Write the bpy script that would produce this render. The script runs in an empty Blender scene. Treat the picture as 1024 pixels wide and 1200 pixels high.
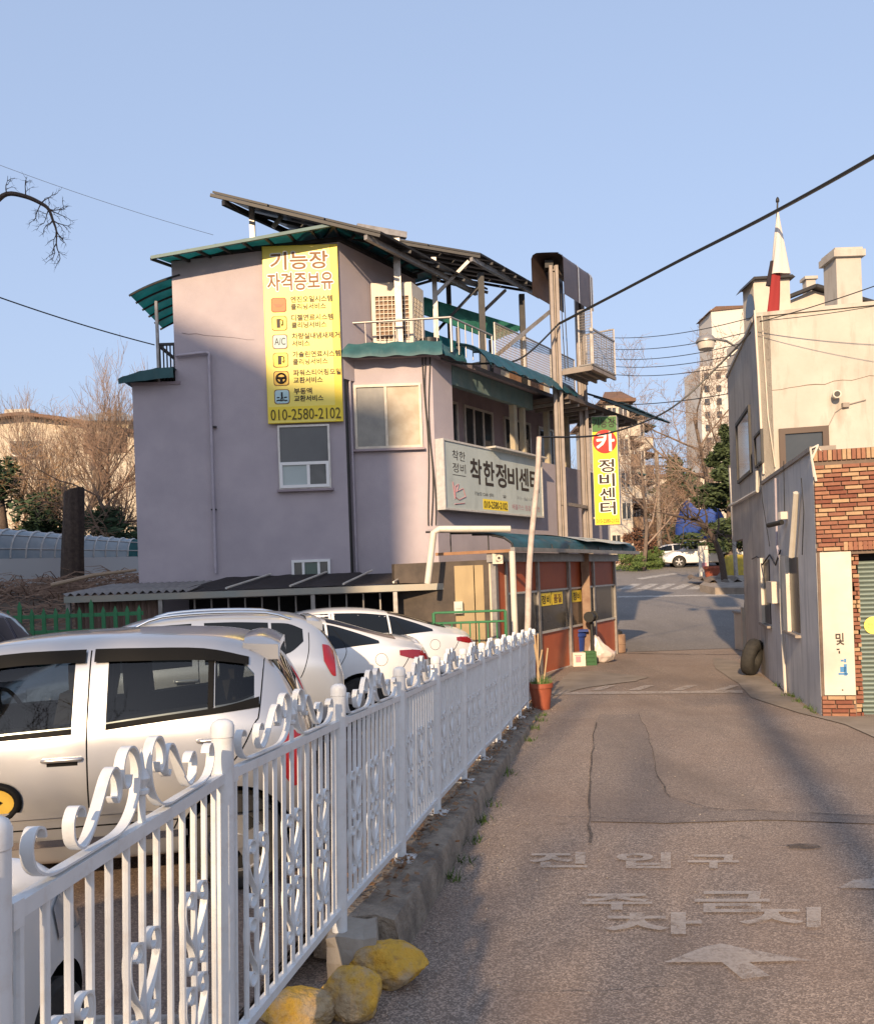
import bpy, bmesh, math, random
from mathutils import Vector, Matrix, noise
from mathutils.bvhtree import BVHTree
random.seed(7)
S = bpy.context.scene
C = S.collection
# ------------------------------------------------------------------ camera, sky, sun, exposure
F = 1000.0; CX = 512.0; HY = 676.0; ROLL = math.atan(0.036); CAMZ = 1.55
cam = bpy.data.cameras.new('camera'); cam.sensor_fit = 'HORIZONTAL'; cam.sensor_width = 36
cam.lens = F/1024*36; cam.shift_y = (HY-600)/1024; cam.clip_start = .05; cam.clip_end = 2500
camo = bpy.data.objects.new('camera', cam); C.objects.link(camo); camo.location = (0, 0, CAMZ)
camo.rotation_euler = (Matrix.Rotation(math.radians(90), 4, 'X') @ Matrix.Rotation(-ROLL, 4, 'Z')).to_euler()
S.camera = camo
SUN_AZ = math.radians(15); SUN_EL = math.radians(22)          # the sun stands behind the viewer, a little to the left
world = bpy.data.worlds.new('World'); S.world = world; world.use_nodes = True
wn = world.node_tree.nodes; wl = world.node_tree.links
sky = wn.new('ShaderNodeTexSky'); sky.sky_type = 'NISHITA'; sky.sun_disc = False
sky.sun_elevation = SUN_EL; sky.sun_rotation = math.pi + SUN_AZ; sky.altitude = 50
sky.air_density = 1.0; sky.dust_density = 5; sky.ozone_density = 3
bg = wn['Background']; bg.inputs['Strength'].default_value = .15
sgm = wn.new('ShaderNodeGamma'); sgm.inputs[1].default_value = .35; wl.new(sky.outputs[0], sgm.inputs[0])      # hazy spring sky: soft contrast
smx = wn.new('ShaderNodeMix'); smx.data_type = 'RGBA'; smx.blend_type = 'MULTIPLY'; smx.inputs[0].default_value = 1; wl.new(sgm.outputs[0], smx.inputs[6]); smx.inputs[7].default_value = (1.83, 2.0, 2.42, 1)
wl.new(smx.outputs[2], bg.inputs['Color'])
sun = bpy.data.lights.new('sun', 'SUN'); sun.energy = 4.6; sun.angle = math.radians(.9); sun.color = (1, .73, .46)
suno = bpy.data.objects.new('sun', sun); C.objects.link(suno)
TOSUN = Vector((-math.sin(SUN_AZ)*math.cos(SUN_EL), -math.cos(SUN_AZ)*math.cos(SUN_EL), math.sin(SUN_EL)))
suno.rotation_euler = TOSUN.to_track_quat('Z', 'Y').to_euler()
vs = S.view_settings; vs.view_transform = 'Standard'; vs.look = 'None'; vs.gamma = 1; vs.use_curve_mapping = False
vs.exposure = .68

# ------------------------------------------------------------------ helpers: picture point -> place
RC, RS = math.cos(ROLL), math.sin(ROLL)
def ray(x, y):
    u = (x-CX)/F; v = (HY-y)/F
    return Vector((u*RC+v*RS, 1, -u*RS+v*RC))
def P(x, y, Y):                                     # point of the sight line at distance Y
    d = ray(x, y)*Y; return Vector((d.x, Y, d.z+CAMZ))
def PW(x, y, o, d):                                 # sight line meets the upright plane through o along d
    r = ray(x, y); n = Vector((d[1], -d[0], 0)); o = Vector((o[0], o[1], 0))
    t = o.dot(n)/r.dot(n); return Vector((r.x*t, t, r.z*t+CAMZ))
def interp(t, T):
    if t <= T[0][0]: return T[0][1]
    for (a, b), (c, d) in zip(T, T[1:]):
        if t <= c: return b+(d-b)*(t-a)/(c-a)
    return T[-1][1]
PROFILE = [(-60, 1.2), (20, -.4), (24, -.43), (28, -.28), (52, 1.62), (58, 1.85), (75, 1.95), (2000, 2.0)]
def lane_h(Y): return interp(Y, PROFILE)
def lot_h(X, Y): return -.27
def PG(x, y, h=lane_h):                             # sight line meets the lane
    r = ray(x, y); t = .5
    while t < 400 and CAMZ+r.z*t > h(t): t += .1 if t < 70 else 2
    lo = t-.1
    for _ in range(12):
        m_ = (lo+t)/2
        if CAMZ+r.z*m_ > h(m_): lo = m_
        else: t = m_
    return Vector((r.x*t, t, h(t)))
# ------------------------------------------------------------------ helpers: materials
MATS = {}
def mat(name, col, rough=.75, metal=0, col2=None, scale=4, detail=5, contrast=(.35, .65), bump=0, bscale=60, streak=None, streak_scale=(2.2, 2.2, .12), streak_amt=.5,
        coat=0, spec=.5, trans=0, alpha=1, ior=1.45, bdist=.01, emit=None):
    if name in MATS: return MATS[name]
    m = bpy.data.materials.new(name); m.use_nodes = True; nt = m.node_tree; N = nt.nodes; L = nt.links
    b = N['Principled BSDF']
    b.inputs['Base Color'].default_value = (*col, 1); b.inputs['Roughness'].default_value = rough; b.inputs['Metallic'].default_value = metal
    b.inputs['Coat Weight'].default_value = coat; b.inputs['Coat Roughness'].default_value = .04; b.inputs['Specular IOR Level'].default_value = spec
    b.inputs['Transmission Weight'].default_value = trans; b.inputs['Alpha'].default_value = alpha; b.inputs['IOR'].default_value = ior
    geo = N.new('ShaderNodeNewGeometry')
    out = None
    def tex(sc, det, vec=None, rough_=.6):
        t = N.new('ShaderNodeTexNoise'); t.inputs['Scale'].default_value = sc; t.inputs['Detail'].default_value = det; t.inputs['Roughness'].default_value = rough_
        L.new(vec if vec else geo.outputs['Position'], t.inputs['Vector']); return t.outputs['Fac']
    def ramp(fac, lo, hi):
        r = N.new('ShaderNodeMapRange'); r.inputs['From Min'].default_value = lo; r.inputs['From Max'].default_value = hi; L.new(fac, r.inputs['Value']); return r.outputs[0]
    def mix(fac, a, bb):
        x = N.new('ShaderNodeMix'); x.data_type = 'RGBA'
        if isinstance(fac, float): x.inputs[0].default_value = fac
        else: L.new(fac, x.inputs[0])
        for s, val in ((x.inputs[6], a), (x.inputs[7], bb)):
            if isinstance(val, tuple): s.default_value = (*val, 1)
            else: L.new(val, s)
        return x.outputs[2]
    if col2: out = mix(ramp(tex(scale, detail), *contrast), col, col2)
    if streak:
        mp = N.new('ShaderNodeMapping'); mp.inputs['Scale'].default_value = streak_scale; L.new(geo.outputs['Position'], mp.inputs['Vector'])
        f = ramp(tex(3.2, 6, mp.outputs[0]), .52, .78)
        mu = N.new('ShaderNodeMath'); mu.operation = 'MULTIPLY'; mu.inputs[1].default_value = streak_amt; L.new(f, mu.inputs[0])
        out = mix(mu.outputs[0], out if out else col, streak)
    if out: L.new(out, b.inputs['Base Color'])
    if bump:
        bp = N.new('ShaderNodeBump'); bp.inputs['Strength'].default_value = bump; bp.inputs['Distance'].default_value = bdist
        L.new(tex(bscale, 4), bp.inputs['Height']); L.new(bp.outputs[0], b.inputs['Normal'])
    if emit: b.inputs['Emission Color'].default_value = (*emit[0], 1); b.inputs['Emission Strength'].default_value = emit[1]
    MATS[name] = m; m['ctx'] = 0
    return m
def srgb(r, g, b):
    f = lambda c: (c/255/12.92) if c <= 10 else ((c/255+.055)/1.055)**2.4
    return (f(r), f(g), f(b))
def asphalt(name, dark, light, tint, big=.35, grain=170):
    m = mat(name, dark, .9); nt = m.node_tree; N = nt.nodes; L = nt.links; b = N['Principled BSDF']; geo = N['Geometry']
    def noise_(sc, det, scale=None, ro=.6):
        v = geo.outputs['Position']
        if scale: mp = N.new('ShaderNodeMapping'); mp.inputs['Scale'].default_value = scale; L.new(v, mp.inputs['Vector']); v = mp.outputs[0]
        t = N.new('ShaderNodeTexNoise'); t.inputs['Scale'].default_value = sc; t.inputs['Detail'].default_value = det; t.inputs['Roughness'].default_value = ro; L.new(v, t.inputs['Vector']); return t.outputs['Fac']
    def rng(f, lo, hi, a=0., c=1.):
        r = N.new('ShaderNodeMapRange'); r.inputs['From Min'].default_value = lo; r.inputs['From Max'].default_value = hi; r.inputs['To Min'].default_value = a; r.inputs['To Max'].default_value = c; L.new(f, r.inputs['Value']); return r.outputs[0]
    def mix(f, a, c, mode='MIX'):
        x = N.new('ShaderNodeMix'); x.data_type = 'RGBA'; x.blend_type = mode
        if isinstance(f, float): x.inputs[0].default_value = f
        else: L.new(f, x.inputs[0])
        for s, val in ((x.inputs[6], a), (x.inputs[7], c)):
            if isinstance(val, tuple): s.default_value = (*val, 1)
            else: L.new(val, s)
        return x.outputs[2]
    vo = N.new('ShaderNodeTexVoronoi'); vo.inputs['Scale'].default_value = grain; L.new(geo.outputs['Position'], vo.inputs['Vector'])
    sp = N.new('ShaderNodeSeparateColor'); L.new(vo.outputs['Color'], sp.inputs[0])
    c = mix(rng(sp.outputs[0], .35, 1.0), dark, light)                         # stones in the binder
    c = mix(rng(noise_(grain*.35, 3), .5, .75, 0, .55), c, tuple(x*.55 for x in dark))
    c = mix(rng(noise_(.9, 6), .42, .68, 0, .55), c, tint)                      # large worn and stained areas
    c = mix(rng(noise_(1.6, 5, (.7, .13, 1)), .5, .72, 0, big), c, tuple(x*.75 for x in dark))   # tracks along the lane
    c = mix(rng(noise_(7, 5), .6, .75, 0, .4), c, tuple(x*.5 for x in dark))    # oil spots
    L.new(c, b.inputs['Base Color'])
    bp = N.new('ShaderNodeBump'); bp.inputs['Strength'].default_value = .5; bp.inputs['Distance'].default_value = .004; L.new(vo.outputs['Distance'], bp.inputs['Height']); L.new(bp.outputs[0], b.inputs['Normal'])
    return m
def worn(m, lo=.42, hi=.6, sc=9):                                                # paint that has come off in patches
    nt = m.node_tree; N = nt.nodes; L = nt.links; b = N['Principled BSDF']; t = N.new('ShaderNodeTexNoise'); t.inputs['Scale'].default_value = sc; t.inputs['Detail'].default_value = 8; t.inputs['Roughness'].default_value = .75
    L.new(N['Geometry'].outputs['Position'], t.inputs['Vector']); r = N.new('ShaderNodeMapRange'); r.inputs['From Min'].default_value = lo; r.inputs['From Max'].default_value = hi; r.inputs['To Min'].default_value = .66; r.inputs['To Max'].default_value = .08; L.new(t.outputs['Fac'], r.inputs['Value']); L.new(r.outputs[0], b.inputs['Alpha']); return m
# ------------------------------------------------------------------ helpers: meshes
class MB:
    def __init__(s): s.v = []; s.f = []; s.m = []; s.cur = 0
    def add(s, vs_, fs): 
        n = len(s.v); s.v += [tuple(p) for p in vs_]; s.f += [tuple(i+n for i in f) for f in fs]; s.m += [s.cur]*len(fs); return s
    def quad(s, *p): return s.add(p, [tuple(range(len(p)))])
    def obox(s, o, a, b, c):                       # corner o and three edge vectors
        o, a, b, c = Vector(o), Vector(a), Vector(b), Vector(c)
        if a.cross(b).dot(c) < 0: a, b = b, a
        p = [o, o+a, o+a+b, o+b, o+c, o+a+c, o+a+b+c, o+b+c]
        return s.add(p, [(0, 3, 2, 1), (4, 5, 6, 7), (0, 1, 5, 4), (1, 2, 6, 5), (2, 3, 7, 6), (3, 0, 4, 7)])
    def box(s, c, d, rz=0):
        a = Vector((math.cos(rz), math.sin(rz), 0))*d[0]; b = Vector((-math.sin(rz), math.cos(rz), 0))*d[1]; u = Vector((0, 0, d[2]))
        return s.obox(Vector(c)-a/2-b/2-u/2, a, b, u)
    def bar(s, p, q, w, h=None, up=(0, 0, 1)):     # square bar from p to q
        p, q = Vector(p), Vector(q); h = h or w; d = q-p; up = Vector(up)
        if abs(d.normalized().dot(up)) > .98: up = Vector((0, 1, 0))
        a = d.cross(up).normalized()*w; b = a.cross(d).normalized()*h
        return s.obox(p-a/2-b/2, a, b, d)
    def tube(s, pts, r, n=8, cap=True):
        pts = [Vector(p) for p in pts]; k = len(pts); rs = r if isinstance(r, (list, tuple)) else [r]*k
        ring = []; prev = None
        for i in range(k):
            d = (pts[min(i+1, k-1)]-pts[max(i-1, 0)]).normalized()
            a = prev if prev else (Vector((0, 0, 1)) if abs(d.z) < .9 else Vector((1, 0, 0)))
            a = (a-d*a.dot(d)); a = a.normalized() if a.length > 1e-6 else d.orthogonal().normalized(); b = d.cross(a); prev = a
            ring.append([pts[i]+(a*math.cos(t)+b*math.sin(t))*rs[i] for t in [2*math.pi*j/n for j in range(n)]])
        vv = [p for rr in ring for p in rr]; ff = []
        for i in range(k-1):
            for j in range(n):
                ff.append((i*n+j, i*n+(j+1) % n, (i+1)*n+(j+1) % n, (i+1)*n+j))
        if cap: ff += [tuple(range(n))[::-1], tuple(range((k-1)*n, k*n))]
        return s.add(vv, ff)
    def prism(s, poly, vec):                       # planar polygon pushed along vec
        poly = [Vector(p) for p in poly]; vec = Vector(vec); n = len(poly)
        nn = Vector((0, 0, 0))
        for i in range(n): nn += poly[i].cross(poly[(i+1) % n])
        if nn.dot(vec) > 0: poly = poly[::-1]
        p = poly+[q+vec for q in poly]
        return s.add(p, [tuple(range(n)), tuple(range(n, 2*n))[::-1]]+[(i, i+n, (i+1) % n+n, (i+1) % n) for i in range(n)])
    def grid(s, fn, nu, nv):
        vv = [fn(i/nu, j/nv) for j in range(nv+1) for i in range(nu+1)]
        return s.add(vv, [(j*(nu+1)+i, j*(nu+1)+i+1, (j+1)*(nu+1)+i+1, (j+1)*(nu+1)+i) for j in range(nv) for i in range(nu)])
    def lathe(s, c, prof, n=16, axis=None):        # profile of (radius, height) turned about an upright axis at c
        c = Vector(c); vv = []; k = len(prof)
        for r, z in prof:
            for j in range(n):
                t = 2*math.pi*j/n; vv.append(c+Vector((r*math.cos(t), r*math.sin(t), z)))
        ff = [(i*n+j, i*n+(j+1) % n, (i+1)*n+(j+1) % n, (i+1)*n+j) for i in range(k-1) for j in range(n)]
        ff += [tuple(range(n))[::-1], tuple(range((k-1)*n, k*n))]
        return s.add(vv, ff)
    def mesh(s, name, mats, smooth=None, origin=None):
        me = bpy.data.meshes.new(name); me.from_pydata([tuple(Vector(p)-origin) for p in s.v] if origin else s.v, [], s.f)
        for m in (mats if isinstance(mats, (list, tuple)) else [mats]): me.materials.append(m)
        if any(s.m): me.polygons.foreach_set('material_index', s.m)
        if smooth: me.polygons.foreach_set('use_smooth', [True]*len(s.f)); me.set_sharp_from_angle(angle=math.radians(smooth))
        me.update(); return me
WL = {}
def thing(name, label, cat, loc=(0, 0, 0), group=None, rz=0, local=False):
    o = bpy.data.objects.new(name, None); o.empty_display_size = .2; C.objects.link(o); o.location = loc; o.rotation_euler.z = rz
    if label: o['label'] = label; o['category'] = cat
    if group: o['group'] = group
    WL[o.name] = Vector((0, 0, 0)) if local else Vector(loc)
    return o
def obj(name, mb, mats, parent=None, smooth=None, label=None, cat=None, group=None, kind=None):
    if parent and parent.name in LOCAL: org = Vector((0, 0, 0)); loc = org
    else:
        xs = [p[0] for p in mb.v]; ys = [p[1] for p in mb.v]; zs = [p[2] for p in mb.v]
        org = Vector(((min(xs)+max(xs))/2, (min(ys)+max(ys))/2, min(zs))); loc = org-(WL[parent.name] if parent else Vector((0, 0, 0)))
    me = mb.mesh(name, mats, smooth, org if org.length else None)
    return link(name, me, loc, parent, label, cat, group, kind, org)
LOCAL = set()
def link(name, me, loc, parent=None, label=None, cat=None, group=None, kind=None, org=None, rz=0):
    o = bpy.data.objects.new(name, me); C.objects.link(o); o.parent = parent; o.location = loc; o.rotation_euler.z = rz
    if parent and parent.name in LOCAL: LOCAL.add(o.name)
    WL[o.name] = Vector(org) if org is not None else Vector((0, 0, 0))
    if label: o['label'] = label
    if cat: o['category'] = cat
    if group: o['group'] = group
    if kind: o['kind'] = kind
    return o
def local_thing(name, label, cat, loc, rz=0, group=None):
    o = thing(name, label, cat, loc, group, rz, True); LOCAL.add(o.name); return o
def copy_thing(root, loc, rz, label, group=None, parent=None):
    r = root.copy(); C.objects.link(r); r.location = loc; r.rotation_euler.z = rz; r['label'] = label
    if group: r['group'] = group
    for ch in [c for c in bpy.data.objects if c.parent == root]:
        c = ch.copy(); C.objects.link(c); c.parent = r
        for g in [x for x in bpy.data.objects if x.parent == ch]:
            d = g.copy(); C.objects.link(d); d.parent = c
    return r
FONTC = {}
TMP = bpy.data.scenes.new('scratch'); TC = TMP.collection
def ev(ob):
    with bpy.context.temp_override(scene=TMP, view_layer=TMP.view_layers[0]):
        dg = bpy.context.evaluated_depsgraph_get(); dg.update(); return bpy.data.meshes.new_from_object(ob.evaluated_get(dg))
def glyphs(s, bold=0):
    k = (s, bold)
    if k in FONTC: return FONTC[k]
    t = bpy.data.curves.new('t', 'FONT'); t.body = s; t.offset = bold; t.resolution_u = 3
    ob = bpy.data.objects.new('t', t); TC.objects.link(ob)
    me = ev(ob)
    vv = [tuple(v.co) for v in me.vertices]; ff = [tuple(p.vertices) for p in me.polygons]
    bpy.data.objects.remove(ob); bpy.data.curves.remove(t); bpy.data.meshes.remove(me)
    FONTC[k] = (vv, ff); return FONTC[k]
def text(s, mb, o, ux, uy, nrm, bold=0, grow=0, thick=.004):    # fits the writing into the box o, o+ux, o+uy, raised along nrm
    vv, ff = glyphs(s); base = vv
    x0 = min(p[0] for p in base); x1 = max(p[0] for p in base); y0 = min(p[1] for p in base); y1 = max(p[1] for p in base)
    o, ux, uy, nrm = Vector(o), Vector(ux), Vector(uy), Vector(nrm)
    ring = [(0, 0)]
    if bold > 0: ring += [(bold*math.cos(k*math.pi/4), bold*math.sin(k*math.pi/4)) for k in range(8)]
    for i, (dx, dy) in enumerate(ring):               # a heavier stroke: the glyph laid several times, each a hair above the last
        mb.add([o+ux*((p[0]+dx-x0)/(x1-x0))+uy*((p[1]+dy-y0)/(y1-y0))+nrm*(thick+.0002*i) for p in vv], ff)
    return mb
def catmull(pts, k=6):
    pts = [Vector(p) for p in pts]; out = []
    for i in range(len(pts)-1):
        a, b, c, d = pts[max(i-1, 0)], pts[i], pts[i+1], pts[min(i+2, len(pts)-1)]
        for j in range(k):
            t = j/k
            out.append(.5*((2*b)+(c-a)*t+(2*a-5*b+4*c-d)*t*t+(3*b-a-3*c+d)*t**3))
    return out+[pts[-1]]
# ------------------------------------------------------------------ the setting: ground, lane, lot, roads, kerb
POSTS = [(-.74, .15), (-.70, 1.25)]
for px, py, Y in [(262, 1237, 2.37), (398, 1087, 3.47), (469, 1005, 4.45), (511, 948, 5.45), (543, 919, 6.43), (565, 890, 7.38), (584, 870, 8.3), (597, 851, 9.2), (608, 836, 10.1), (617, 825, 11.0), (625, 816, 11.9)]:
    p = P(px, py, Y); POSTS.append((p.x, Y))
def fence_x(Y):
    if Y < .15: return -.74+(Y-.15)*.06
    if Y > 11.9: return POSTS[-1][0]+(Y-11.9)*.205
    return interp(Y, [(b, a) for a, b in POSTS])
def post_z(Y): return .27-.042*Y
def right_wall_x(Y): return 4.32+.235*(Y-9.7)
def smooth(a, b, t):
    t = max(0, min(1, (t-a)/(b-a))); return t*t*(3-2*t)
def ground_h(X, Y):
    h = lane_h(Y)
    k = smooth(fence_x(Y)+.05, fence_x(Y)-.25, X)*(1-smooth(17, 21, Y))*(1-smooth(-22, -30, X))
    h = h*(1-k)+(-.27)*k
    return h
def axis(a, b, n): return [a+(b-a)*i/n for i in range(n+1)]
gx = [-900, -300, -100, -50, -30, -22]+axis(-18, -6, 6)+axis(-5, 6, 22)+[8, 11, 16, 24, 40, 80, 200, 500, 900]
gy = [-300, -60]+axis(-30, -4, 7)+axis(-2, 24, 26)+[26, 28, 32, 36, 40, 46, 52, 58, 66, 75, 120, 300, 1500]
mb = MB(); n = len(gx)
mb.add([(x, y, ground_h(x, y)-.07) for y in gy for x in gx], [(j*n+i, j*n+i+1, (j+1)*n+i+1, (j+1)*n+i) for j in range(len(gy)-1) for i in range(n-1)])
m_dirt = mat('packed_earth', (.17, .13, .095), .95, col2=(.1, .078, .06), scale=1.5, bump=.4, bscale=40, streak=(.23, .19, .15), streak_scale=(.5, .5, .5))
m_asph = asphalt('lane_asphalt', (.18, .14, .112), (.465, .365, .29), (.2, .14, .105), .6, 150)
m_asph2 = asphalt('road_asphalt', (.15, .137, .125), (.30, .27, .245), (.17, .155, .14), .4, 60)
m_lot = asphalt('lot_asphalt', (.13, .095, .075), (.34, .255, .2), (.17, .115, .085), .5, 140)
m_patch = asphalt('asphalt_patch', (.145, .117, .1), (.38, .305, .25), (.165, .125, .1), .4, 170)
m_tar = worn(mat('tar_seam', (.06, .048, .04), .85, col2=(.1, .08, .065), scale=30), .45, .75, 14)
m_conc = mat('concrete', (.33, .29, .25), .9, col2=(.25, .215, .185), scale=3, bump=.4, bscale=70, bdist=.006, streak=(.16, .14, .12), streak_scale=(1, 1, .6))
m_apron = mat('apron_concrete', (.28, .235, .19), .9, col2=(.2, .165, .13), scale=2.2, bump=.3, bscale=60, streak=(.12, .1, .08), streak_scale=(.7, .7, .7))
m_mark = worn(mat('worn_white_paint', (.50, .435, .375), .8, col2=(.40, .34, .29), scale=55, detail=4, contrast=(.45, .62)), .5, .66)
m_mark2 = worn(mat('road_white_paint', (.58, .55, .5), .8, col2=(.45, .42, .38), scale=14, contrast=(.5, .75)), .45, .7, 3)
obj('ground', mb, m_dirt, kind='structure')
# the lane: left edge under the kerb, right edge at the walls
def lane_right(Y): return 9.5 if Y < 9.6 else right_wall_x(Y)+.6
ys = axis(-14, 20.2, 60); mb = MB()
mb.grid(lambda u, v: (lambda Y: ((fence_x(Y)-.22)+(lane_right(Y)-fence_x(Y)+.22)*u, Y, lane_h(Y)))(-14+34.25*v), 24, 70)
obj('lane', mb, m_asph, kind='structure')
mb = MB(); mb.grid(lambda u, v: (-16+(fence_x(-8+26*v)-.3+16)*u, -8+26*v, -.27+.0), 20, 26)
obj('parking_lot_ground', mb, m_lot, kind='structure')
mb = MB(); mb.grid(lambda u, v: (-25+75*u, 20.3+40*v, lane_h(20.3+40*v)+.002), 10, 60)
obj('road', mb, m_asph2, kind='structure')
def sheet(name, pix, m, lift=.008, h=lane_h, parent=None, jig=0):
    mb = MB(); pts = [PG(x, y, h) for x, y in pix]
    bm = bmesh.new(); vs_ = [bm.verts.new((p.x, p.y, p.z)) for p in pts]; bm.faces.new(vs_)
    for Yc in range(-4, 70, 1):                       # cut so the sheet follows the slope
        bmesh.ops.bisect_plane(bm, geom=bm.verts[:]+bm.edges[:]+bm.faces[:], plane_co=(0, Yc, 0), plane_no=(0, 1, 0))
    for v in bm.verts: v.co.z = h(v.co.y)+lift
    bm.verts.index_update()
    mb.add([v.co[:] for v in bm.verts], [tuple(v.index for v in f.verts) for f in bm.faces]); bm.free()
    for k, f in enumerate(mb.f):                      # faces look up
        a, b, c = [Vector(mb.v[i]) for i in f[:3]]
        if (b-a).cross(c-a).z < 0: mb.f[k] = f[::-1]
    return obj(name, mb, m, kind='structure', parent=parent)
def wiggle(pts, amp=2.0, k=5, seed=1):
    r = random.Random(seed); out = []
    for (a, b), (c, d) in zip(pts, pts[1:]):
        for j in range(k): t = j/k; out.append((a+(c-a)*t+(r.uniform(-amp, amp) if j else 0), b+(d-b)*t+(r.uniform(-amp, amp)*.4 if j else 0)))
    return out+[pts[-1]]
def seam(pts, w=.02, seed=1, amp=2.0, name='tar_seam'):
    pts = wiggle(pts, amp, 5, seed); P3 = [PG(*p) for p in pts]; mb = MB(); r = random.Random(seed)
    for a, b in zip(P3, P3[1:]):
        d = (b-a); d.z = 0; d.normalize(); s = Vector((-d.y, d.x, 0))*w*r.uniform(.12, .5)
        up = lambda p: (p.x, p.y, lane_h(p.y)+.013)
        mb.quad(up(a-s), up(b-s), up(b+s), up(a+s))
    obj(name, mb, m_tar, kind='structure')
sheet('asphalt_patch', wiggle([(692, 984), (689, 948), (691, 902), (696, 850), (703, 838), (748, 838), (760, 862), (768, 905), (780, 933), (815, 948), (900, 953), (1060, 957), (1060, 968), (905, 962), (780, 966), (692, 964)], 1.2, 3, 4), m_patch, .006)
seam([(691, 990), (690, 940), (693, 885), (699, 848)], .022, 2)
seam([(768, 905), (785, 936), (830, 949), (920, 954), (1060, 960)], .02, 3)
seam([(640, 958), (690, 959), (780, 966), (905, 962)], .009, 5)
seam([(640, 850), (748, 837), (760, 862), (768, 905)], .008, 6)
seam([(900, 1095), (960, 1098), (1060, 1112)], .008, 7)
seam([(905, 993), (960, 992), (1060, 986)], .008, 8)
seam([(600, 1166), (700, 1166), (780, 1160)], .006, 9)
sheet('dark_stain', wiggle([(921, 992), (935, 990), (958, 992), (962, 995), (945, 997), (925, 996), (921, 992)], 1.5, 2, 3)[:-1], m_tar, .009)
# seam where the lane meets the road
seam([(722, 766), (790, 767), (880, 768)], .16, 11, 1)
# concrete apron along the right wall
sheet('concrete_apron', wiggle([(958, 840), (930, 820), (895, 796), (862, 775), (836, 771), (838, 784), (866, 802), (880, 818), (935, 836), (990, 850), (1100, 900), (1100, 842), (958, 840)], 1.0, 3, 8)[:-1], m_apron, .010)
sheet('concrete_apron', wiggle([(655, 800), (640, 812), (650, 816), (690, 806), (745, 799), (760, 794), (700, 787), (668, 788)], 1, 3, 9), m_apron, .010)
# faded writing, arrow and lines on the lane
def road_text(s, x0, y0, x1, y1, bold=.03):
    vv, ff = glyphs(s, bold); a = min(p[0] for p in vv); b = max(p[0] for p in vv); c = min(p[1] for p in vv); d = max(p[1] for p in vv)
    mb = MB(); pts = [PG(x0+(x1-x0)*(p[0]-a)/(b-a), y1+(y0-y1)*(p[1]-c)/(d-c)) for p in vv]
    mb.add([(p.x, p.y, lane_h(p.y)+.011) for p in pts], ff); return obj('lane_lettering', mb, m_mark, kind='structure')
road_text('진', 620, 1001, 688, 1019); road_text('입', 722, 1001, 786, 1020); road_text('구', 806, 1004, 866, 1020)
road_text('주', 682, 1050, 764, 1069); road_text('차', 708, 1072, 822, 1098); road_text('금', 814, 1047, 902, 1072); road_text('지', 866, 1066, 962, 1090)
def road_shape(pix, m, name='lane_marking', lift=.011):
    mb = MB(); pts = [PG(*p) for p in pix]; mb.add([(p.x, p.y, lane_h(p.y)+lift) for p in pts], [tuple(range(len(pts)))])
    a, b, c = [Vector(mb.v[i]) for i in mb.f[0][:3]]
    if (b-a).cross(c-a).z < 0: mb.f[0] = mb.f[0][::-1]
    return obj(name, mb, m, kind='structure')
road_shape([(778, 1131), (825, 1113), (845, 1109), (868, 1114), (950, 1129), (878, 1131), (902, 1147), (870, 1151), (846, 1131)], m_mark)
road_shape([(983, 1043), (1000, 1034), (1040, 1030), (1080, 1046), (1030, 1044)], m_mark)
road_shape([(655, 812), (870, 810), (870, 813), (655, 815)], m_mark)
for a in (690, 735, 785, 835):
    road_shape([(a, 810), (a+20, 804), (a+32, 804), (a+14, 810)], m_mark)
# paint on the road beyond
for i in range(6):
    a = 728+i*20; road_shape([(a-4, 691), (a+9, 691), (a+24, 684.5), (a+13, 684.5)], m_mark2, 'crosswalk_stripe', .012)
road_shape([(700, 699.5), (872, 696.5), (872, 698), (700, 701.2)], m_mark2, 'road_line', .012)
road_shape([(745, 678), (790, 671.5), (796, 672.5), (752, 679.5)], m_mark2, 'road_line', .012)
road_shape([(773, 660.5), (790, 656.5), (792, 657), (776, 661.5)], m_mark2, 'road_line', .012)
# white bay lines of the parking lot
for Y in (3.55, 6.95, 9.6, 12.2):
    mb = MB(); mb.quad((-7, Y+.25, -.262), (fence_x(Y)-.5, Y-.05, -.262), (fence_x(Y)-.5, Y+.05, -.262), (-7, Y+.35, -.262))
    obj('bay_line', mb, m_mark2, kind='structure')
# kerb wall under the fence
m_kerb = mat('kerb_stone', (.32, .265, .205), .95, col2=(.2, .165, .13), scale=7, contrast=(.4, .62), bump=1, bscale=38, bdist=.025, streak=(.11, .09, .075), streak_scale=(2.2, 2.2, 1.2), streak_amt=.8)
mb = MB()
K = [(-.16, -.16), (-.15, -.01), (-.08, .0), (.1, .0), (.185, -.012), (.2, -.06), (.205, -.14), (.21, -.36)]
ky = axis(3.62, 12.15, 260)
def kpt(Y, k):
    dx, dz = K[k]; n1 = noise.noise((dx*9, Y*2.3, dz*9)); n2 = noise.noise((dx*22+5, Y*6, dz*22)); q = .006*n1+.007*n2+.006*noise.noise((dx*60, Y*19, dz*60))
    z = post_z(Y)+dz
    if k in (4, 5): dx -= .025*max(0, noise.noise((Y*1.7, 3, 1)))
    if k == 7: z = lane_h(Y)-.05
    return (fence_x(Y)+dx+q, Y+(.05*noise.noise((dx*12, dz*12, 4)) if Y < 3.63 else 0), z+q*.7)
mb.add([kpt(Y, k) for Y in ky for k in range(8)], [(j*8+k, (j+1)*8+k, (j+1)*8+k+1, j*8+k+1) for j in range(260) for k in range(7)]+[tuple(range(8)), tuple(range(260*8, 261*8))[::-1]])
obj('kerb_wall', mb, m_kerb, kind='structure', smooth=50)
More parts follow.
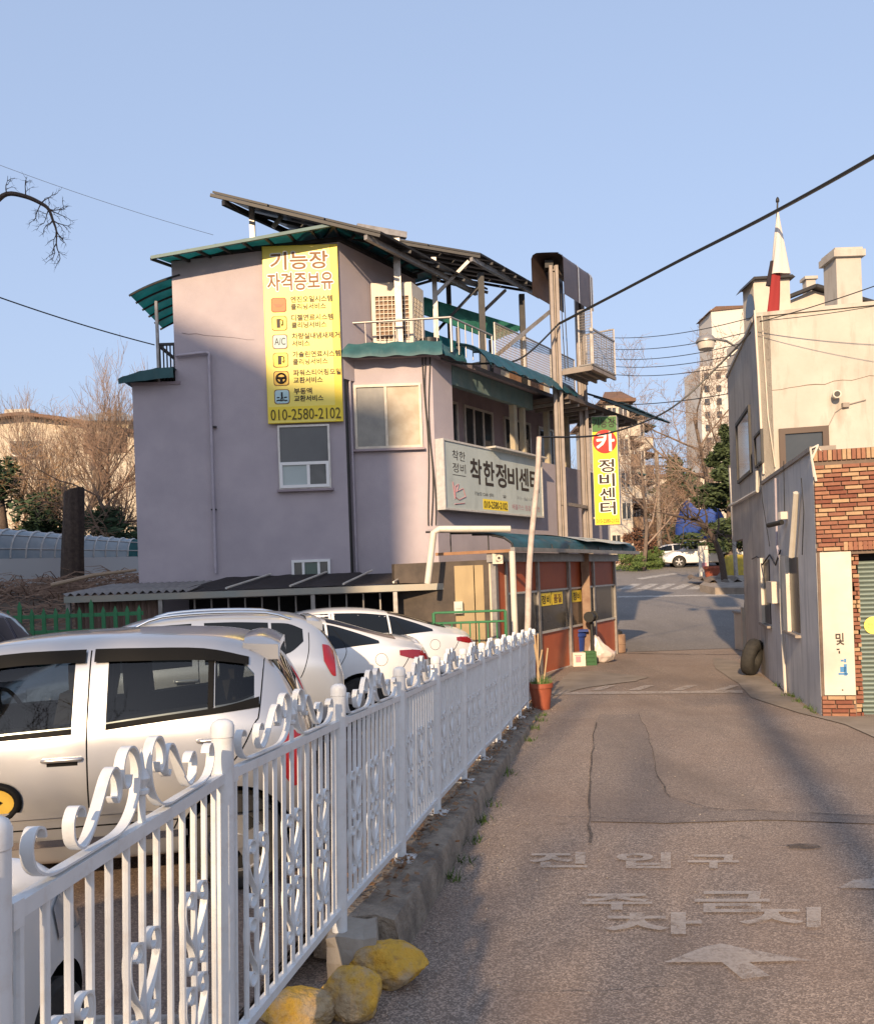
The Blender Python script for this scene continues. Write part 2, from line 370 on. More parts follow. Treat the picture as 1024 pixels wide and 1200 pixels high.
# soil strip between kerb and lot
mb = MB(); mb.grid(lambda u, v: (lambda Y: (fence_x(Y)-.16-.32*u, Y, (post_z(Y)-.02)*(1-u)+(-.262)*u+.03*noise.noise((u*6, Y*3, 0))))(3.4+8.7*v), 4, 60)
obj('soil_strip', mb, m_dirt, kind='structure', smooth=60)
# concrete foot under the third post and broken ground beside it
m_foot = mat('foot_concrete', (.36, .32, .27), .9, col2=(.28, .24, .19), scale=6, bump=.3, bscale=50)
def rough_block(o, d, amp=.02, seed=0, cuts=4):
    bm = bmesh.new(); bmesh.ops.create_cube(bm, size=1); bmesh.ops.subdivide_edges(bm, edges=bm.edges[:], cuts=cuts, use_grid_fill=True)
    mb = MB(); bm.verts.index_update()
    vv = []
    for v in bm.verts:
        p = Vector((v.co.x*d[0], v.co.y*d[1], v.co.z*d[2]))
        q = p*8+Vector((seed, seed*2, 0)); p += Vector((noise.noise(q), noise.noise(q+Vector((9, 0, 0))), noise.noise(q+Vector((0, 9, 0)))))*amp
        vv.append(Vector(o)+p)
    mb.add(vv, [tuple(v.index for v in f.verts) for f in bm.faces]); bm.free(); return mb
fx, fy = POSTS[3]
# ------------------------------------------------------------------ white wrought fence
m_white = mat('fence_paint', (.72, .73, .725), .38, col2=(.65, .66, .655), scale=9, spec=.5, streak=(.46, .37, .28), streak_scale=(8, 8, 8), streak_amt=.35)
LEAN = .03
fence = thing('metal_fence', 'white painted metal fence with scrolled crest running beside the lane', 'fence', (POSTS[3][0], POSTS[3][1], post_z(POSTS[3][1])))
def ribbon(mb, path, w, t, k=5, base=(0, 0, 0)):    # flat bar: path in the panel's (x, z) plane, width w across the panel
    pp = catmull([(a, b, 0) for a, b in path], k); n = len(pp); vv = []
    for i, p in enumerate(pp):
        d = (pp[min(i+1, n-1)]-pp[max(i-1, 0)]).normalized(); nn = Vector((-d.y, d.x, 0))
        for s_, q in ((1, 1), (1, -1), (-1, -1), (-1, 1)):
            r = p+nn*(t/2*s_); vv.append((base[0]+r.x, base[1]+q*w/2, base[2]+r.y))
    ff = [tuple((i*4+j, i*4+(j+1) % 4, (i+1)*4+(j+1) % 4, (i+1)*4+j)) for i in range(n-1) for j in range(4)]+[(3, 2, 1, 0), tuple(range((n-1)*4, n*4))]
    mb.add(vv, ff); return mb
AD = [(.066, .112), (.072, .092), (.088, .09), (.1, .108), (.099, .138), (.082, .163), (.055, .166), (.033, .145), (.026, .105), (.04, .055), (.075, .02), (.12, .006), (.20, .005), (.29, .005), (.36, .008), (.402, .03), (.415, .066), (.402, .094), (.382, .09), (.376, .075)]
BC = [(.132, .082), (.124, .07), (.112, .084), (.114, .118), (.132, .139), (.158, .128), (.195, .075), (.228, .034), (.256, .02), (.283, .038), (.29, .073), (.276, .096), (.256, .092), (.25, .075)]
def curl(c, r0, r1, a0, a1, n=9): return [(c[0]+(r0+(r1-r0)*k/n)*math.cos(math.radians(a0+(a1-a0)*k/n)), c[1]+(r0+(r1-r0)*k/n)*math.sin(math.radians(a0+(a1-a0)*k/n))) for k in range(n+1)]
MD = curl((.036, .192), .012, .029, 330, 0)+[(.063, .15), (.042, .105), (.016, .068)]+curl((.037, .040), .029, .012, 180, 510)
LP = 1.0
def shear_mesh(mb): return mb
PM = {}
def unit(name, fn):
    if name not in PM: mb = MB(); fn(mb); PM[name] = mb.mesh(name, m_white, 40)
    return PM[name]
RH, BH, NB = .845, .085, 13
unit('picket', lambda b: b.tube([(0, 0, BH), (0, 0, RH)], .0085, 8, False))
unit('centre_picket', lambda b: (b.tube([(0, 0, BH), (0, 0, RH+.085)], .0085, 8), b.lathe((0, 0, RH+.07), [(.009, 0), (.016, .004), (.016, .012), (.009, .016), (.013, .026), (.018, .036), (.012, .05), (.007, .058), (.004, .085), (.0005, .1)], 10)))
unit('crest_scroll', lambda b: (ribbon(b, AD, .022, .0045, 5, (0, 0, RH+.016)), ribbon(b, [(-x, z) for x, z in AD], .022, .0045, 5, (0, 0, RH+.016)), ribbon(b, BC, .022, .0045, 5, (0, 0, RH+.016)), ribbon(b, [(-x, z) for x, z in BC], .022, .0045, 5, (0, 0, RH+.016))))
def medallion(b):
    for dz in (.40, .165):
        for s_ in (1, -1): ribbon(b, [(x*s_*1.2, z) for x, z in MD], .02, .0045, 4, (0, 0, dz))
unit('scroll_medallion', medallion)
unit('top_rail', lambda b: b.box((0, 0, RH), (1, .028, .027)))
unit('bottom_rail', lambda b: b.box((0, 0, BH), (1, .03, .028)))
unit('post', lambda b: b.lathe((0, 0, 0), [(.031, 0), (.031, .955), (.033, .957), (.033, .985), (.028, .997), (.015, 1.005)], 18))
unit('base_plate', lambda b: (b.box((0, 0, .006), (.15, .15, .008)), b.prism([(.03, -.003, .01), (.072, -.003, .01), (.03, -.003, .085)], (0, .006, 0)), b.prism([(-.03, -.003, .01), (-.072, -.003, .01), (-.03, -.003, .085)], (0, .006, 0)), b.tube([(.055, .055, .01), (.055, .055, .03)], .008, 6), b.tube([(-.055, -.055, .01), (-.055, -.055, .03)], .008, 6)))
unit('bracket', lambda b: b.box((.045, 0, RH), (.03, .042, .042)))
def fpart(name, M):
    o = bpy.data.objects.new(name if name != 'centre_picket' else 'picket', PM[name]); C.objects.link(o); o.parent = fence
    o.matrix_parent_inverse = Matrix.Translation(-Vector(fence.location)) @ M; WL[o.name] = M.translation.copy(); return o
def fmat(a, b, t, nrm=False):
    A = Vector((a[0], a[1], post_z(a[1]))); B = Vector((b[0], b[1], post_z(b[1]))); d = B-A; h = Vector((d.x, d.y, 0)); L = h.length
    ex = Vector((d.x/L, d.y/L, d.z/L)); ey = Vector((-h.y, h.x, 0)).normalized(); ez = Vector((LEAN, 0, 1))
    return Matrix(((ex.x, ey.x, ez.x, 0), (ex.y, ey.y, ez.y, 0), (ex.z, ey.z, ez.z, 0), (0, 0, 0, 1))), A+d*t, L
for i, p in enumerate(POSTS):
    q = POSTS[min(i+1, len(POSTS)-1)]; a = p if i+1 < len(POSTS) else POSTS[i-1]
    M, o_, L = fmat(a, POSTS[i+1] if i+1 < len(POSTS) else p, 0 if i+1 < len(POSTS) else 1)
    o_ = Vector((p[0], p[1], post_z(p[1])))
    po = fpart('post', Matrix.Translation(o_-Vector((0, 0, .25 if i < 3 else 0))) @ M) if False else fpart('post', Matrix.Translation(o_) @ M)
    if i >= 4: fpart('base_plate', Matrix.Translation(o_) @ M)
    if i+1 == len(POSTS): break
    bk = fpart('bracket', Matrix.Translation(o_) @ M)
    for nm in ('top_rail', 'bottom_rail'): fpart(nm, Matrix.Translation(fmat(p, q, .5)[1]) @ M @ Matrix.Diagonal((L-.055, 1, 1, 1)))
    for k in range(NB):
        t = (k+1)/(NB+1); fpart('centre_picket' if k == NB//2 else 'picket', Matrix.Translation(fmat(p, q, t)[1]) @ M)
    fpart('crest_scroll', Matrix.Translation(fmat(p, q, .5)[1]) @ M @ Matrix.Diagonal((L*.98, 1, 1, 1)))
    for k in (2, 6, 10): fpart('scroll_medallion', Matrix.Translation(fmat(p, q, (k+1)/(NB+1))[1]) @ M)
for i in (0, 1, 2, 3):                               # concrete feet of the first posts
    p = POSTS[i]; z = post_z(p[1])
    mb = rough_block((p[0]+(.02 if i < 3 else .05), p[1]+(.0 if i < 3 else .03), z-.14), (.16 if i < 3 else .21, .18 if i < 3 else .2, .28), .03, i+1)
    obj('concrete_footing', mb, m_foot, fence)
# rocks painted yellow
m_rock = mat('yellow_painted_rock', (.62, .36, .05), .85, col2=(.46, .34, .2), scale=5, contrast=(.46, .58), bump=.9, bscale=45, bdist=.02, streak=(.28, .17, .07), streak_scale=(9, 9, 9), streak_amt=.7)
def rock(px, py, size, seed, label, rz=0):
    c = PG(px, py); bm = bmesh.new(); bmesh.ops.create_icosphere(bm, subdivisions=5, radius=1)
    rr = random.Random(seed); planes = []
    for _ in range(16):
        nrm = Vector((rr.gauss(0, 1), rr.gauss(0, 1), rr.gauss(0, .8))).normalized(); planes.append((nrm, rr.uniform(.72, .97)))
    mb = MB(); vv = []
    for v in bm.verts:
        d = v.co.normalized(); r = 1.0
        for nrm, k in planes:
            c_ = d.dot(nrm)
            if c_ > .01: r = min(r, k/c_)
        r = r*.9+.1*(1+.45*noise.noise(d*1.8+Vector((seed, 0, 0))))+.05*noise.noise(d*5+Vector((seed, 3, 0)))+.022*noise.noise(d*13+Vector((seed, 3, 9)))+.01*noise.noise(d*29+Vector((seed, 5, 9)))
        p = Vector((d.x*r*size[0], d.y*r*size[1], max(-.75, d.z*r)*size[2])); p = Matrix.Rotation(rz, 3, 'Z') @ p
        vv.append(c+p+Vector((0, size[1]*.6, size[2]*.7)))
    bm.verts.index_update(); mb.add(vv, [tuple(v.index for v in f.verts) for f in bm.faces]); bm.free()
    return obj('rock', mb, m_rock, smooth=45, label=label, cat='rock', group='yellow rocks by the fence')
rock(451, 1160, (.19, .11, .095), 29, 'ochre yellow angular rock lying against the concrete kerb end', -.25)
rock(412, 1198, (.13, .115, .10), 11, 'rounded tan rock patched with yellow between two flatter rocks')
rock(344, 1214, (.155, .11, .075), 23, 'flat yellow rock lying under the fence at the bottom edge', .1)
# ------------------------------------------------------------------ the repair shop building
def teal_mat(name, col, tr=.45, rough=.45):
    m = mat(name, col, rough, col2=tuple(c*.6 for c in col), scale=2.5, streak=tuple(c*1.5+.05 for c in col), streak_scale=(.8, .8, .8), streak_amt=.35)
    nt = m.node_tree; N = nt.nodes; b = N['Principled BSDF']; t = N.new('ShaderNodeBsdfTranslucent'); x = N.new('ShaderNodeMixShader'); x.inputs[0].default_value = tr
    src = b.inputs['Base Color'].links[0].from_socket
    nt.links.new(src, t.inputs['Color']); nt.links.new(b.outputs[0], x.inputs[1]); nt.links.new(t.outputs[0], x.inputs[2]); nt.links.new(x.outputs[0], N['Material Output'].inputs['Surface'])
    return m
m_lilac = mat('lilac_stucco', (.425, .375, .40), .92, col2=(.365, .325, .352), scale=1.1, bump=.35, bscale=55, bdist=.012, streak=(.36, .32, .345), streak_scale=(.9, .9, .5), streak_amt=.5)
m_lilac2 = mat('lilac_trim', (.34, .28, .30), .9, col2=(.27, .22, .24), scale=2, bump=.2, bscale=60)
m_teal = teal_mat('teal_polycarbonate', (.012, .15, .16))
m_tealb = mat('teal_metal', (.03, .105, .115), .5, col2=(.022, .075, .085), scale=3, streak=(.1, .17, .17), streak_amt=.4)
m_frame = mat('dark_steel', (.014, .014, .016), .55, col2=(.028, .026, .025), scale=8)
m_steel = mat('galvanised_steel', (.36, .34, .32), .45, .55, col2=(.27, .25, .23), scale=9, streak=(.2, .15, .11), streak_amt=.3)
m_chrome = mat('stainless', (.4, .37, .34), .4, .6)
m_alu = mat('aluminium_frame', (.62, .60, .56), .4, .3, col2=(.5, .48, .45), scale=12)
m_pvc = mat('white_pvc', (.6, .565, .5), .5, col2=(.52, .48, .41), scale=3, streak=(.45, .38, .3), streak_amt=.4)
m_glass = mat('dark_glass', (.03, .035, .04), .06, spec=.7, col2=(.045, .05, .055), scale=1.5)
m_glass2 = mat('dusty_glass', (.17, .16, .14), .25, col2=(.24, .23, .2), scale=2.2, spec=.6, streak=(.12, .12, .12), streak_scale=(1, 1, 1))
m_curtain = mat('beige_film', (.34, .28, .2), .5, col2=(.43, .37, .28), scale=2.6, contrast=(.4, .6))
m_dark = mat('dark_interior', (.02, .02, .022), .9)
m_black = mat('black_plastic', (.02, .02, .02), .5)
m_net = mat('black_shade_net', (.016, .012, .012), .9, col2=(.028, .02, .019), scale=12, bump=.4, bscale=200)
D33 = Vector((.545, .8386, 0)).normalized(); N33 = Vector((D33.y, -D33.x, 0)); SO = Vector((.05, 17.3, 0))
def SP(s, off, z): p = SO+D33*s+N33*off; return Vector((p.x, p.y, z))
FY = 17.0; BY = 17.3
bld = thing('repair_shop_building', 'three storey lilac stucco building with teal eaves and rooftop terrace', 'building', (-2, 20, -.4))
XL2 = P(160, 600, FY).x; XL3 = P(204, 400, FY).x; XR = P(401, 400, FY).x
Z2L = P(160, 452, FY).z; ZL3 = P(204, 306, FY).z; ZR3 = P(398, 283, FY).z
BXL = P(409, 560, BY).x
# walls
mb = MB()
mb.prism([(XL2, FY, -.5), (XR, FY, -.5), (XR, FY, Z2L), (XL2, FY, Z2L)], (0, 8, 0)); obj('wall', mb, m_lilac, bld)
mb = MB(); BC3 = Vector((XR, FY, 0))+D33*2.7
def wq(*p): return [Vector(q) for q in p]
t3 = [Vector((XL3, FY, Z2L)), Vector((XR, FY, Z2L)), Vector((BC3.x, BC3.y, Z2L)), Vector((XL3, 23, Z2L))]
tops = [ZL3, ZR3, ZR3-.02, ZL3-.02]
mb.add([*t3, *[Vector((p.x, p.y, z)) for p, z in zip(t3, tops)]], [(0, 1, 5, 4), (1, 2, 6, 5), (2, 3, 7, 6), (3, 0, 4, 7), (4, 5, 6, 7), (3, 2, 1, 0)])
obj('wall', mb, m_lilac, bld)
# bay: front wall and the lane side
ZT = 6.0
mb = MB()
def splan(pts, z0, z1):
    b = MB(); b.prism([(p[0], p[1], z0) for p in pts], (0, 0, z1-z0)); return b
s0 = SP(0, 0, 0); s1 = SP(.75, 0, 0); sb = SP(.75, -1.1, 0); e1 = SP(9.2, 0, 0); e2 = SP(9.2, -1.1, 0); bk = SP(9.2, -5, 0)
obj('wall', splan([(BXL, BY), (s0.x, s0.y), (s1.x, s1.y), (sb.x, sb.y), (BXL, sb.y+.6)], -.5, ZT), m_lilac, bld)
obj('wall', splan([SP(.75, 0, 0)[:2], SP(9.2, 0, 0)[:2], SP(9.2, -.18, 0)[:2], SP(.75, -.18, 0)[:2]], -.5, 4.34), m_lilac, bld)
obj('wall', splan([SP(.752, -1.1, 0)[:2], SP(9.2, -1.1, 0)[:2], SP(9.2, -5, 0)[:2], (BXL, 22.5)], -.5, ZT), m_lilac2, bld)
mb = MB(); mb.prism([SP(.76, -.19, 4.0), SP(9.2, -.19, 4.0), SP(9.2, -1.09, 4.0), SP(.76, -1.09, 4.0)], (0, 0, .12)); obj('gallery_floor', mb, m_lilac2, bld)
# terrace slab with teal fascia
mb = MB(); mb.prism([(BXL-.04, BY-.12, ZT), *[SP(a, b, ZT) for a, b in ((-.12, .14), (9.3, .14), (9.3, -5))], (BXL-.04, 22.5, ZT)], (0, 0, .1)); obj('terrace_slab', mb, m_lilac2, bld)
mb = MB()
mb.grid(lambda u, v: (BXL-.12+(SP(-.1, .3, 0).x-BXL+.14)*u, BY-.14-.22*math.sin(v*1.5), ZT+.30-.33*v+.015*math.sin(u*25)), 40, 6)
obj('fascia', mb, m_tealb, bld, smooth=60)
mb = MB(); mb.grid(lambda u, v: SP(-.05+.85*u, .14+.22*math.sin(v*1.5), ZT+.30-.33*v+.02*math.sin(u*9)), 12, 6); obj('fascia', mb, m_tealb, bld, smooth=60)
# side canopy in blue-teal sheet, with ribs
m_bluet = teal_mat('blue_polycarbonate', (.03, .13, .18), .3)
mb = MB(); mb.grid(lambda u, v: SP(.7+4.6*u, .1+.85*v, ZT+.42-.12*v-.42*v**3+.02*math.sin(u*60)*v), 60, 8); obj('canopy', mb, m_bluet, bld, smooth=60)
for k in range(7):
    s_ = .8+k*.72; mb = MB(); mb.tube([SP(s_, .1+.83*v/6, ZT+.395-.12*v/6-.42*(v/6)**3) for v in range(7)], .018, 6); obj('rib', mb, m_tealb, bld)
mb = MB(); mb.obox(SP(.75, -.12, 5.58), D33*3.75, N33*.14, (0, 0, .40)); obj('fascia_beam', mb, mat('faded_teal_board', (.16, .22, .21), .7, col2=(.11, .17, .17), scale=3, streak=(.26, .24, .2), streak_scale=(1, 1, .3)), bld)
m_post = mat('cream_post', (.42, .36, .25), .8, col2=(.3, .27, .22), scale=3, streak=(.13, .2, .19), streak_scale=(1, 1, .2))
for s_, w in ((3.55, .16), (4.05, .1), (5.4, .12), (6.6, .12)):
    mb = MB(); mb.obox(SP(s_, -.15, 4.34), D33*w, N33*.13, (0, 0, 1.3 if s_ < 5 else 1.66)); obj('gallery_post', mb, m_post, bld)
mb = MB()
mb.obox(SP(4.55, -.3, 5.74), D33*4.8, N33*1.25, (0, 0, .1)); obj('canopy', mb, mat('brown_steel_deck', (.17, .13, .11), .7, .2, col2=(.1, .085, .08), scale=3), bld)
for k in range(9):
    mb = MB(); mb.obox(SP(4.7+k*.53, -.3, 5.66), D33*.06, N33*1.2, (0, 0, .07)); obj('joist', mb, m_steel, bld)
mb = MB(); mb.grid(lambda u, v: SP(6.3+3.9*u, .4+1.3*v, ZT+.35-.55*v-.06*math.sin(v*3.1)), 30, 5); obj('awning', mb, m_bluet, bld, smooth=60)
for k in range(8):
    mb = MB(); s_ = 6.4+k*.52; mb.bar(SP(s_, .42, ZT+.31), SP(s_, 1.66, ZT-.22), .03); obj('rib', mb, m_frame, bld)
# windows
def window(parent, o, ux, z0, z1, n_out, bars=(.5,), m_fr=None, m_gl=None, fr=.055, depth=.05, sill=True, hbar=None, name='window'):
    o = Vector(o); ux = Vector(ux); w = ux.length; ex = ux.normalized(); no = Vector(n_out)
    m_fr = m_fr or m_alu; m_gl = m_gl or m_glass
    b = MB(); B = lambda x0, x1, a, c, off=0, t=depth: b.obox(o+ex*x0+Vector((0, 0, a-o.z))+no*off, ex*(x1-x0), no*t, (0, 0, c-a))
    B(0, w, z0, z0+fr); B(0, w, z1-fr, z1); B(0, fr, z0+fr, z1-fr); B(w-fr, w, z0+fr, z1-fr)
    wd = obj(name, b, m_fr, parent)
    xs = [fr]+[w*t for t in bars]+[w-fr]
    for i, t in enumerate(bars):
        b = MB(); B(w*t-fr*.5, w*t+fr*.5, z0+fr, z1-fr, .004, depth-.012); obj('mullion', b, m_fr, wd)
    if hbar:
        b = MB(); B(fr, w-fr, z0+(z1-z0)*hbar-fr*.5, z0+(z1-z0)*hbar+fr*.5, .002, depth-.01); obj('transom', b, m_fr, wd)
    for i, (a, c) in enumerate(zip(xs, xs[1:])):
        b = MB(); g = m_gl[i % len(m_gl)] if isinstance(m_gl, list) else m_gl
        B(a, c, z0+fr, z1-fr, .006, .012); obj('pane', b, g, wd)
    if sill:
        b = MB(); b.obox(o-ex*.04+Vector((0, 0, z0-.05-o.z)), ex*(w+.08), no*(depth+.05), (0, 0, .046)); obj('sill', b, m_lilac2, wd)
    return wd
NF = Vector((0, -1, 0))
def fwin(x0, y0, x1, y1, Y, **k):
    a = P(x0, y1, Y); c = P(x1, y0, Y); return window(bld, (a.x, Y, a.z), (c.x-a.x, 0, 0), a.z, c.z, NF, **k)
m_wfr = mat('white_window_frame', (.75, .74, .72), .4)
a = P(328, 574, FY); c = P(386, 497, FY)
wd = window(bld, (a.x, FY, a.z), (c.x-a.x, 0, 0), a.z, c.z, NF, bars=(), m_gl=mat('blind_glass', (.05, .055, .06), .1, col2=(.07, .075, .08), scale=1), fr=.04)
wd = window(bld, (a.x+.02, FY-.03, a.z+.02), (c.x-a.x-.05, 0, 0), a.z+.02, a.z+(c.z-a.z)*.42, NF, bars=(.58,), m_fr=m_wfr, m_gl=[mat('pale_glass', (.3, .36, .36), .08, spec=.6), m_glass], fr=.06, sill=False)
fwin(417, 449, 493, 527, BY, bars=(.47,), m_fr=mat('cream_window_frame', (.66, .6, .48), .5, col2=(.5, .44, .36), scale=6), m_gl=[m_glass2, m_curtain], fr=.05)
fwin(343, 655, 387, 688, FY, bars=(.3, .7), m_fr=m_wfr, m_gl=[m_glass, mat('green_glass', (.05, .1, .09), .1), m_glass], fr=.05)
for s_, w in ((1.2, 1.5), (3.0, 1.4), (5.0, 1.5), (7.0, 1.4)):
    window(bld, SP(s_, -1.1, 4.25), D33*w, 4.25, 5.65, N33, bars=(.33, .66), m_fr=m_alu, m_gl=m_glass, sill=False)
# main eaves in teal sheet on dark ribs
EL = P(177, 300, 16.45); ER = P(391, 261, 16.45); WLp = Vector((EL.x+.25, FY+.3, EL.z+.12)); WRp = Vector((ER.x+.02, FY+.3, ER.z+.10))
def lerp(a, b, t): return a+(b-a)*t
mb = MB(); mb.grid(lambda u, v: lerp(lerp(EL, ER, u), lerp(WLp, WRp, u), v)+Vector((0, 0, .015*math.sin(u*40))), 40, 4); obj('eaves_sheet', mb, m_teal, bld, smooth=60)
for k in range(9):
    u = k/8; mb = MB(); mb.bar(lerp(EL, ER, u)-Vector((0, 0, .05)), lerp(WLp, WRp, u)-Vector((0, 0, .05)), .045, .05); obj('rib', mb, m_frame, bld)
mb = MB(); mb.bar(EL-Vector((0, 0, .03)), ER-Vector((0, 0, .03)), .05, .06); obj('eaves_rail', mb, m_tealb, bld)
E2 = ER+D33*3.6+Vector((0, 0, -.05)); W2 = WRp+D33*3.3-N33*.75; ERi = WRp-N33*.5
mb = MB(); mb.grid(lambda u, v: lerp(lerp(ER, E2, u)+N33*.18*u, lerp(ERi, W2, u), v), 20, 4); obj('eaves_sheet', mb, m_teal, bld, smooth=60)
for k in range(7):
    u = k/6; mb = MB(); mb.bar(lerp(ER, E2, u)+N33*.18*u-Vector((0, 0, .05)), lerp(ERi, W2, u)-Vector((0, 0, .05)), .045, .05); obj('rib', mb, m_frame, bld)
# roof slab under the eaves
mb = MB(); mb.prism([(XL3-.02, FY-.05, ZL3+.01), (XR+.05, FY-.05, ZR3+.01), (BC3.x+.05, BC3.y, ZR3), (XL3-.02, 23, ZL3)], (0, 0, .08)); obj('roof', mb, m_frame, bld)
# side canopy on the left with rail and post
CL = [P(151, 340, 17.0), P(205, 322, 17.0), P(210, 360, 18.4), P(160, 352, 18.4)]
mb = MB(); mb.grid(lambda u, v: lerp(lerp(CL[0], CL[1]+Vector((.1, 0, 0)), u), lerp(CL[0]+Vector((.05, 1.9, -.12)), CL[1]+Vector((.1, 1.9, -.12)), u), v)+Vector((0, 0, .03*math.sin(u*1.6)-.08*(1-u)**3)), 14, 10); obj('side_canopy', mb, m_teal, bld, smooth=60)
for k in range(6):
    v = k/5; mb = MB(); mb.tube([lerp(CL[0], CL[1]+Vector((.1, 0, 0)), u/6)+Vector((0, 1.9*v, -.12*v-.03+.03*math.sin(u/6*1.6)-.08*(1-u/6)**3)) for u in range(7)], .022, 5); obj('rib', mb, m_frame, bld)
a = P(182, 352, 17.0); mb = MB(); mb.tube([(a.x, 17.05, Z2L), (a.x, 17.05, a.z)], .035, 8); obj('canopy_post', mb, m_steel, bld)
mb = MB(); zr = P(182, 403, 17).z; mb.bar((a.x, 17.05, zr), (XL3, 17.05, zr), .05); mb.bar((a.x, 17.05, zr), (a.x, 19, zr), .05)
for k in range(5): mb.bar((a.x+.04+(XL3-a.x)*k/5, 17.05, Z2L), (a.x+.04+(XL3-a.x)*k/5, 17.05, zr), .025)
obj('railing', mb, m_frame, bld)
mb = MB(); c0 = P(140, 445, 16.8); c1 = P(204, 430, 16.8)
mb.grid(lambda u, v: Vector((c0.x+(c1.x-c0.x)*u, 16.72+2.6*v, c0.z+.0+(c1.z-c0.z-.02)*(1-(1-u)**2.2)+.012*math.sin(u*20))), 20, 4)
mb.grid(lambda u, v: Vector((c0.x+(c1.x-c0.x)*u, 16.72+.02*v, c0.z+(c1.z-c0.z-.02)*(1-(1-u)**2.2)-.2*v*min(1, .5+u))), 20, 1)
obj('side_eave', mb, m_tealb, bld, smooth=60)
mb = MB(); mb.prism([(XL2-.02, FY-.02, Z2L), (XL3+.1, FY-.02, Z2L), (XL3+.1, 23, Z2L), (XL2-.02, 23, Z2L)], (0, 0, .06)); obj('slab', mb, m_lilac2, bld)
mb = MB(); mb.tube([P(213+8.5*k, 390+.8*k+2.2*noise.noise((k*.7, 2, 3)), 16.998) for k in range(11)], [.007-.0004*k for k in range(11)], 5); obj('crack', mb, mat('crack_stucco', (.2, .17, .18), .95), bld)
# drain pipes
m_pipe = mat('grey_pipe', (.42, .38, .42), .5, col2=(.35, .31, .35), scale=5)
q = [P(206, 417, 16.93), P(242, 413, 16.93), P(245, 418, 16.93), P(253, 672, 16.93)]
mb = MB(); mb.tube(catmull(q[:3], 3)[:-1]+[q[2], q[3]], .03, 8); obj('drainpipe', mb, m_pipe, bld, smooth=60)
for y in (500, 597):
    mb = MB(); p = P(249, y, 16.93); mb.box((p.x+.02, 16.96, p.z), (.1, .07, .03)); obj('pipe_clip', mb, m_frame, bld)
mb = MB(); a = P(403, 425, 17.15); mb.tube([(a.x, 17.12, -.3), (a.x, 17.12, a.z)], .05, 8); obj('drainpipe', mb, m_black, bld, smooth=60)
mb = MB(); a = P(409, 425, 17.2); mb.tube([(a.x, 17.2, -.3), (a.x, 17.2, a.z)], .025, 8); obj('drainpipe', mb, m_pipe, bld, smooth=60)
for k, (dx, wob) in enumerate(((-.02, .03), (.03, .05), (.08, .04))):
    mb = MB(); mb.tube([(SO.x-.14+dx+wob*math.sin(z*1.9+k), BY-.035, z) for z in [2.6+.25*i for i in range(15)]], .014, 5); obj('cable', mb, m_black, bld)
# terrace railing
mb = MB(); zr = P(470, 375, 17.3).z; xa = P(411, 377, 17.3).x; xb = P(528, 372, 17.3).x
mb.tube([(xa, 17.32, zr-.02), (xb, 17.32, zr+.03)], .025, 8)
for k in range(8): x = xa+(xb-xa)*k/7; mb.tube([(x, 17.32, ZT+.1), (x, 17.32, zr)], .011 if k < 7 else .03, 8)
c_ = Vector((xb, 17.32, zr+.03)); e_ = c_+D33*1.7; mb.tube([c_, e_], .022, 8)
for k in range(1, 7): p = lerp(c_, e_, k/6); mb.tube([(p.x, p.y, ZT+.1), p], .011 if k < 6 else .025, 8)
obj('terrace_railing', mb, m_chrome, bld, smooth=60)
# ------------------------------------------------------------------ signs on it
m_yel = mat('yellow_vinyl', (.86, .66, .045), .4, spec=.4, col2=(.8, .6, .05), scale=1.2)
m_yel2 = mat('pale_yellow_vinyl', (.84, .69, .14), .4, spec=.4)
m_ink = mat('black_ink', (.03, .022, .018), .6); m_brown = mat('brown_ink', (.19, .085, .03), .6); m_inkw = mat('white_ink', (.85, .82, .74), .5)
m_red = mat('red_ink', (.55, .03, .02), .45); m_orange = mat('orange_ink', (.8, .13, .03), .5); m_greyb = mat('grey_blue_ink', (.3, .4, .42), .5); m_lightb = mat('light_blue_ink', (.42, .6, .62), .5)
tl, tr_, bl, br = P(307, 289, 16.9), P(397, 285, 16.9), P(314, 496, 16.9), P(400, 494, 16.9)
BX0 = (tl.x+bl.x)/2; BX1 = (tr_.x+br.x)/2; BZ1 = (tl.z+tr_.z)/2; BZ0 = (bl.z+br.z)/2; BW = BX1-BX0; BHt = BZ1-BZ0
ban = thing('banner_sign', 'tall yellow banner listing car repair services with a phone number', 'sign', (BX0+BW/2, 16.9, BZ0))
mb = MB(); mb.box(((BX0+BX1)/2, 16.93, (BZ0+BZ1)/2), (BW, .06, BHt)); obj('board', mb, m_yel, ban)
mb = MB(); mb.box((BX0+BW*.455, 16.897, BZ0+BHt*.5), (BW*.89, .003, BHt*.992)); obj('pale_field', mb, m_yel2, ban)
mb = MB(); mb.box((BX0+BW*.5, 16.894, BZ0+BHt*.055), (BW*.97, .003, BHt*.075)); obj('phone_strip', mb, m_yel, ban)
def bt(s, u0, u1, v0, v1, m, bold=.0, yoff=0, name='lettering'):
    mb = MB(); text(s, mb, (BX0+BW*u0, 16.892-yoff, BZ1-BHt*v1), (BW*(u1-u0), 0, 0), (0, 0, BHt*(v1-v0)), NF, bold, thick=.001); return obj(name, mb, m, ban)
def bt_out(s, u0, u1, v0, v1, m, bold, g):
    mb = MB(); text(s, mb, (BX0+BW*u0, 16.892, BZ1-BHt*v1), (BW*(u1-u0), 0, 0), (0, 0, BHt*(v1-v0)), NF, bold+g, g, thick=.001); obj('lettering_outline', mb, m_inkw, ban)
    bt(s, u0, u1, v0, v1, m, bold, .002)
bt_out('기능장', .11, .87, .038, .135, m_brown, .022, .06); bt_out('자격증보유', .06, .93, .155, .252, m_brown, .022, .06)
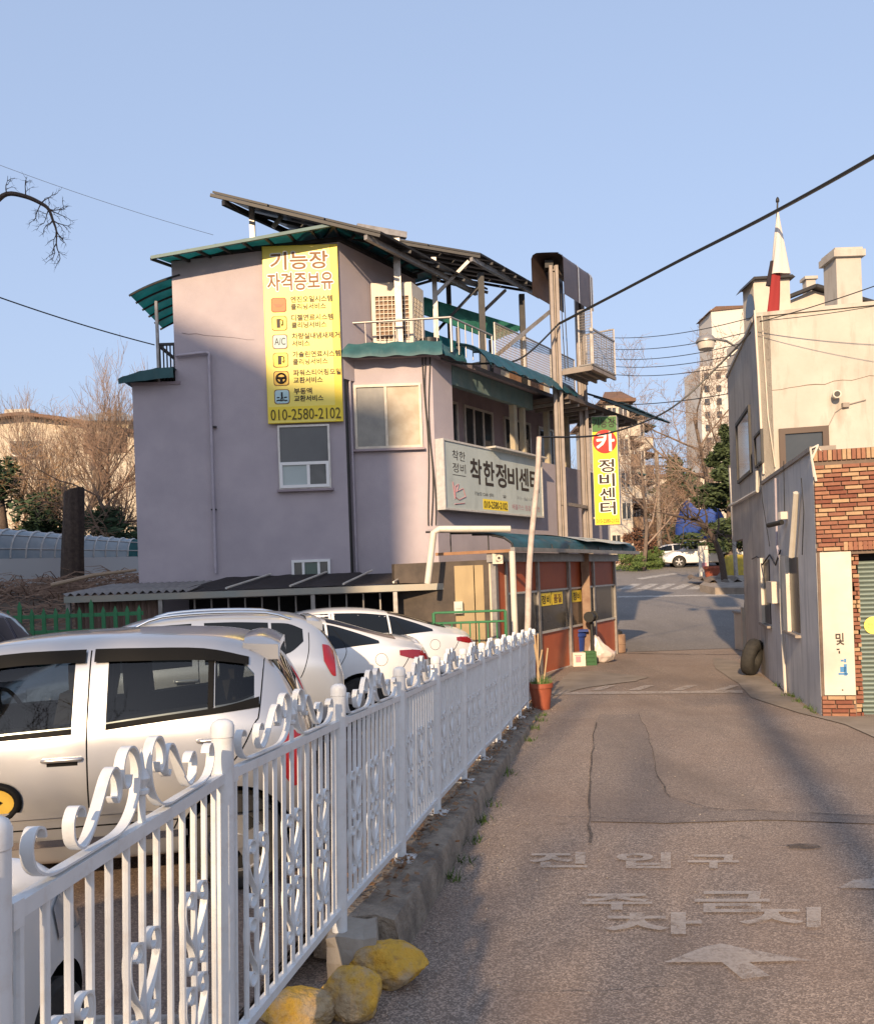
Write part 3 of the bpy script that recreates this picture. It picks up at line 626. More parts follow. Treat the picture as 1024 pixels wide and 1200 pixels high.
rows = [('엔진오일시스템', '클리닝서비스', m_orange), ('디젤연료시스템', '클리닝서비스', m_yel), ('차량실내냄새제거', '서비스', m_greyb), ('가솔린연료시스템', '클리닝서비스', m_yel), ('파워스티어링오일', '교환서비스', m_orange if False else mat('amber_ink', (.78, .5, .08), .5)), ('부동액', '교환서비스', m_lightb)]
for i, (a, b_, mm) in enumerate(rows):
    v0 = .292+i*.1035; n1 = len(a)*.079; n2 = len(b_)*.077
    bt(a, .36, .36+n1, v0-.004, v0+.030, m_ink, .022); bt(b_, .36, .36+n2, v0+.038, v0+.071, m_ink, .022)
    u0, u1 = .095, .3; zt = BZ1-BHt*v0; zb = BZ1-BHt*(v0+.083); cx = BX0+BW*(u0+u1)/2; cz = (zt+zb)/2; hw = BW*(u1-u0)/2; hh = (zt-zb)/2
    def rr_(k, y, m, nm):
        pts = []
        for (sx, sz) in ((1, 1), (-1, 1), (-1, -1), (1, -1)):
            for j in range(4):
                t = {(1, 1): 0, (-1, 1): 90, (-1, -1): 180, (1, -1): 270}[(sx, sz)]+j*30; r = .05
                pts.append((cx+sx*(hw*k-r)+r*math.cos(math.radians(t)), y, cz+sz*(hh*k-r)+r*math.sin(math.radians(t))))
        b = MB(); b.prism(pts, (0, -.002, 0)); return obj(nm, b, m, ban)
    rr_(1.0, 16.893, m_brown, 'icon_border'); rr_(.9, 16.8905, mm, 'icon_field')
    b = MB(); y = 16.8875; Q = lambda x, z: (cx+x*hw, y, cz+z*hh)
    if i == 0: b.prism([Q(-.35, -.3), Q(.3, -.3), Q(.62, .15), Q(.3, .0), Q(.1, .12), Q(-.35, .12), Q(-.65, .2), Q(-.6, .05)], (0, -.001, 0))
    elif i in (1, 3):
        b.prism([Q(-.35, -.62), Q(.12, -.62), Q(.12, .6), Q(-.35, .6)], (0, -.001, 0)); b.tube([Q(.12, .5), Q(.42, .4), Q(.48, -.2), Q(.35, -.4), Q(.28, -.1)], .012, 4)
    elif i == 2: text('A/C', b, Q(-.7, -.45), (hw*1.4, 0, 0), (0, 0, hh*.95), NF, 0, thick=0)
    elif i == 4:
        ring = [(cx+.62*hw*math.cos(t), y, cz+.62*hw*math.sin(t)) for t in [k*math.pi/12 for k in range(25)]]; b.tube(ring, .02, 4)
        b.tube([Q(-.6, .1), Q(0, .0), Q(.6, .1)], .025, 4); b.tube([Q(0, 0), Q(0, -.62)], .03, 4)
    else:
        b.tube([Q(0, .6), Q(0, -.2)], .018, 4); b.tube([Q(-.02, -.22), Q(.02, -.28)], .04, 6); b.tube([Q(-.7, -.55), Q(-.4, -.45), Q(-.1, -.55), Q(.2, -.45), Q(.5, -.55), Q(.7, -.5)], .012, 4); b.tube([Q(-.65, -.1), Q(-.3, -.1)], .012, 4); b.tube([Q(.3, -.1), Q(.65, -.1)], .012, 4)
    obj('icon', b, m_ink if i else mat('dark_orange_ink', (.55, .1, .03), .5), ban)
bt('010-2580-2102', .04, .97, .922, .983, mat('olive_ink', (.1, .075, .01), .6), .005, .004)
# board sign on the lane side
sg = thing('board_sign', 'pale grey signboard with black painted letters above the workshop', 'sign', SP(2.2, .2, 2.92))
SL, SZ0, SZ1, SOFF = 4.45, 2.93, 4.31, .2
mb = MB(); mb.obox(SP(.02, .03, SZ0), D33*SL, N33*(SOFF-.03), (0, 0, SZ1-SZ0)); obj('board', mb, mat('pale_sign_face', (.45, .50, .48), .55, col2=(.40, .45, .44), scale=1.4, streak=(.24, .27, .26), streak_scale=(1, 1, .3)), sg)
mb = MB()
for a, w, z0, h in ((.0, SL+.06, SZ0-.03, .04), (.0, SL+.06, SZ1-.01, .04)): mb.obox(SP(a-.02, .02, z0), D33*w, N33*(SOFF+.0), (0, 0, h))
for a in (-.02, SL+.0): mb.obox(SP(a, .02, SZ0+.01), D33*.04, N33*(SOFF+.0), (0, 0, SZ1-SZ0-.02))
obj('frame', mb, m_alu, sg)
def stx(s, u0, u1, v0, v1, m, bold=0, name='lettering', off=.004):
    mb = MB(); text(s, mb, SP(SL*u0, SOFF, SZ1-(SZ1-SZ0)*v1), D33*(SL*(u1-u0)), (0, 0, (SZ1-SZ0)*(v1-v0)), N33, bold, thick=off); return obj(name, mb, m, sg)
def srect(u0, u1, v0, v1, m, name, off=.001):
    mb = MB(); mb.obox(SP(SL*u0, SOFF, SZ1-(SZ1-SZ0)*v1), D33*(SL*(u1-u0)), N33*off, (0, 0, (SZ1-SZ0)*(v1-v0))); return obj(name, mb, m, sg)
for s_, a in zip('착한정비센터', (.235, .36, .485, .61, .735, .86)): stx(s_, a, a+.105, .20 if s_ != '비' else .22, .575, m_ink, .025)
stx('착한', .075, .19, .12, .27, m_ink, .0); stx('정비', .075, .19, .31, .45, m_ink, .0); srect(.075, .19, .485, .495, m_ink, 'rule', .003)
stx('기능장 CAR 센터', .265, .45, .70, .76, m_ink); stx('☎', .545, .585, .70, .75, m_ink)
srect(.345, .60, .80, .965, m_yel, 'phone_strip'); stx('010-2580-2102', .355, .59, .83, .94, m_ink, .015)
m_pinkink = mat('faded_red_ink', (.45, .22, .25), .6); m_fgrey = mat('faded_grey_ink', (.3, .32, .33), .6)
stx('배출가스 점검 에어컨', .645, .965, .83, .92, m_pinkink); stx('차·실내', .70, .88, .69, .75, m_fgrey)
mb = MB(); W = lambda u, v: SP(SL*u, SOFF+.006, SZ1-(SZ1-SZ0)*v); mb.tube([W(.07, .6), W(.085, .85), W(.09, .66), W(.12, .62), W(.1, .74), W(.16, .68), W(.18, .8), W(.12, .86), W(.09, .82)], .01, 4); mb.tube([W(.08, .93), W(.17, .9)], .01, 4); obj('scrawl', mb, m_pinkink, sg)
mb = MB(); mb.obox(SP(1.9, .06, SZ1+.03), D33*2.6, N33*.3, (0, 0, .04)); obj('light_bar', mb, m_alu, sg)
# upright hanging sign
VY = 22.3; a0 = P(692.5, 488, VY); b0 = P(722, 487, VY); c0 = P(697.5, 616, VY); d0 = P(727, 614, VY)
VX0 = (a0.x+c0.x)/2; VX1 = (b0.x+d0.x)/2; VZ1 = (a0.z+b0.z)/2; VZ0 = (c0.z+d0.z)/2; VW = VX1-VX0; VH = VZ1-VZ0
vsg = thing('hanging_sign', 'narrow upright yellow sign with a red disc and green head over the road corner', 'sign', ((VX0+VX1)/2, VY, VZ0))
mb = MB(); mb.obox((VX0, VY, VZ0), (VW, 0, 0), (.1, .3, 0), (0, 0, VH)); obj('box', mb, m_pvc, vsg)
mb = MB(); mb.box(((VX0+VX1)/2, VY-.004, (VZ0+VZ1)/2-VH*.07), (VW*.97, .006, VH*.855)); obj('yellow_face', mb, m_yel, vsg)
mb = MB(); mb.box(((VX0+VX1)/2, VY-.004, VZ1-VH*.075), (VW*.97, .006, VH*.14)); obj('green_face', mb, mat('green_vinyl', (.06, .16, .05), .5), vsg)
mb = MB(); R_ = VW*.47; mb.prism([((VX0+VX1)/2+R_*math.cos(t), VY-.008, VZ1-VH*.235+R_*math.sin(t)) for t in [k*math.pi/16 for k in range(32)]], (0, -.004, 0)); obj('red_disc', mb, m_red, vsg)
def vt(s, u0, u1, v0, v1, m, bold=0, y=.014): mb = MB(); text(s, mb, (VX0+VW*u0, VY-y, VZ1-VH*v1), (VW*(u1-u0), 0, 0), (0, 0, VH*(v1-v0)), NF, bold, thick=0); obj('lettering', mb, m, vsg)
vt('기능장', .05, .92, .02, .105, m_ink, .01); vt('카', .18, .86, .15, .32, m_inkw, .03)
for k, s_ in enumerate('정비센터'):
    v0 = .40+k*.13
    mb = MB(); text(s_, mb, (VX0+VW*.24, VY-.010, VZ1-VH*(v0+.115)), (VW*.58, 0, 0), (0, 0, VH*.115), NF, .08, .06, thick=0); obj('lettering_outline', mb, m_inkw, vsg)
    vt(s_, .24, .82, v0, v0+.115, m_ink, .02)
vt('010-2580-2102', .06, .94, .945, .98, m_ink)
mb = MB(); mb.bar(((VX0+VX1)/2-.1, VY+.12, VZ1-.1), ((VX0+VX1)/2-.6, VY+.3, VZ1-.1), .05); mb.bar(((VX0+VX1)/2-.1, VY+.12, VZ0+.2), ((VX0+VX1)/2-.6, VY+.3, VZ0+.2), .05); obj('bracket', mb, m_steel, vsg)
# ------------------------------------------------------------------ on the roof: air conditioner, solar panels, hoist
m_acb = mat('beige_enamel', (.62, .55, .45), .5, col2=(.52, .46, .38), scale=3, streak=(.4, .33, .25), streak_amt=.4)
m_coil = mat('copper_coil', (.24, .15, .09), .7, col2=(.16, .1, .065), scale=30)
a = P(437, 404, 17.75); c = P(482, 330, 17.75); AW = c.x-a.x; AH = c.z-a.z; az = a.z
acu = thing('air_conditioner', 'tall beige air conditioner with a grille on the terrace behind the railing', 'air conditioner', (a.x+AW/2, 18, ZT+.1))
AD_ = .62; ex = Vector((1, 0, 0)); sd = Vector((.38, .925, 0)); A0 = Vector((a.x, 17.75, az))
mb = MB(); mb.obox(A0+Vector((0, 0, AH*.78)), ex*AW, sd*AD_, (0, 0, AH*.22)); mb.obox(A0, ex*AW, sd*AD_, (0, 0, AH*.06))
for o_ in (A0, A0+ex*(AW-.07), A0+sd*(AD_-.07), A0+ex*(AW-.07)+sd*(AD_-.07)): mb.obox(o_+Vector((0, 0, AH*.06)), ex*.07, sd*.07, (0, 0, AH*.72))
obj('casing', mb, m_acb, acu)
mb = MB(); mb.obox(A0+ex*.03+sd*.04+Vector((0, 0, AH*.06)), ex*(AW-.06), sd*(AD_-.08), (0, 0, AH*.72)); obj('coil', mb, m_coil, acu)
mb = MB()
for k in range(9): x = .07+(AW-.14)*k/8; mb.bar(A0+ex*x+sd*.01+Vector((0, 0, AH*.06)), A0+ex*x+sd*.01+Vector((0, 0, AH*.78)), .014)
for k in range(10): z = AH*(.08+.07*k); mb.bar(A0+ex*.06+sd*.012+Vector((0, 0, z)), A0+ex*(AW-.06)+sd*.012+Vector((0, 0, z)), .014)
obj('grille', mb, m_acb, acu)
mb = MB(); S1 = A0+ex*AW
for k in range(7): mb.bar(S1+sd*(.08+.46*k/6)+Vector((-.005, 0, AH*.06)), S1+sd*(.08+.46*k/6)+Vector((-.005, 0, AH*.78)), .012)
for k in range(10): z = AH*(.08+.07*k); mb.bar(S1+sd*.07+Vector((-.006, 0, z)), S1+sd*.56+Vector((-.006, 0, z)), .012)
obj('grille', mb, m_acb, acu)
mb = MB(); mb.box((a.x+.12, 18.0, (az+ZT+.1)/2), (.1, .5, az-ZT-.1)); mb.box((a.x+AW, 18.1, (az+ZT+.1)/2), (.1, .5, az-ZT-.1)); obj('foot', mb, m_frame, acu)
mb = MB(); p = P(503, 392, 17.8); mb.tube([(p.x, 17.8, ZT+.1), (p.x, 17.8, ZT+.5)], .22, 12); o = obj('barrel', mb, m_black, label='small black drum beside the terrace air conditioner', cat='drum', smooth=50)
# solar panels: cells on a steel frame, tilted down to the right
m_cell = mat('solar_backsheet', (.012, .012, .014), .35); m_cellg = mat('solar_glass', (.015, .018, .03), .12)
def solar(name, label, c0, c1, c2, nu, nv, posts, gap=.035):       # c0 near high end, c1 near low end, c2 far high end
    so = thing(name, label, 'solar panel', (c0.x, c0.y, ZT+.1)); U = c1-c0; V = c2-c0; nn = U.cross(V).normalized(); nn = nn if nn.z > 0 else -nn
    du = U.length/nu; dv = V.length/nv; eu = U.normalized(); ev = V.normalized()
    for i in range(nu):
        for j in range(nv):
            mb = MB(); mb.obox(c0+eu*(du*i+gap/2)+ev*(dv*j+gap/2), eu*(du-gap), ev*(dv-gap), nn*.04); obj('solar_module', mb, m_cell, so)
            
    for j in range(nv*2+1):
        mb = MB(); q = c0+ev*(V.length*j/(nv*2))-nn*.05; mb.bar(q, q+U, .035, .06); obj('purlin', mb, m_frame, so)
    for i in (0, 1):
        mb = MB(); q = c0+U*(.08+.84*i)-nn*.13; mb.bar(q, q+V, .08, .1); obj('beam', mb, m_steel if i else m_frame, so)
    for p, q, w, mm in posts:
        mb = MB(); mb.bar(p, q, w); obj('support_post', mb, mm, so)
    return so
A1 = P(247, 225, 16.4); A1r = Vector((P(446, 273, 16.4).x, 16.4, P(446, 273, 16.4).z)); A1f = A1+D33*4.2
px_ = P(295, 262, 16.9)
solar('solar_array', 'black solar array jutting over the upper roof above the yellow banner', A1, A1r, A1f, 3, 2, [((px_.x, 16.95, px_.z-.35), (px_.x, 16.95, P(295, 240, 16.9).z), .1, m_steel), (P(320, 266, 17.2), P(336, 246, 17.2), .07, m_steel)])
A2 = P(440, 277, 19.0); A2r = P(563, 298, 19.0); A2f = A2+D33*3.45+Vector((0, 0, .05))
def vpost(x, y0, Y, z1=None): a = P(x, y0, Y); return ((a.x, Y, ZT+.1), (a.x, Y, a.z if z1 is None else z1))
sup = [(*vpost(508, 302, 18.9), .11, m_steel), (*vpost(464, 276, 17.6), .14, m_steel), (*vpost(525, 325, 20.9), .12, m_frame), (*vpost(563, 320, 19.6), .14, m_frame), (*vpost(611, 345, 21.4), .14, m_frame), (P(508, 348, 18.9), P(549, 306, 18.9), .07, m_steel), (P(505, 395, 19.6), P(562, 334, 19.6), .06, m_frame), (P(563, 368, 19.6), P(592, 340, 20.4), .06, m_frame), (P(418, 266, 17.3), P(476, 276, 17.6), .12, m_steel), (P(575, 422, 19.8), P(648, 362, 20.9), .08, m_steel)]
solar('solar_array', 'black solar array on steel posts sheltering the rooftop terrace', A2, A2r, A2f, 2, 3, sup)
# green corrugated lean-to on the terrace
lt = thing('lean_to_roof', 'small green corrugated lean-to roof under the terrace solar array', 'roof shelter', P(550, 420, 19.5))
g0, g1, g2, g3 = P(492, 366, 18.8), P(577, 398, 20.4), P(614, 384, 21.8), P(497, 349, 19.4)
mb = MB(); mb.grid(lambda u, v: lerp(lerp(g0, g1, u), lerp(g3, g2, u), v)+Vector((0, 0, .05*math.sin(v*2*math.pi*11))), 4, 88); obj('corrugated_sheet', mb, teal_mat('green_corrugated', (.10, .42, .31), .6), lt, smooth=60)
for u in (.02, .5, .97):
    p = lerp(g0, g1, u); mb = MB(); mb.bar((p.x, p.y, ZT+.1), (p.x, p.y, p.z-.03), .09); obj('post', mb, m_frame, lt)
mb = MB(); mb.grid(lambda u, v: lerp(g0, g1, .05+.55*u)+Vector((0, .35, -.25-.55*v)), 4, 2); obj('side_sheet', mb, m_teal, lt)
# netting and timber behind it on the terrace
m_netw = mat('grey_wire', (.33, .3, .27), .5, .4)
def wire_panel(name, o, u, v, nu, nv, parent, r=.006, fr=.04, m=None):
    o, u, v = Vector(o), Vector(u), Vector(v); mb = MB()
    for k in range(1, nu): mb.tube([o+u*k/nu, o+u*k/nu+v], r, 3, False)
    for k in range(1, nv): mb.tube([o+v*k/nv, o+v*k/nv+u], r, 3, False)
    w = obj('wire_mesh', mb, m or m_netw, parent)
    mb = MB()
    for p, q in ((o, o+u), (o+v, o+u+v), (o, o+v), (o+u, o+u+v)): mb.bar(p, q, fr)
    obj('mesh_frame', mb, m_steel, parent); return w
tn = thing('terrace_fence', 'wire mesh guard fence along the open edge of the terrace', 'fence', SP(5, 0, ZT+.1))
for k in range(3): wire_panel('p', SP(2.6+k*1.5, .05, ZT+.3), D33*1.44, (0, 0, 1.0), 22, 16, tn, .008, .03, mat('tan_netting', (.36, .29, .22), .8))
m_wood = mat('weathered_timber', (.3, .16, .085), .8, col2=(.22, .12, .06), scale=6, streak=(.38, .27, .17), streak_scale=(1, 1, 4))
hut = thing('timber_shed', 'low timber and board shed standing on the terrace behind mesh', 'shed', SP(6, -1.2, ZT+.1))
for k in range(7):
    mb = MB(); mb.obox(SP(4.6+k*.4, -.9, ZT+.1), D33*.38, N33*.04, (0, 0, .85)); obj('plank', mb, m_wood if k % 3 else mat('pale_board', (.6, .52, .38), .7), hut)
mb = MB(); mb.obox(SP(4.5, -2.2, ZT+.97), D33*3, N33*1.4, (0, 0, .06)); obj('roof', mb, mat('pale_roof_sheet', (.5, .48, .45), .6), hut)
# goods hoist: two columns, hood, platform and mesh cage
hz0 = lane_h(20.5)
ho = thing('goods_hoist', 'goods hoist with two steel columns and a brown arched hood beside the terrace', 'hoist', (2.9, 20.5, hz0))
def pxp(x, Y, z):                                  # point seen at picture column x at this distance and height
    b = (z-CAMZ)/Y; u = (x-CX)/F; a_ = u; 
    for _ in range(6): v = (b+u*RS)/RC; a_ = u*RC+v*RS
    return Vector((a_*Y, Y, z))
m_col = mat('hoist_column', (.29, .25, .225), .6, .2, col2=(.23, .2, .18), scale=4, streak=(.2, .13, .09), streak_amt=.5)
h1 = P(654, 480, 20.5); h2 = P(683, 480, 22.1); T1 = P(644, 312, 20.5).z; T2 = P(671, 350, 22.1).z
mb = MB()
for dx in (-.07, .07): mb.box((h1.x+dx, 20.5, (hz0+T1)/2), (.075, .18, T1-hz0))
mb.box((h1.x, 20.56, (hz0+T1)/2), (.1, .05, T1-hz0)); obj('column', mb, m_col, ho)
mb = MB()
for dx in (-.075, .075): mb.box((h2.x+dx, 22.1, (hz0+T1)/2), (.08, .18, T1-hz0))
mb.box((h2.x, 22.16, (hz0+T1)/2), (.1, .05, T1-hz0)); obj('column', mb, m_col, ho)
mb = MB(); mb.bar((h1.x, 20.5, T1-.05), (h2.x, 22.1, T1-.05), .12); mb.bar((h1.x, 20.5, P(650, 455, 20.5).z), (h2.x, 22.1, P(650, 455, 20.5).z), .1, .18); mb.bar((h1.x, 20.5, P(650, 590, 20.5).z), (h2.x, 22.1, P(650, 590, 20.5).z), .08); obj('cross_beam', mb, m_col, ho)
m_hood = mat('brown_hood', (.065, .043, .036), .4, .3, col2=(.09, .06, .05), scale=3)
hc = P(642, 330, 20.15); HW = .37; zt_ = P(642, 296, 20.15).z; zb_ = P(634, 345, 20.15).z
prof = [(-HW, zb_), (-HW, zt_-.14), (-HW+.04, zt_-.05), (-HW+.12, zt_-.005), (-.1, zt_), (.1, zt_-.0), (HW-.12, zt_-.005), (HW-.04, zt_-.05), (HW, zt_-.14), (HW, zb_)]
def hood(sec0, sec1, mm, nm, k=1.0):
    mb = MB(); mb.grid(lambda u, v: (lambda q: Vector((hc.x, 20.15, 0))+Vector((q[0]*k, 0, 0))+D33*(sec0+(sec1-sec0)*v)+Vector((0, 0, zb_+(q[1]-zb_)*(1+(k-1)*.5))))(prof[int(round(u*9))]), 9, 1)
    return obj(nm, mb, mm, ho, smooth=50)
hood(0, 1.75, m_hood, 'hood')
for q in (0, .85, 1.6, 1.72): hood(q, q+.06, m_alu if q else m_hood, 'hood_band', 1.025)
mb = MB(); mb.box((h1.x-.1, 20.6, T1+.05), (.2, .3, .18)); mb.tube([(h1.x-.1, 20.6, T1+.1), (h1.x-.1, 20.6, zt_-.02)], .05, 8); obj('motor', mb, m_frame, ho)
mb = MB()
for dx in (.2, .28): mb.tube([(h1.x+dx, 20.75, zb_+.2), (h1.x+dx+.05, 20.8, P(660, 445, 20.7).z)], .012, 5)
obj('hoist_chain', mb, m_frame, ho)
pz = P(690, 437, 21).z; pf = Vector((h1.x+.05, 20.55, pz)); W1 = Vector((.93, -.3, 0)).normalized()
W1 = N33; PL = [pf+W1*.1, pf+W1*.85, pf+W1*.85+D33*1.5, pf+W1*.1+D33*1.5]
mb = MB(); mb.prism(PL, (0, 0, -.05)); obj('platform', mb, m_steel, ho)
mb = MB()
for t in (.0, .33, .66, 1): mb.bar(lerp(PL[0], PL[1], t)-Vector((0, 0, .09)), lerp(PL[3], PL[2], t)-Vector((0, 0, .09)), .05, .08)
mb.bar(PL[0]-Vector((0, 0, .1)), PL[1]-Vector((0, 0, .1)), .06, .1); obj('platform_joist', mb, m_col, ho)
wire_panel('cage', PL[1], PL[2]-PL[1], (0, 0, .85), 24, 14, ho, .006, .04); wire_panel('cage', PL[0]+(PL[3]-PL[0]), PL[2]-PL[3], (0, 0, 1.15), 18, 18, ho, .006, .035)
wire_panel('cage', PL[0]+N33*.45, (PL[1]-PL[0])*.45, (0, 0, 1.3), 10, 20, ho, .006, .035)
# ------------------------------------------------------------------ workshop annex on the lane
DS = Vector((.475, .88, 0)).normalized(); NS = Vector((DS.y, -DS.x, 0)); SHO = Vector((.96, 14.07, 0)); SHL = 6.75
def SH(t, off, z): p = SHO+DS*t+NS*off; return Vector((p.x, p.y, z))
anx = thing('workshop_annex', 'low workshop front with red panels and dusty glass under a blue awning', 'workshop', SH(3.4, 0, -.35))
m_redp = mat('red_panel', (.45, .11, .04), .5, col2=(.37, .085, .032), scale=1.5, streak=(.24, .06, .03), streak_scale=(1, 1, .3), streak_amt=.4)
m_shopg = mat('shop_glass', (.055, .05, .045), .12, spec=.7, col2=(.1, .09, .075), scale=1.1)
seg = [(0, .42, 'j'), (.42, 1.85, 'p'), (1.9, 3.52, 'p'), (3.6, 5.1, 'p'), (5.15, 6.68, 'p')]
for a, b_, k in seg:
    if k == 'j':
        mb = MB(); mb.obox(SH(a, -.05, -.45), DS*(b_-a), NS*.05, (0, 0, 2.2)); obj('door_panel', mb, m_redp, anx); continue
    for z0, z1, mm, nm in ((1.235, 1.76, m_redp, 'upper_panel'), (.46, 1.2, m_shopg, 'glass_pane'), (-.32, .42, m_redp, 'lower_panel')):
        mb = MB(); mb.obox(SH(a+.03, -.05, z0), DS*(b_-a-.06), NS*.03, (0, 0, z1-z0)); obj(nm, mb, mm, anx)
    mb = MB(); mb.obox(SH(a+.03, -.05, 1.2), DS*(b_-a-.06), NS*.06, (0, 0, .035)); obj('rail', mb, m_alu, anx)
    mb = MB(); mb.obox(SH(a+.03, -.05, .42), DS*(b_-a-.06), NS*.06, (0, 0, .04)); obj('rail', mb, m_alu, anx)
    mb = MB(); mb.obox(SH(a+.03, -.05, -.46), DS*(b_-a-.06), NS*.06, (0, 0, .14)); obj('rail', mb, m_alu, anx)
for a in (0, .42, 1.875, 3.56, 5.125, 6.7):
    mb = MB(); mb.obox(SH(a-.045, -.06, -.5), DS*.09, NS*.09, (0, 0, 2.3)); obj('frame_post', mb, m_steel, anx)
mb = MB(); mb.obox(SH(-.1, -.1, 1.76), DS*(SHL+.1), NS*.2, (0, 0, .16)); obj('shutter_box', mb, m_steel, anx)
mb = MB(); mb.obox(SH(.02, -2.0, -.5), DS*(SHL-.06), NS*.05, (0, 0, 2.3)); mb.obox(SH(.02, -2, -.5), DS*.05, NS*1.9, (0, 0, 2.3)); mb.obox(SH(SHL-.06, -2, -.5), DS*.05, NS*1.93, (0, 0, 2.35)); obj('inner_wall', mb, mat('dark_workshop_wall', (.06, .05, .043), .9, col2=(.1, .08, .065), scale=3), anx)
# posters in the glass
for a, s_ in ((2.0, '정비'), (2.62, '품질'), (3.75, '정비')):
    mb = MB(); mb.obox(SH(a, -.012, .93), DS*.56, NS*.004, (0, 0, .24)); po = obj('poster', mb, m_yel, anx)
    mb = MB(); text(s_, mb, SH(a+.06, -.004, .97), DS*.42, (0, 0, .16), NS, .02, thick=0); obj('lettering', mb, m_ink if a != 2.62 else m_brown, po)
# beige end wall, door and meter
m_beige = mat('beige_panel', (.38, .29, .16), .7, col2=(.33, .25, .14), scale=2, streak=(.24, .18, .1), streak_scale=(1.5, 1.5, .2), streak_amt=.5)
ea = P(533, 700, 14.25); eb = P(577, 700, 14.1)
for x0, x1 in ((533, 556), (556.5, 577)):
    a = P(x0, 700, 14.2); b_ = P(x1, 700, 14.2); mb = MB(); mb.box(((a.x+b_.x)/2, 14.22, .62), (b_.x-a.x-.01, .05, 2.2)); obj('end_panel', mb, m_beige, anx)
mb = MB(); mb.box((P(578, 700, 14.1).x, 14.12, .66), (.12, .1, 2.3)); obj('corner_post', mb, mat('cream_paint', (.6, .5, .38), .7, col2=(.5, .42, .32), scale=4), anx)
mb = MB(); p = P(537, 712, 14.15); mb.box((p.x, 14.14, p.z), (.14, .1, .2)); mb.box((p.x, 14.08, p.z+.02), (.09, .02, .07)); obj('meter_box', mb, m_pvc, anx)
mb = MB(); p = P(583, 654, 13.95); mb.box((p.x, 14.0, p.z), (.17, .1, .19)); mb.tube([(p.x+.02, 13.95, p.z), (p.x+.02, 13.93, p.z)], .05, 12); obj('lamp_box', mb, m_acb, anx)
mb = MB(); mb.tube([(p.x+.02, 13.94, p.z), (p.x+.02, 13.92, p.z)], .022, 10); obj('lens', mb, m_black, anx)
# awning with open arched end
prof = [(2.35, 1.98), (2.33, 2.08), (2.2, 2.17), (1.9, 2.25), (1.5, 2.3), (1.2, 2.33), (.75, 2.35)]
def AWP(t, o, z): return SH(t, o-1.98, z)
mb = MB(); mb.grid(lambda u, v: AWP(-.1+7.4*u, prof[int(round(v*6))][0], prof[int(round(v*6))][1]+.012*math.sin(u*70)), 70, 6); obj('awning', mb, m_bluet, anx, smooth=60)
for k in range(9):
    mb = MB(); mb.tube([AWP(-.08+k*.9, o_, z-.03) for o_, z in prof], .018, 6); obj('awning_rib', mb, m_frame, anx)
for k in (1, 3, 5):
    mb = MB(); mb.tube([AWP(-.05, prof[k][0], prof[k][1]-.03), AWP(-.05, prof[k][0], 1.93)], .012, 5); obj('awning_rib', mb, m_frame, anx)
mb = MB(); mb.bar(AWP(-.12, .95, 1.93), AWP(-.12, 2.36, 1.93), .05); obj('awning_beam', mb, m_wood, anx)
mb = MB(); mb.bar(AWP(-.15, 2.37, 1.95), AWP(7.4, 2.37, 1.95), .08, .07); obj('gutter', mb, m_steel, anx)
mb = MB(); mb.grid(lambda u, v: AWP(3.4+3.6*u, 2.45-1.3*v, 2.14+.2*math.sin(v*1.5)+.015*math.sin(u*9+v*3)), 20, 6); obj('loose_sheet', mb, mat('pale_sheet', (.42, .46, .47), .5, col2=(.34, .38, .4), scale=3), anx, smooth=60)
# brown steel column standing before the glass
p = P(686, 700, 17.9); gz = lane_h(17.9)
mb = MB(); mb.box((p.x, 17.9, (gz+2.0)/2), (.17, .17, 2.0-gz)); mb.bar((p.x, 17.9, 1.3), (p.x-.5, 18.1, 1.3), .08); obj('column', mb, mat('rusty_column', (.2, .12, .08), .7, col2=(.28, .19, .13), scale=5), anx)
# cream gutter pipes and leaning pole
mb = MB(); q = [P(598, 620, 13.9), P(515, 620, 13.9), P(508, 624, 13.9), P(501, 684, 13.9)]
mb.tube([q[0], lerp(q[1], q[0], .08), q[1], q[2], q[3]], .055, 10); obj('gutter_pipe', mb, m_pvc, anx, smooth=50)
a = P(600, 646, 13.4); mb = MB(); mb.tube([(a.x, 13.4, -.3), (a.x, 13.4, a.z)], .05, 10); obj('down_pipe', mb, m_pvc, anx, smooth=50)
a = P(612, 800, 13.0); b_ = P(631, 512, 13.0); b_.z += 0
mb = MB(); a.z = lane_h(13); mb.tube([lerp(a, b_, t)+Vector((.02*math.sin(t*9), 0, 0)) for t in [k/10 for k in range(11)]], [.052-.012*k/10 for k in range(11)], 10)
lp = obj('leaning_pole', mb, mat('pale_pole', (.5, .43, .38), .6, col2=(.38, .32, .28), scale=7, streak=(.24, .17, .13), streak_scale=(3, 3, 3)), smooth=50, label='thin pale leaning pole in front of the grey signboard', cat='pole'); POLE_TOP = b_
# ------------------------------------------------------------------ long low shelter in front of the building
shl = thing('parking_shelter', 'long low lean-to shelter with black netting along the building foot', 'shelter', P(300, 700, 15) - Vector((0, 0, 1.8)))
bz = P(300, 695, 14.6).z; x0 = P(76, 700, 14.6).x; x1 = P(545, 690, 14.6).x
mb = MB(); mb.box(((x0+x1)/2, 14.6, bz), (x1-x0, .09, .11)); obj('beam', mb, mat('grey_green_beam', (.27, .28, .25), .5, .2, col2=(.34, .3, .24), scale=1.5), shl)
m_corr = mat('grey_corrugated', (.26, .24, .22), .8, col2=(.2, .18, .17), scale=3)
mb = MB(); xa = P(205, 690, 14.6).x
mb.grid(lambda u, v: (x0-.05+(xa+.3-x0)*u, 14.55+2.35*v, bz+.08+.16*v+.025*math.sin(u*2*math.pi*16)), 128, 3); obj('corrugated_sheet', mb, m_corr, shl, smooth=60)
xn0 = P(205, 690, 14.7).x; xn1 = P(530, 690, 14.7).x
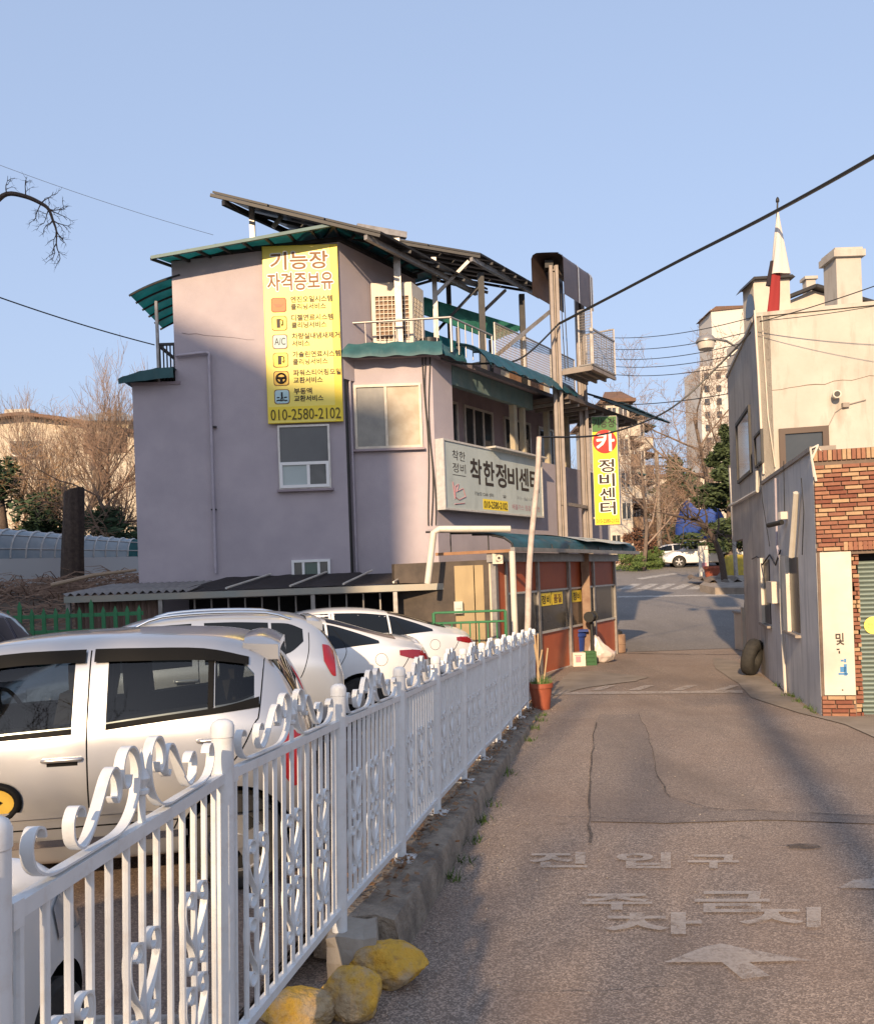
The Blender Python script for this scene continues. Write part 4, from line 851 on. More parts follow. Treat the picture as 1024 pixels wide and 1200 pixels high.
mb = MB(); mb.grid(lambda u, v: (xn0+(xn1-xn0)*u+.35*v*(1-u), 14.62+2.3*v, bz+.07+.24*v-.07*math.sin(math.pi*v)*abs(math.sin(u*math.pi*4))+.02*noise.noise((u*20, v*4, 0))-(.04*v if u > .6 else 0)), 60, 8); obj('shade_net', mb, m_net, shl, smooth=60)
for u in (.2, .43, .62, .8):
    x = xn0+(xn1-xn0)*u; mb = MB(); mb.tube([(x-.05, 14.6, bz+.1), (x+.28, 16.9, bz+.34)], .02, 6); obj('batten', mb, m_pvc, shl)
mb = MB(); xb = P(190, 700, 14.7).x; n_ = 26
mb.grid(lambda u, v: (x0+.1+(xb-x0-.1)*u, 14.75+.03*math.sin(u*2*math.pi*14), -.3+(bz+.25)*v), 112, 1); obj('corrugated_wall', mb, mat('brown_corrugated', (.2, .13, .1), .8, col2=(.14, .09, .07), scale=2.5, streak=(.1, .06, .05)), shl, smooth=60)
for x in (x0+.05, xb, (xb+x1)/2, x1-1.2):
    mb = MB(); mb.bar((x, 14.62, -.3), (x, 14.62, bz), .07); obj('post', mb, m_steel, shl)
mb = MB(); mb.box(((xb+x1)/2, 16.3, .55), (x1-xb, .05, 1.7)); obj('dark_void_board', mb, m_dark, shl)  # near-black sheet: the shaded void under the shelter put into its colour
for k in range(16):
    x = xb+.5+(x1-xb-.8)*k/15; mb = MB(); mb.tube([(x, 14.9, bz-.45), (x, 14.9, bz-.06)], .018, 6); obj('rack_bar', mb, m_steel, shl)
mb = MB(); mb.tube([(xb+.3, 14.9, bz-.06), (x1-.2, 14.9, bz-.06)], .02, 6); obj('rack_rail', mb, m_steel, shl)
# green railings
m_green = mat('green_enamel', (.04, .2, .08), .5, col2=(.03, .15, .06), scale=5)
gr = thing('green_railing', 'green tube railing beside the beige workshop wall', 'railing', P(550, 760, 12.9))
za = P(550, 717, 12.9).z; xa = P(508, 720, 12.9).x; xb2 = P(592, 716, 12.9).x
for z in (za, za-.16):
    mb = MB(); mb.tube([(xa, 12.9, z), (xb2, 12.9, z)], .018, 6); obj('rail', mb, m_green, gr)
for k in range(9):
    x = xa+(xb2-xa)*k/8; mb = MB(); mb.tube([(x, 12.9, -.27), (x, 12.9, za if k in (0, 8) else za-.16)], .025 if k in (0, 8) else .011, 6); obj('post' if k in (0, 8) else 'bar', mb, m_green, gr)
gp = thing('picket_fence', 'low green pointed picket fence before the brown corrugated wall', 'fence', P(90, 745, 13.6))
xa = P(-60, 720, 13.6).x; xb3 = P(168, 720, 13.6).x; zt_ = P(90, 714, 13.6).z
for z in (zt_-.1, zt_-.35, zt_-.75):
    mb = MB(); mb.box(((xa+xb3)/2, 13.6, z), (xb3-xa, .03, .06)); obj('rail', mb, m_green, gp)
k = 0; x = xa
while x < xb3:
    mb = MB(); hgt = zt_+(.12 if k % 6 == 0 else 0); mb.prism([(x-.03, 13.57, -.27), (x+.03, 13.57, -.27), (x+.03, 13.57, hgt-.05), (x, 13.57, hgt+.03), (x-.03, 13.57, hgt-.05)], (0, .025, 0)); obj('picket', mb, m_green, gp); x += .19; k += 1
# ------------------------------------------------------------------ cars
def paint(name, col, metal=0, rough=.3): return mat(name, col, rough, metal, coat=.9, spec=.5, bump=.02, bscale=900, bdist=.001)
m_tyre = mat('tyre_rubber', (.022, .021, .02), .85, col2=(.035, .033, .03), scale=20)
m_rim = mat('alloy_rim', (.5, .49, .48), .3, .85)
m_cglass = mat('tinted_car_glass', (.008, .01, .012), .03, spec=.4)
def clear_glass():
    m = mat('clear_car_glass', (.01, .01, .01), .02); nt = m.node_tree; N = nt.nodes; L = nt.links; tr = N.new('ShaderNodeBsdfTransparent'); tr.inputs[0].default_value = (.42, .45, .45, 1); gl = N.new('ShaderNodeBsdfGlossy'); gl.inputs['Roughness'].default_value = .02; fr = N.new('ShaderNodeFresnel'); fr.inputs[0].default_value = 1.5; x = N.new('ShaderNodeMixShader')
    L.new(fr.outputs[0], x.inputs[0]); L.new(tr.outputs[0], x.inputs[1]); L.new(gl.outputs[0], x.inputs[2]); L.new(x.outputs[0], N['Material Output'].inputs['Surface']); return m
m_clear = clear_glass(); m_seat = mat('car_seat_cloth', (.06, .055, .05), .9, col2=(.045, .04, .038), scale=20)
m_trim = mat('black_car_trim', (.01, .01, .01), .55, spec=.08)
m_tail = mat('red_lamp', (.26, .006, .008), .12, spec=.7, coat=.6); m_lampw = mat('clear_lamp', (.55, .57, .6), .1, .4, coat=.6)
m_chr = mat('chrome', (.75, .74, .72), .12, 1)
m_under = mat('car_underside', (.012, .012, .012), .9)
def eval_mesh(o):
    return ev(o)
def make_car(name, label, loc, rz, st_, pm, wheels, wr=.29, hw=.8, sidewins=(), visor=None, topwins=(), tails=(), heads=(), seams=(), handles=(), rails=None, mirror=None, spoiler=None, extra=None, group=None, fuel=None, plate=None, hollow=None, grp='cars in the parking lot'):
    car = local_thing(name, label, 'car', loc, rz, grp)
    bm = bmesh.new(); rings = []
    for x, z0, zb, zt, w, wb, wrf in st_:
        half = [(0, z0), (.7*w, z0), (w*.95, z0+.05), (w, z0+.2), (w*1.0, z0+.2+(zb-z0-.2)*.55), (wb, zb), (wb+(wrf-wb)*.5, zb+(zt-.07-zb)*.52), (wrf, zt-.07), (wrf*.78, zt-.015), (0, zt)]
        ring = half+[(-y, z) for y, z in half[-2:0:-1]]
        rings.append([bm.verts.new((x, y, z)) for y, z in ring])
    n = len(rings[0])
    for a, b in zip(rings, rings[1:]):
        for j in range(n): bm.faces.new((a[j], a[(j+1) % n], b[(j+1) % n], b[j]))
    bm.faces.new(rings[0]); bm.faces.new(rings[-1][::-1])
    bmesh.ops.recalc_face_normals(bm, faces=bm.faces[:])
    cl = bm.edges.layers.float.new('crease_edge')
    for e in bm.edges:
        i = {e.verts[0], e.verts[1]}
        for a, b in zip(rings, rings[1:]):
            if i == {a[5], b[5]} or i == {a[n-5], b[n-5]}: e[cl] = .35
            if i == {a[2], b[2]} or i == {a[n-2], b[n-2]}: e[cl] = .5
    me = bpy.data.meshes.new('body_cage'); bm.to_mesh(me); bm.free()
    tmp = bpy.data.objects.new('tmp', me); TC.objects.link(tmp); md = tmp.modifiers.new('s', 'SUBSURF'); md.levels = 3
    sm = eval_mesh(tmp); tmp.data = sm; tmp.modifiers.clear(); sm.materials.clear(); sm.materials.append(pm); sm.materials.append(m_under)
    bvh = BVHTree.FromPolygons([v.co.copy() for v in sm.vertices], [tuple(p.vertices) for p in sm.polygons])
    cm = MB()
    for wx in wheels:
        for s_ in (1, -1):
            cm.tube([(wx, s_*(hw-.26), wr), (wx, s_*(hw+.3), wr)], wr+.055, 40)
    ce = cm.mesh('cutter', [m_under, m_under]); co = bpy.data.objects.new('cutter', ce); TC.objects.link(co)
    for p in ce.polygons: p.material_index = 1
    cuts = [co]
    if hollow:                                             # cabin space, then the window openings
        hx, zfl = hollow; m_ = MB(); sec = lambda x, zt, wb_, wt: [(x, -wb_, zfl), (x, wb_, zfl), (x, wt, zt), (x, -wt, zt)]
        rg = [sec(x, zt, .66, wt) for x, zt, wt in hx]
        m_.add([p for r_ in rg for p in r_], [(i*4+j, i*4+(j+1) % 4, (i+1)*4+(j+1) % 4, (i+1)*4+j) for i in range(len(rg)-1) for j in range(4)]+[(3, 2, 1, 0), tuple(range(len(rg)*4-4, len(rg)*4))])
        cuts.append(None); hm = m_.mesh('cutter', [m_under, m_under]); bm3 = bmesh.new(); bm3.from_mesh(hm); bmesh.ops.recalc_face_normals(bm3, faces=bm3.faces[:]); bm3.to_mesh(hm); bm3.free(); o3 = bpy.data.objects.new('cutter', hm); TC.objects.link(o3); cuts[-1] = o3
        for p in hm.polygons: p.material_index = 1
        for cols in sidewins:
            fine = catmull([Vector(c) for c in cols], 4); poly = [(c.x, -1.2, c.y+.012) for c in fine]+[(c.x, -1.2, c.z-.012) for c in fine[::-1]]; m_ = MB(); m_.prism(poly, (0, 2.4, 0)); hm = m_.mesh('cutter', [m_under, m_under])
            for p in hm.polygons: p.material_index = 1
            bm3 = bmesh.new(); bm3.from_mesh(hm); bmesh.ops.recalc_face_normals(bm3, faces=bm3.faces[:]); bm3.to_mesh(hm); bm3.free()
            o3 = bpy.data.objects.new('cutter', hm); TC.objects.link(o3); cuts.append(o3)
    
    for o3 in cuts:
        b = tmp.modifiers.new('b', 'BOOLEAN'); b.operation = 'DIFFERENCE'; b.object = o3; b.solver = 'EXACT'
    bd = eval_mesh(tmp); bpy.data.objects.remove(tmp); [bpy.data.objects.remove(o3) for o3 in cuts]
    bd.polygons.foreach_set('use_smooth', [True]*len(bd.polygons)); bd.set_sharp_from_angle(angle=math.radians(38)); bd.name = 'body'
    body = link('body', bd, (0, 0, 0), car)
    def hit(o, d, dflt=None):
        h = bvh.ray_cast(Vector(o), Vector(d)); return h[0] if h[0] else dflt
    def sidepatch(cols, side, off=.004, rows=6):           # columns of (x, z low, z high)
        pts = [Vector((c[0], c[1], c[2])) for c in cols]; fine = catmull(pts, 4) if len(pts) > 2 else [pts[0].lerp(pts[1], t/6) for t in range(7)]
        b = MB(); vv = []
        for c in fine:
            for j in range(rows+1):
                z = c.y+(c.z-c.y)*j/rows; h = hit((c.x, side*3, z), (0, -side, 0), Vector((c.x, side*hw*.8, z))); vv.append(h+Vector((0, side*off, 0)))
        k = rows+1; ff = [(i*k+j, (i+1)*k+j, (i+1)*k+j+1, i*k+j+1) for i in range(len(fine)-1) for j in range(rows)]
        if side > 0: ff = [f[::-1] for f in ff]
        b.add(vv, ff); return b
    def toppatch(x0, x1, f0, f1, off=.005):                # glass between x0 and x1, half widths f0 and f1, seen from above
        b = MB(); vv = []; nx, ny = 8, 10
        for i in range(nx+1):
            x = x0+(x1-x0)*i/nx; f = f0+(f1-f0)*i/nx
            for j in range(ny+1):
                y = f*(2*j/ny-1); h = bvh.ray_cast(Vector((x, y, 3)), Vector((0, 0, -1))); q = h[0]+h[1]*off if h[0] else Vector((x, y, 1)); vv.append(q)
        k = ny+1; ff = [(i*k+j, (i+1)*k+j, (i+1)*k+j+1, i*k+j+1) for i in range(nx) for j in range(ny)]
        a_, b_, c_ = [vv[t] for t in ff[0][:3]]
        if (b_-a_).cross(c_-a_).z < 0: ff = [f[::-1] for f in ff]
        b.add(vv, ff); return b
    for side in (1, -1):
        for cols in sidewins: obj('side_window', sidepatch(cols, side, .004), m_clear if hollow else m_cglass, car, smooth=60)
        if visor:
            for cols in visor: obj('window_visor', sidepatch(cols, side, .022, 3), m_trim, car, smooth=60)
        for cols in tails: obj('tail_light', sidepatch(cols, side, .008), m_tail, car, smooth=60)
        for cols in heads: obj('headlight', sidepatch(cols, side, .008), m_lampw, car, smooth=60)
        for sm_ in seams:
            pts = []
            for x, z in catmull([(p[0], p[1], 0) for p in sm_], 6) if False else [(q.x, q.y) for q in catmull([(p[0], p[1], 0) for p in sm_], 6)]:
                h = hit((x, side*3, z), (0, -side, 0))
                if h: pts.append(h)
            if len(pts) > 1: b = MB(); b.tube(pts, .0045, 5); obj('panel_seam', b, m_trim, car)
        for hx, hz in handles:
            h = hit((hx, side*3, hz), (0, -side, 0)); b = MB()
            b.tube(catmull([h+Vector((-.1, 0, 0)), h+Vector((-.085, side*.022, .004)), h+Vector((.085, side*.022, .004)), h+Vector((.1, 0, 0))], 4), .014, 8); d = obj('door_handle', b, pm if not fuel or True else m_chr, car, smooth=60)
            b = MB(); b.grid(lambda u, v: h+Vector((-.085+.17*u, side*.003, -.035+.05*v)), 2, 2); obj('handle_recess', b, m_trim, d)
        if mirror:
            mx, mz = mirror; h = hit((mx, side*3, mz), (0, -side, 0)); b = MB(); c_ = h+Vector((0, side*.13, .04))
            bm2 = bmesh.new(); bmesh.ops.create_icosphere(bm2, subdivisions=2, radius=1); bm2.verts.index_update()
            b.add([c_+Vector((v.co.x*.06, v.co.y*.11, v.co.z*.075)) for v in bm2.verts], [tuple(v.index for v in f.verts) for f in bm2.faces]); bm2.free(); b.bar(h-Vector((0, side*.03, 0)), c_-Vector((0, side*.05, .03)), .04); obj('side_mirror', b, pm, car, smooth=50)
        if rails:
            b = MB(); x0, x1, yy = rails; pts = []
            for k in range(13):
                x = x0+(x1-x0)*k/12; h = hit((x, side*yy, 3), (0, 0, -1), Vector((x, side*yy, 1.4))); pts.append(h+Vector((0, 0, .05*math.sin(math.pi*min(1, max(0, min(k, 12-k)/2.2))*.5))))
            b.tube(pts, .018, 8); obj('roof_rail', b, m_chr, car, smooth=60)
        if fuel and side == fuel[2]:
            h = hit((fuel[0], side*3, fuel[1]), (0, -side, 0)); pts = []
            for k in range(25):
                t = 2*math.pi*k/24; q = hit((fuel[0]+.075*math.cos(t), side*3, fuel[1]+.075*math.sin(t)), (0, -side, 0)); pts.append(q if q else h)
            b = MB(); b.tube(pts, .003, 4); obj('fuel_flap', b, m_trim, car)
    for x0, x1, f0, f1, nm in topwins: obj(nm, toppatch(x0, x1, f0, f1), m_cglass, car, smooth=60)
    if spoiler:
        x0, z0_, w_, L_ = spoiler; b = MB()
        b.grid(lambda u, v: Vector((x0-L_*v, w_*(2*u-1)*(1-.06*v), z0_+.03*math.sin(v*3.14)-.045*v-.09*abs(2*u-1)**6)), 16, 4); b.grid(lambda u, v: Vector((x0-L_*v, w_*(2*u-1)*(1-.06*v), z0_-.045-.0*v-.09*abs(2*u-1)**6-.02*(1-v))), 16, 4)
        b.grid(lambda u, v: Vector((x0-L_, w_*.94*(2*u-1), z0_-.045*v-.045+.0-.09*abs(2*u-1)**6+.045*(1-v)*0)), 16, 1)
        for s_ in (1, -1): b.prism([(x0, s_*w_*.99, z0_-.15), (x0-L_*.98, s_*w_*.95, z0_-.15), (x0-L_*.98, s_*w_*.95, z0_-.06), (x0, s_*w_*.99, z0_-.04)], (0, -s_*.03, 0))
        obj('spoiler', b, pm, car, smooth=50)
    for wx in wheels:
        for s_ in (1, -1):
            b = MB(); c_ = Vector((wx, s_*(hw-.1), wr)); prof = [(wr*.62, -.09), (wr*.93, -.09), (wr, -.07), (wr, .07), (wr*.93, .09), (wr*.62, .09)]; vv = []; nn = 32
            for r_, o_ in prof:
                for j in range(nn): t = 2*math.pi*j/nn; vv.append(c_+Vector((r_*math.cos(t), o_, r_*math.sin(t))))
            ff = [(i*nn+j, i*nn+(j+1) % nn, (i+1)*nn+(j+1) % nn, (i+1)*nn+j) for i in range(5) for j in range(nn)]+[(5*nn+j, 5*nn+(j+1) % nn, (j+1) % nn, j) for j in range(nn)]
            b.add(vv, ff); wh = obj('wheel', b, m_tyre, car, smooth=40)
            b = MB(); y = s_*.055
            for k in range(5):
                t = 2*math.pi*k/5+.3; d = Vector((math.cos(t), 0, math.sin(t))); p_ = Vector((-math.sin(t), 0, math.cos(t)))
                b.prism([c_+d*.03+p_*.03+Vector((0, y*1.1, 0)), c_+d*wr*.62+p_*.045+Vector((0, y, 0)), c_+d*wr*.62-p_*.045+Vector((0, y, 0)), c_+d*.03-p_*.03+Vector((0, y*1.1, 0))], (0, -s_*.03, 0))
            ring = [c_+Vector((wr*.62*math.cos(t), y, wr*.62*math.sin(t))) for t in [2*math.pi*k/28 for k in range(29)]]; b.tube(ring, .014, 6); b.tube([c_+Vector((0, y*.4, 0)), c_+Vector((0, y*1.25, 0))], .045, 12); obj('rim', b, m_rim, wh, smooth=40)
            b = MB(); b.tube([c_+Vector((0, -.02, 0)), c_+Vector((0, .02, 0))], wr*.6, 20); obj('brake_disc', b, m_under, wh)
    if plate:
        px_, pz_ = plate; s_ = 1 if px_ > 0 else -1; h = hit((s_*4, 0, pz_), (-s_, 0, 0)); b = MB(); b.box(h+Vector((s_*.012, 0, 0)), (.015, .5, .11)); obj('number_plate', b, m_pvc, car)
    if extra: extra(car, hit, sidepatch)
    return car
LZ = -.27
def put(contact, lx, ly, rz):                              # root place so that local (lx, ly) stands on contact
    c, s_ = math.cos(rz), math.sin(rz); return (contact[0]-(c*lx-s_*ly), contact[1]-(s_*lx+c*ly), LZ)
HATCH = [(-1.75, .40, .70, .80, .58, .55, .48), (-1.715, .29, .84, .98, .74, .69, .58), (-1.62, .23, .95, 1.2, .79, .75, .585), (-1.43, .21, .99, 1.44, .805, .775, .57), (-1.1, .2, 1.0, 1.495, .81, .785, .58), (-.5, .19, .985, 1.51, .81, .785, .6), (.1, .19, .965, 1.495, .81, .785, .6), (.5, .19, .945, 1.4, .81, .78, .58), (.9, .19, .93, 1.15, .81, .775, .6), (1.15, .19, .90, 1.01, .80, .76, .6), (1.45, .2, .83, .92, .78, .72, .55), (1.66, .25, .7, .78, .7, .62, .5), (1.75, .35, .58, .64, .52, .48, .4)]
SILV = [(-1.75, 0.4, 0.7, 0.8, 0.58, 0.55, 0.48), (-1.715, 0.29, 0.84, 0.98, 0.74, 0.69, 0.58), (-1.62, 0.23, 0.95, 1.22, 0.79, 0.75, 0.585), (-1.43, 0.21, 0.99, 1.49, 0.805, 0.775, 0.57), (-1.1, 0.2, 1.0, 1.5450000000000002, 0.81, 0.785, 0.58), (-0.5, 0.19, 0.985, 1.56, 0.81, 0.785, 0.6), (0.1, 0.19, 0.965, 1.5450000000000002, 0.81, 0.785, 0.6), (0.5, 0.19, 0.945, 1.45, 0.81, 0.78, 0.58), (0.9, 0.19, 0.93, 1.17, 0.81, 0.775, 0.6), (1.15, 0.19, 0.9, 1.01, 0.8, 0.76, 0.6), (1.45, 0.2, 0.83, 0.92, 0.78, 0.72, 0.55), (1.66, 0.25, 0.7, 0.78, 0.7, 0.62, 0.5), (1.75, 0.35, 0.58, 0.64, 0.52, 0.48, 0.4)]
m_silver = paint('silver_paint', (.51, .50, .49), .72, .28); m_lgrey = paint('light_silver_paint', (.52, .54, .56), .6, .3); m_carw = paint('white_paint', (.72, .71, .69), 0, .3); m_navy = paint('navy_paint', (.012, .022, .06), .2, .25)
def silver_extra(car, hit, sp):
    for sx, zz in ((-.05, .52), (-.95, .55)):
        for sy in (-.36, .36):
            b = MB(); b.box((sx+.1, sy, zz+.08), (.5, .46, .16)); b.prism([(sx-.18, sy-.22, zz+.1), (sx-.06, sy-.22, zz+.1), (sx-.2, sy-.2, zz+.68), (sx-.3, sy-.2, zz+.68)], (0, .43, 0)); b.box((sx-.27, sy, zz+.76), (.09, .25, .17)); obj('seat', b, m_seat, car)
    b = MB(); b.tube([Vector((.33, -.36, .98))+Matrix.Rotation(math.radians(25), 3, 'Y') @ Vector((0, .18*math.cos(t), .18*math.sin(t))) for t in [k*math.pi/10 for k in range(21)]], .014, 6); obj('steering_wheel', b, m_trim, car); b = MB(); b.box((.62, 0, .86), (.4, 1.25, .2)); obj('dashboard', b, m_trim, car)
    for side in (1,):
        h = hit((.06, 3, .62), (0, -1, 0)); 
        b = MB(); pts = [(.06+.13*math.cos(t), h.y+.012, .62+.1*math.sin(t)) for t in [2*math.pi*k/24 for k in range(25)]]; b.tube(pts, .022, 8); pad = obj('door_guard', b, m_trim, car, smooth=60)
        b = MB(); b.prism([(.06+.12*math.cos(t), h.y+.006, .62+.09*math.sin(t)) for t in [2*math.pi*k/24 for k in range(24)]], (0, .012, 0)); obj('guard_face', b, mat('amber_foam', (.5, .32, .04), .7), pad)
        b = MB(); b.prism([(.06, h.y+.021, .66), (.01, h.y+.021, .625), (.06, h.y+.021, .59), (.11, h.y+.021, .625)], (0, .003, 0)); obj('guard_patch', b, m_trim, pad)
    for s_ in (1, -1):
        for cols in ([(-1.43, 1.075, 1.135), (-1.2, 1.055, 1.09), (-.9, 1.03, 1.062), (-.55, .997, 1.03)], [(-.36, .982, 1.014), (.1, .965, .994), (.48, .955, .985), (.8, .945, .985)], [(-1.165, 1.09, 1.40), (-1.15, 1.085, 1.402), (-1.13, 1.08, 1.405)]): obj('window_trim', sp(cols, s_, .007, 3), m_trim, car)
        b = sp([(-1.0, .36, .40), (-.3, .35, .39), (.75, .35, .39)], s_, .02, 2); obj('sill_trim', b, m_chr, car)
        b = sp([(-.85, .52, .565), (-.2, .52, .565), (.8, .515, .56)], s_, .028, 2); obj('side_moulding', b, m_silver, car)
PH = math.radians(8)
c0 = P(281, 1035, 5.1); rz = math.pi+PH
make_car('parked_car', 'silver hatchback with black window visors parked right behind the white fence', put((c0.x, 5.1), -1.28, .75, rz), rz, SILV, m_silver, (-1.28, 1.1), .285, .8,
    sidewins=[[(-1.40, 1.13, 1.27), (-1.3, 1.10, 1.365), (-1.17, 1.085, 1.40)], [(-1.13, 1.08, 1.405), (-.8, 1.05, 1.43), (-.55, 1.025, 1.435)], [(-.36, 1.01, 1.435), (.1, .99, 1.42), (.48, .98, 1.31), (.78, .97, 1.08)]],
    visor=[[(-1.37, 1.325, 1.37), (-1.1, 1.365, 1.435), (-.7, 1.38, 1.455), (-.47, 1.385, 1.46)], [(-.42, 1.385, 1.46), (.05, 1.375, 1.45), (.42, 1.285, 1.375), (.72, 1.10, 1.19)]],
    topwins=[(-1.70, -1.5, .52, .5, 'rear_window'), (.55, .95, .5, .58, 'windscreen')], tails=[[(-1.67, .62, .9), (-1.62, .6, .93), (-1.57, .66, .9)]], heads=[[(1.35, .68, .8), (1.5, .64, .78), (1.63, .6, .7)]],
    seams=[[(-.445, 1.45), (-.445, 1.0), (-.45, .6), (-.47, .33)], [(-1.46, 1.38), (-1.43, 1.05), (-1.4, .98), (-1.28, .78), (-1.06, .64), (-.92, .4)], [(.85, .9), (.83, .5), (.8, .34)], [(-1.5, .475), (-.9, .455), (.8, .45)]], handles=[(-.31, .84), (-1.18, .9)], mirror=(.72, 1.0), spoiler=(-1.33, 1.49, .55, .22), extra=silver_extra, plate=(-1, .75), hollow=([(-1.5, 1.24, .50), (-1.3, 1.43, .52), (-.5, 1.475, .545), (.1, 1.465, .545), (.42, 1.38, .53), (.85, 1.06, .55)], .5))
CROSS = [(-1.78, .42, .75, .85, .58, .56, .46), (-1.75, .3, .9, 1.02, .75, .7, .56), (-1.66, .23, 1.0, 1.24, .79, .76, .57), (-1.46, .21, 1.04, 1.48, .80, .785, .56), (-1.1, .2, 1.03, 1.53, .81, .79, .57), (-.5, .19, 1.0, 1.55, .81, .785, .59), (.1, .19, .97, 1.53, .81, .785, .59), (.5, .19, .96, 1.42, .81, .78, .57), (.9, .19, .96, 1.19, .81, .775, .6), (1.15, .19, .94, 1.06, .80, .76, .6), (1.45, .2, .86, .96, .78, .72, .55), (1.7, .25, .74, .82, .7, .62, .5), (1.8, .35, .62, .68, .5, .46, .4)]
rz = math.pi+math.radians(14); c1 = P(398, 800, 8.75)
make_car('parked_car', 'light silver small hatchback with roof rails behind the silver hatchback', put((c1.x, 8.75), -1.72, .6, rz), rz, CROSS, m_lgrey, (-1.2, 1.17), .29, .8,
    sidewins=[[(-1.36, 1.22, 1.34), (-1.22, 1.12, 1.40), (-1.05, 1.09, 1.415)], [(-1.02, 1.085, 1.42), (-.7, 1.06, 1.44), (-.4, 1.045, 1.445)], [(-.28, 1.04, 1.445), (.15, 1.02, 1.42), (.5, 1.01, 1.31), (.8, 1.0, 1.12)]],
    topwins=[(-1.72, -1.52, .5, .5, 'rear_window'), (.52, .98, .5, .58, 'windscreen')], tails=[[(-1.665, .86, 1.10), (-1.62, .88, 1.16), (-1.55, 1.02, 1.18)]], heads=[[(1.2, .78, .93), (1.45, .72, .9), (1.65, .68, .78)]],
    seams=[[(-.34, 1.42), (-.34, 1.0), (-.36, .33)], [(-1.42, 1.3), (-1.40, 1.1), (-1.3, .85), (-1.1, .68), (-.95, .4)]], handles=[(-.22, .9)], mirror=(.75, 1.04), rails=(-1.25, .25, .53), spoiler=(-1.42, 1.46, .52, .16), plate=(-1, .7), fuel=(-1.5, .8, -1))
SEDAN = [(-2.28, .48, .72, .84, .55, .53, .42), (-2.25, .34, .86, .98, .76, .72, .58), (-2.1, .26, .95, 1.06, .86, .82, .66), (-1.75, .22, .98, 1.12, .9, .86, .66), (-1.4, .2, .98, 1.24, .91, .87, .6), (-.9, .19, .965, 1.385, .91, .875, .58), (-.35, .18, .945, 1.43, .91, .875, .6), (.25, .18, .93, 1.40, .91, .875, .61), (.7, .18, .92, 1.25, .91, .87, .6), (1.15, .18, .905, 1.02, .91, .86, .66), (1.6, .19, .85, .93, .89, .82, .66), (2.05, .22, .74, .82, .82, .74, .6), (2.28, .34, .58, .64, .6, .55, .45)]
sw = [[(-1.62, 1.03, 1.06), (-1.4, 1.02, 1.15), (-1.12, 1.0, 1.25), (-1.0, .995, 1.28)], [(-.97, .99, 1.285), (-.6, .975, 1.33), (-.2, .965, 1.345)], [(-.12, .96, 1.345), (.3, .95, 1.32), (.7, .945, 1.18), (1.0, .94, 1.0)]]
skw = dict(sidewins=sw, topwins=[(-1.85, -1.0, .6, .52, 'rear_window'), (.45, 1.15, .5, .62, 'windscreen')], heads=[[(1.6, .68, .8), (1.9, .63, .77), (2.15, .58, .68)]], seams=[[(-.16, 1.34), (-.16, .95), (-.18, .32)], [(-1.06, 1.24), (-1.2, 1.0), (-1.12, .8), (-.95, .6), (-.9, .34)], [(-1.75, .62), (-1.9, .75), (-2.02, .94)]], handles=[(-.32, .84), (-1.0, .87)], mirror=(.85, .98), plate=(-1, .62), fuel=(-1.62, .84, 1))
rz = math.pi+math.radians(13); c2 = P(497, 790, 10.75)
make_car('parked_car', 'white sedan with wide red tail light beyond the roof-railed hatchback', put((c2.x, 10.75), -2.2, .6, rz), rz, SEDAN, m_carw, (-1.37, 1.35), .32, .9, tails=[[(-2.235, .8, .9), (-2.05, .82, .935), (-1.85, .88, .94)]], spoiler=(-2.08, 1.04, .62, .12), **skw)
rz = math.pi+math.radians(13); c3 = P(552, 780, 12.75)
make_car('parked_car', 'white fastback sedan parked nearest the green railing and workshop', put((c3.x, 12.75), -2.22, .6, rz), rz, SEDAN, m_carw, (-1.37, 1.35), .32, .9, tails=[[(-2.235, .82, .9), (-2.1, .84, .93), (-1.95, .88, .93)]], spoiler=None, **skw)
rz = math.radians(93)
make_car('parked_car', 'white car nosing into the bottom corner close behind the fence', (-1.98, 1.5, LZ), rz, HATCH, m_carw, (-1.18, 1.17), .285, .8, sidewins=[[(-1.03, 1.07, 1.365), (-.7, 1.045, 1.385), (-.43, 1.025, 1.39)], [(-.24, 1.01, 1.39), (.15, .99, 1.375), (.5, .98, 1.27), (.78, .97, 1.08)]], topwins=[(.55, .95, .5, .58, 'windscreen')], heads=[[(1.2, .7, .8), (1.4, .66, .82), (1.6, .6, .74)]], seams=[[(.85, .9), (.83, .5), (.8, .34)]], mirror=(.72, 1.0), plate=(1, .45))
# ------------------------------------------------------------------ right side: brick garage and plastered building
RD = Vector((.2288, .9735, 0)).normalized(); RN = Vector((-RD.y, RD.x, 0)); RF = Vector((RD.y, -RD.x, 0)); RO = Vector((4.32, 9.7, 0))   # RN faces the lane
NFR = Vector((-RD.x, -RD.y, 0))                                   # faces the viewer
def RP(t, off, z): p = RO+RD*t+RN*off; return Vector((p.x, p.y, z))        # along the lane wall
def GP(t, off, z): p = RO+RF*t+NFR*off; return Vector((p.x, p.y, z))       # along the garage front
def rw(x, y): q = PW(x, y, RO, RD); return (q-RO).dot(RD), q.z               # picture point -> (t, z) on the lane wall
m_gwall = mat('grey_blue_render', (.58, .555, .525), .9, col2=(.48, .46, .435), scale=1.6, bump=.3, bscale=40, bdist=.01, streak=(.20, .20, .205), streak_scale=(2.6, 2.6, .22), streak_amt=.8)
m_gwall2 = mat('grey_stained_render', (.45, .415, .375), .9, col2=(.34, .31, .285), scale=1.3, bump=.3, bscale=40, bdist=.01, streak=(.15, .145, .145), streak_scale=(2.2, 2.2, .18), streak_amt=.85)
m_cream = mat('cream_render', (.48, .445, .395), .9, col2=(.40, .37, .325), scale=1.2, bump=.25, bscale=45, bdist=.01, streak=(.24, .2, .16), streak_scale=(1.6, 1.6, .3), streak_amt=.7)
gar = thing('brick_garage', 'single storey garage with patchwork brick front, white panel and roller shutter', 'garage', RP(0, 0, -.2))
GT = 2.83; gz = -.6
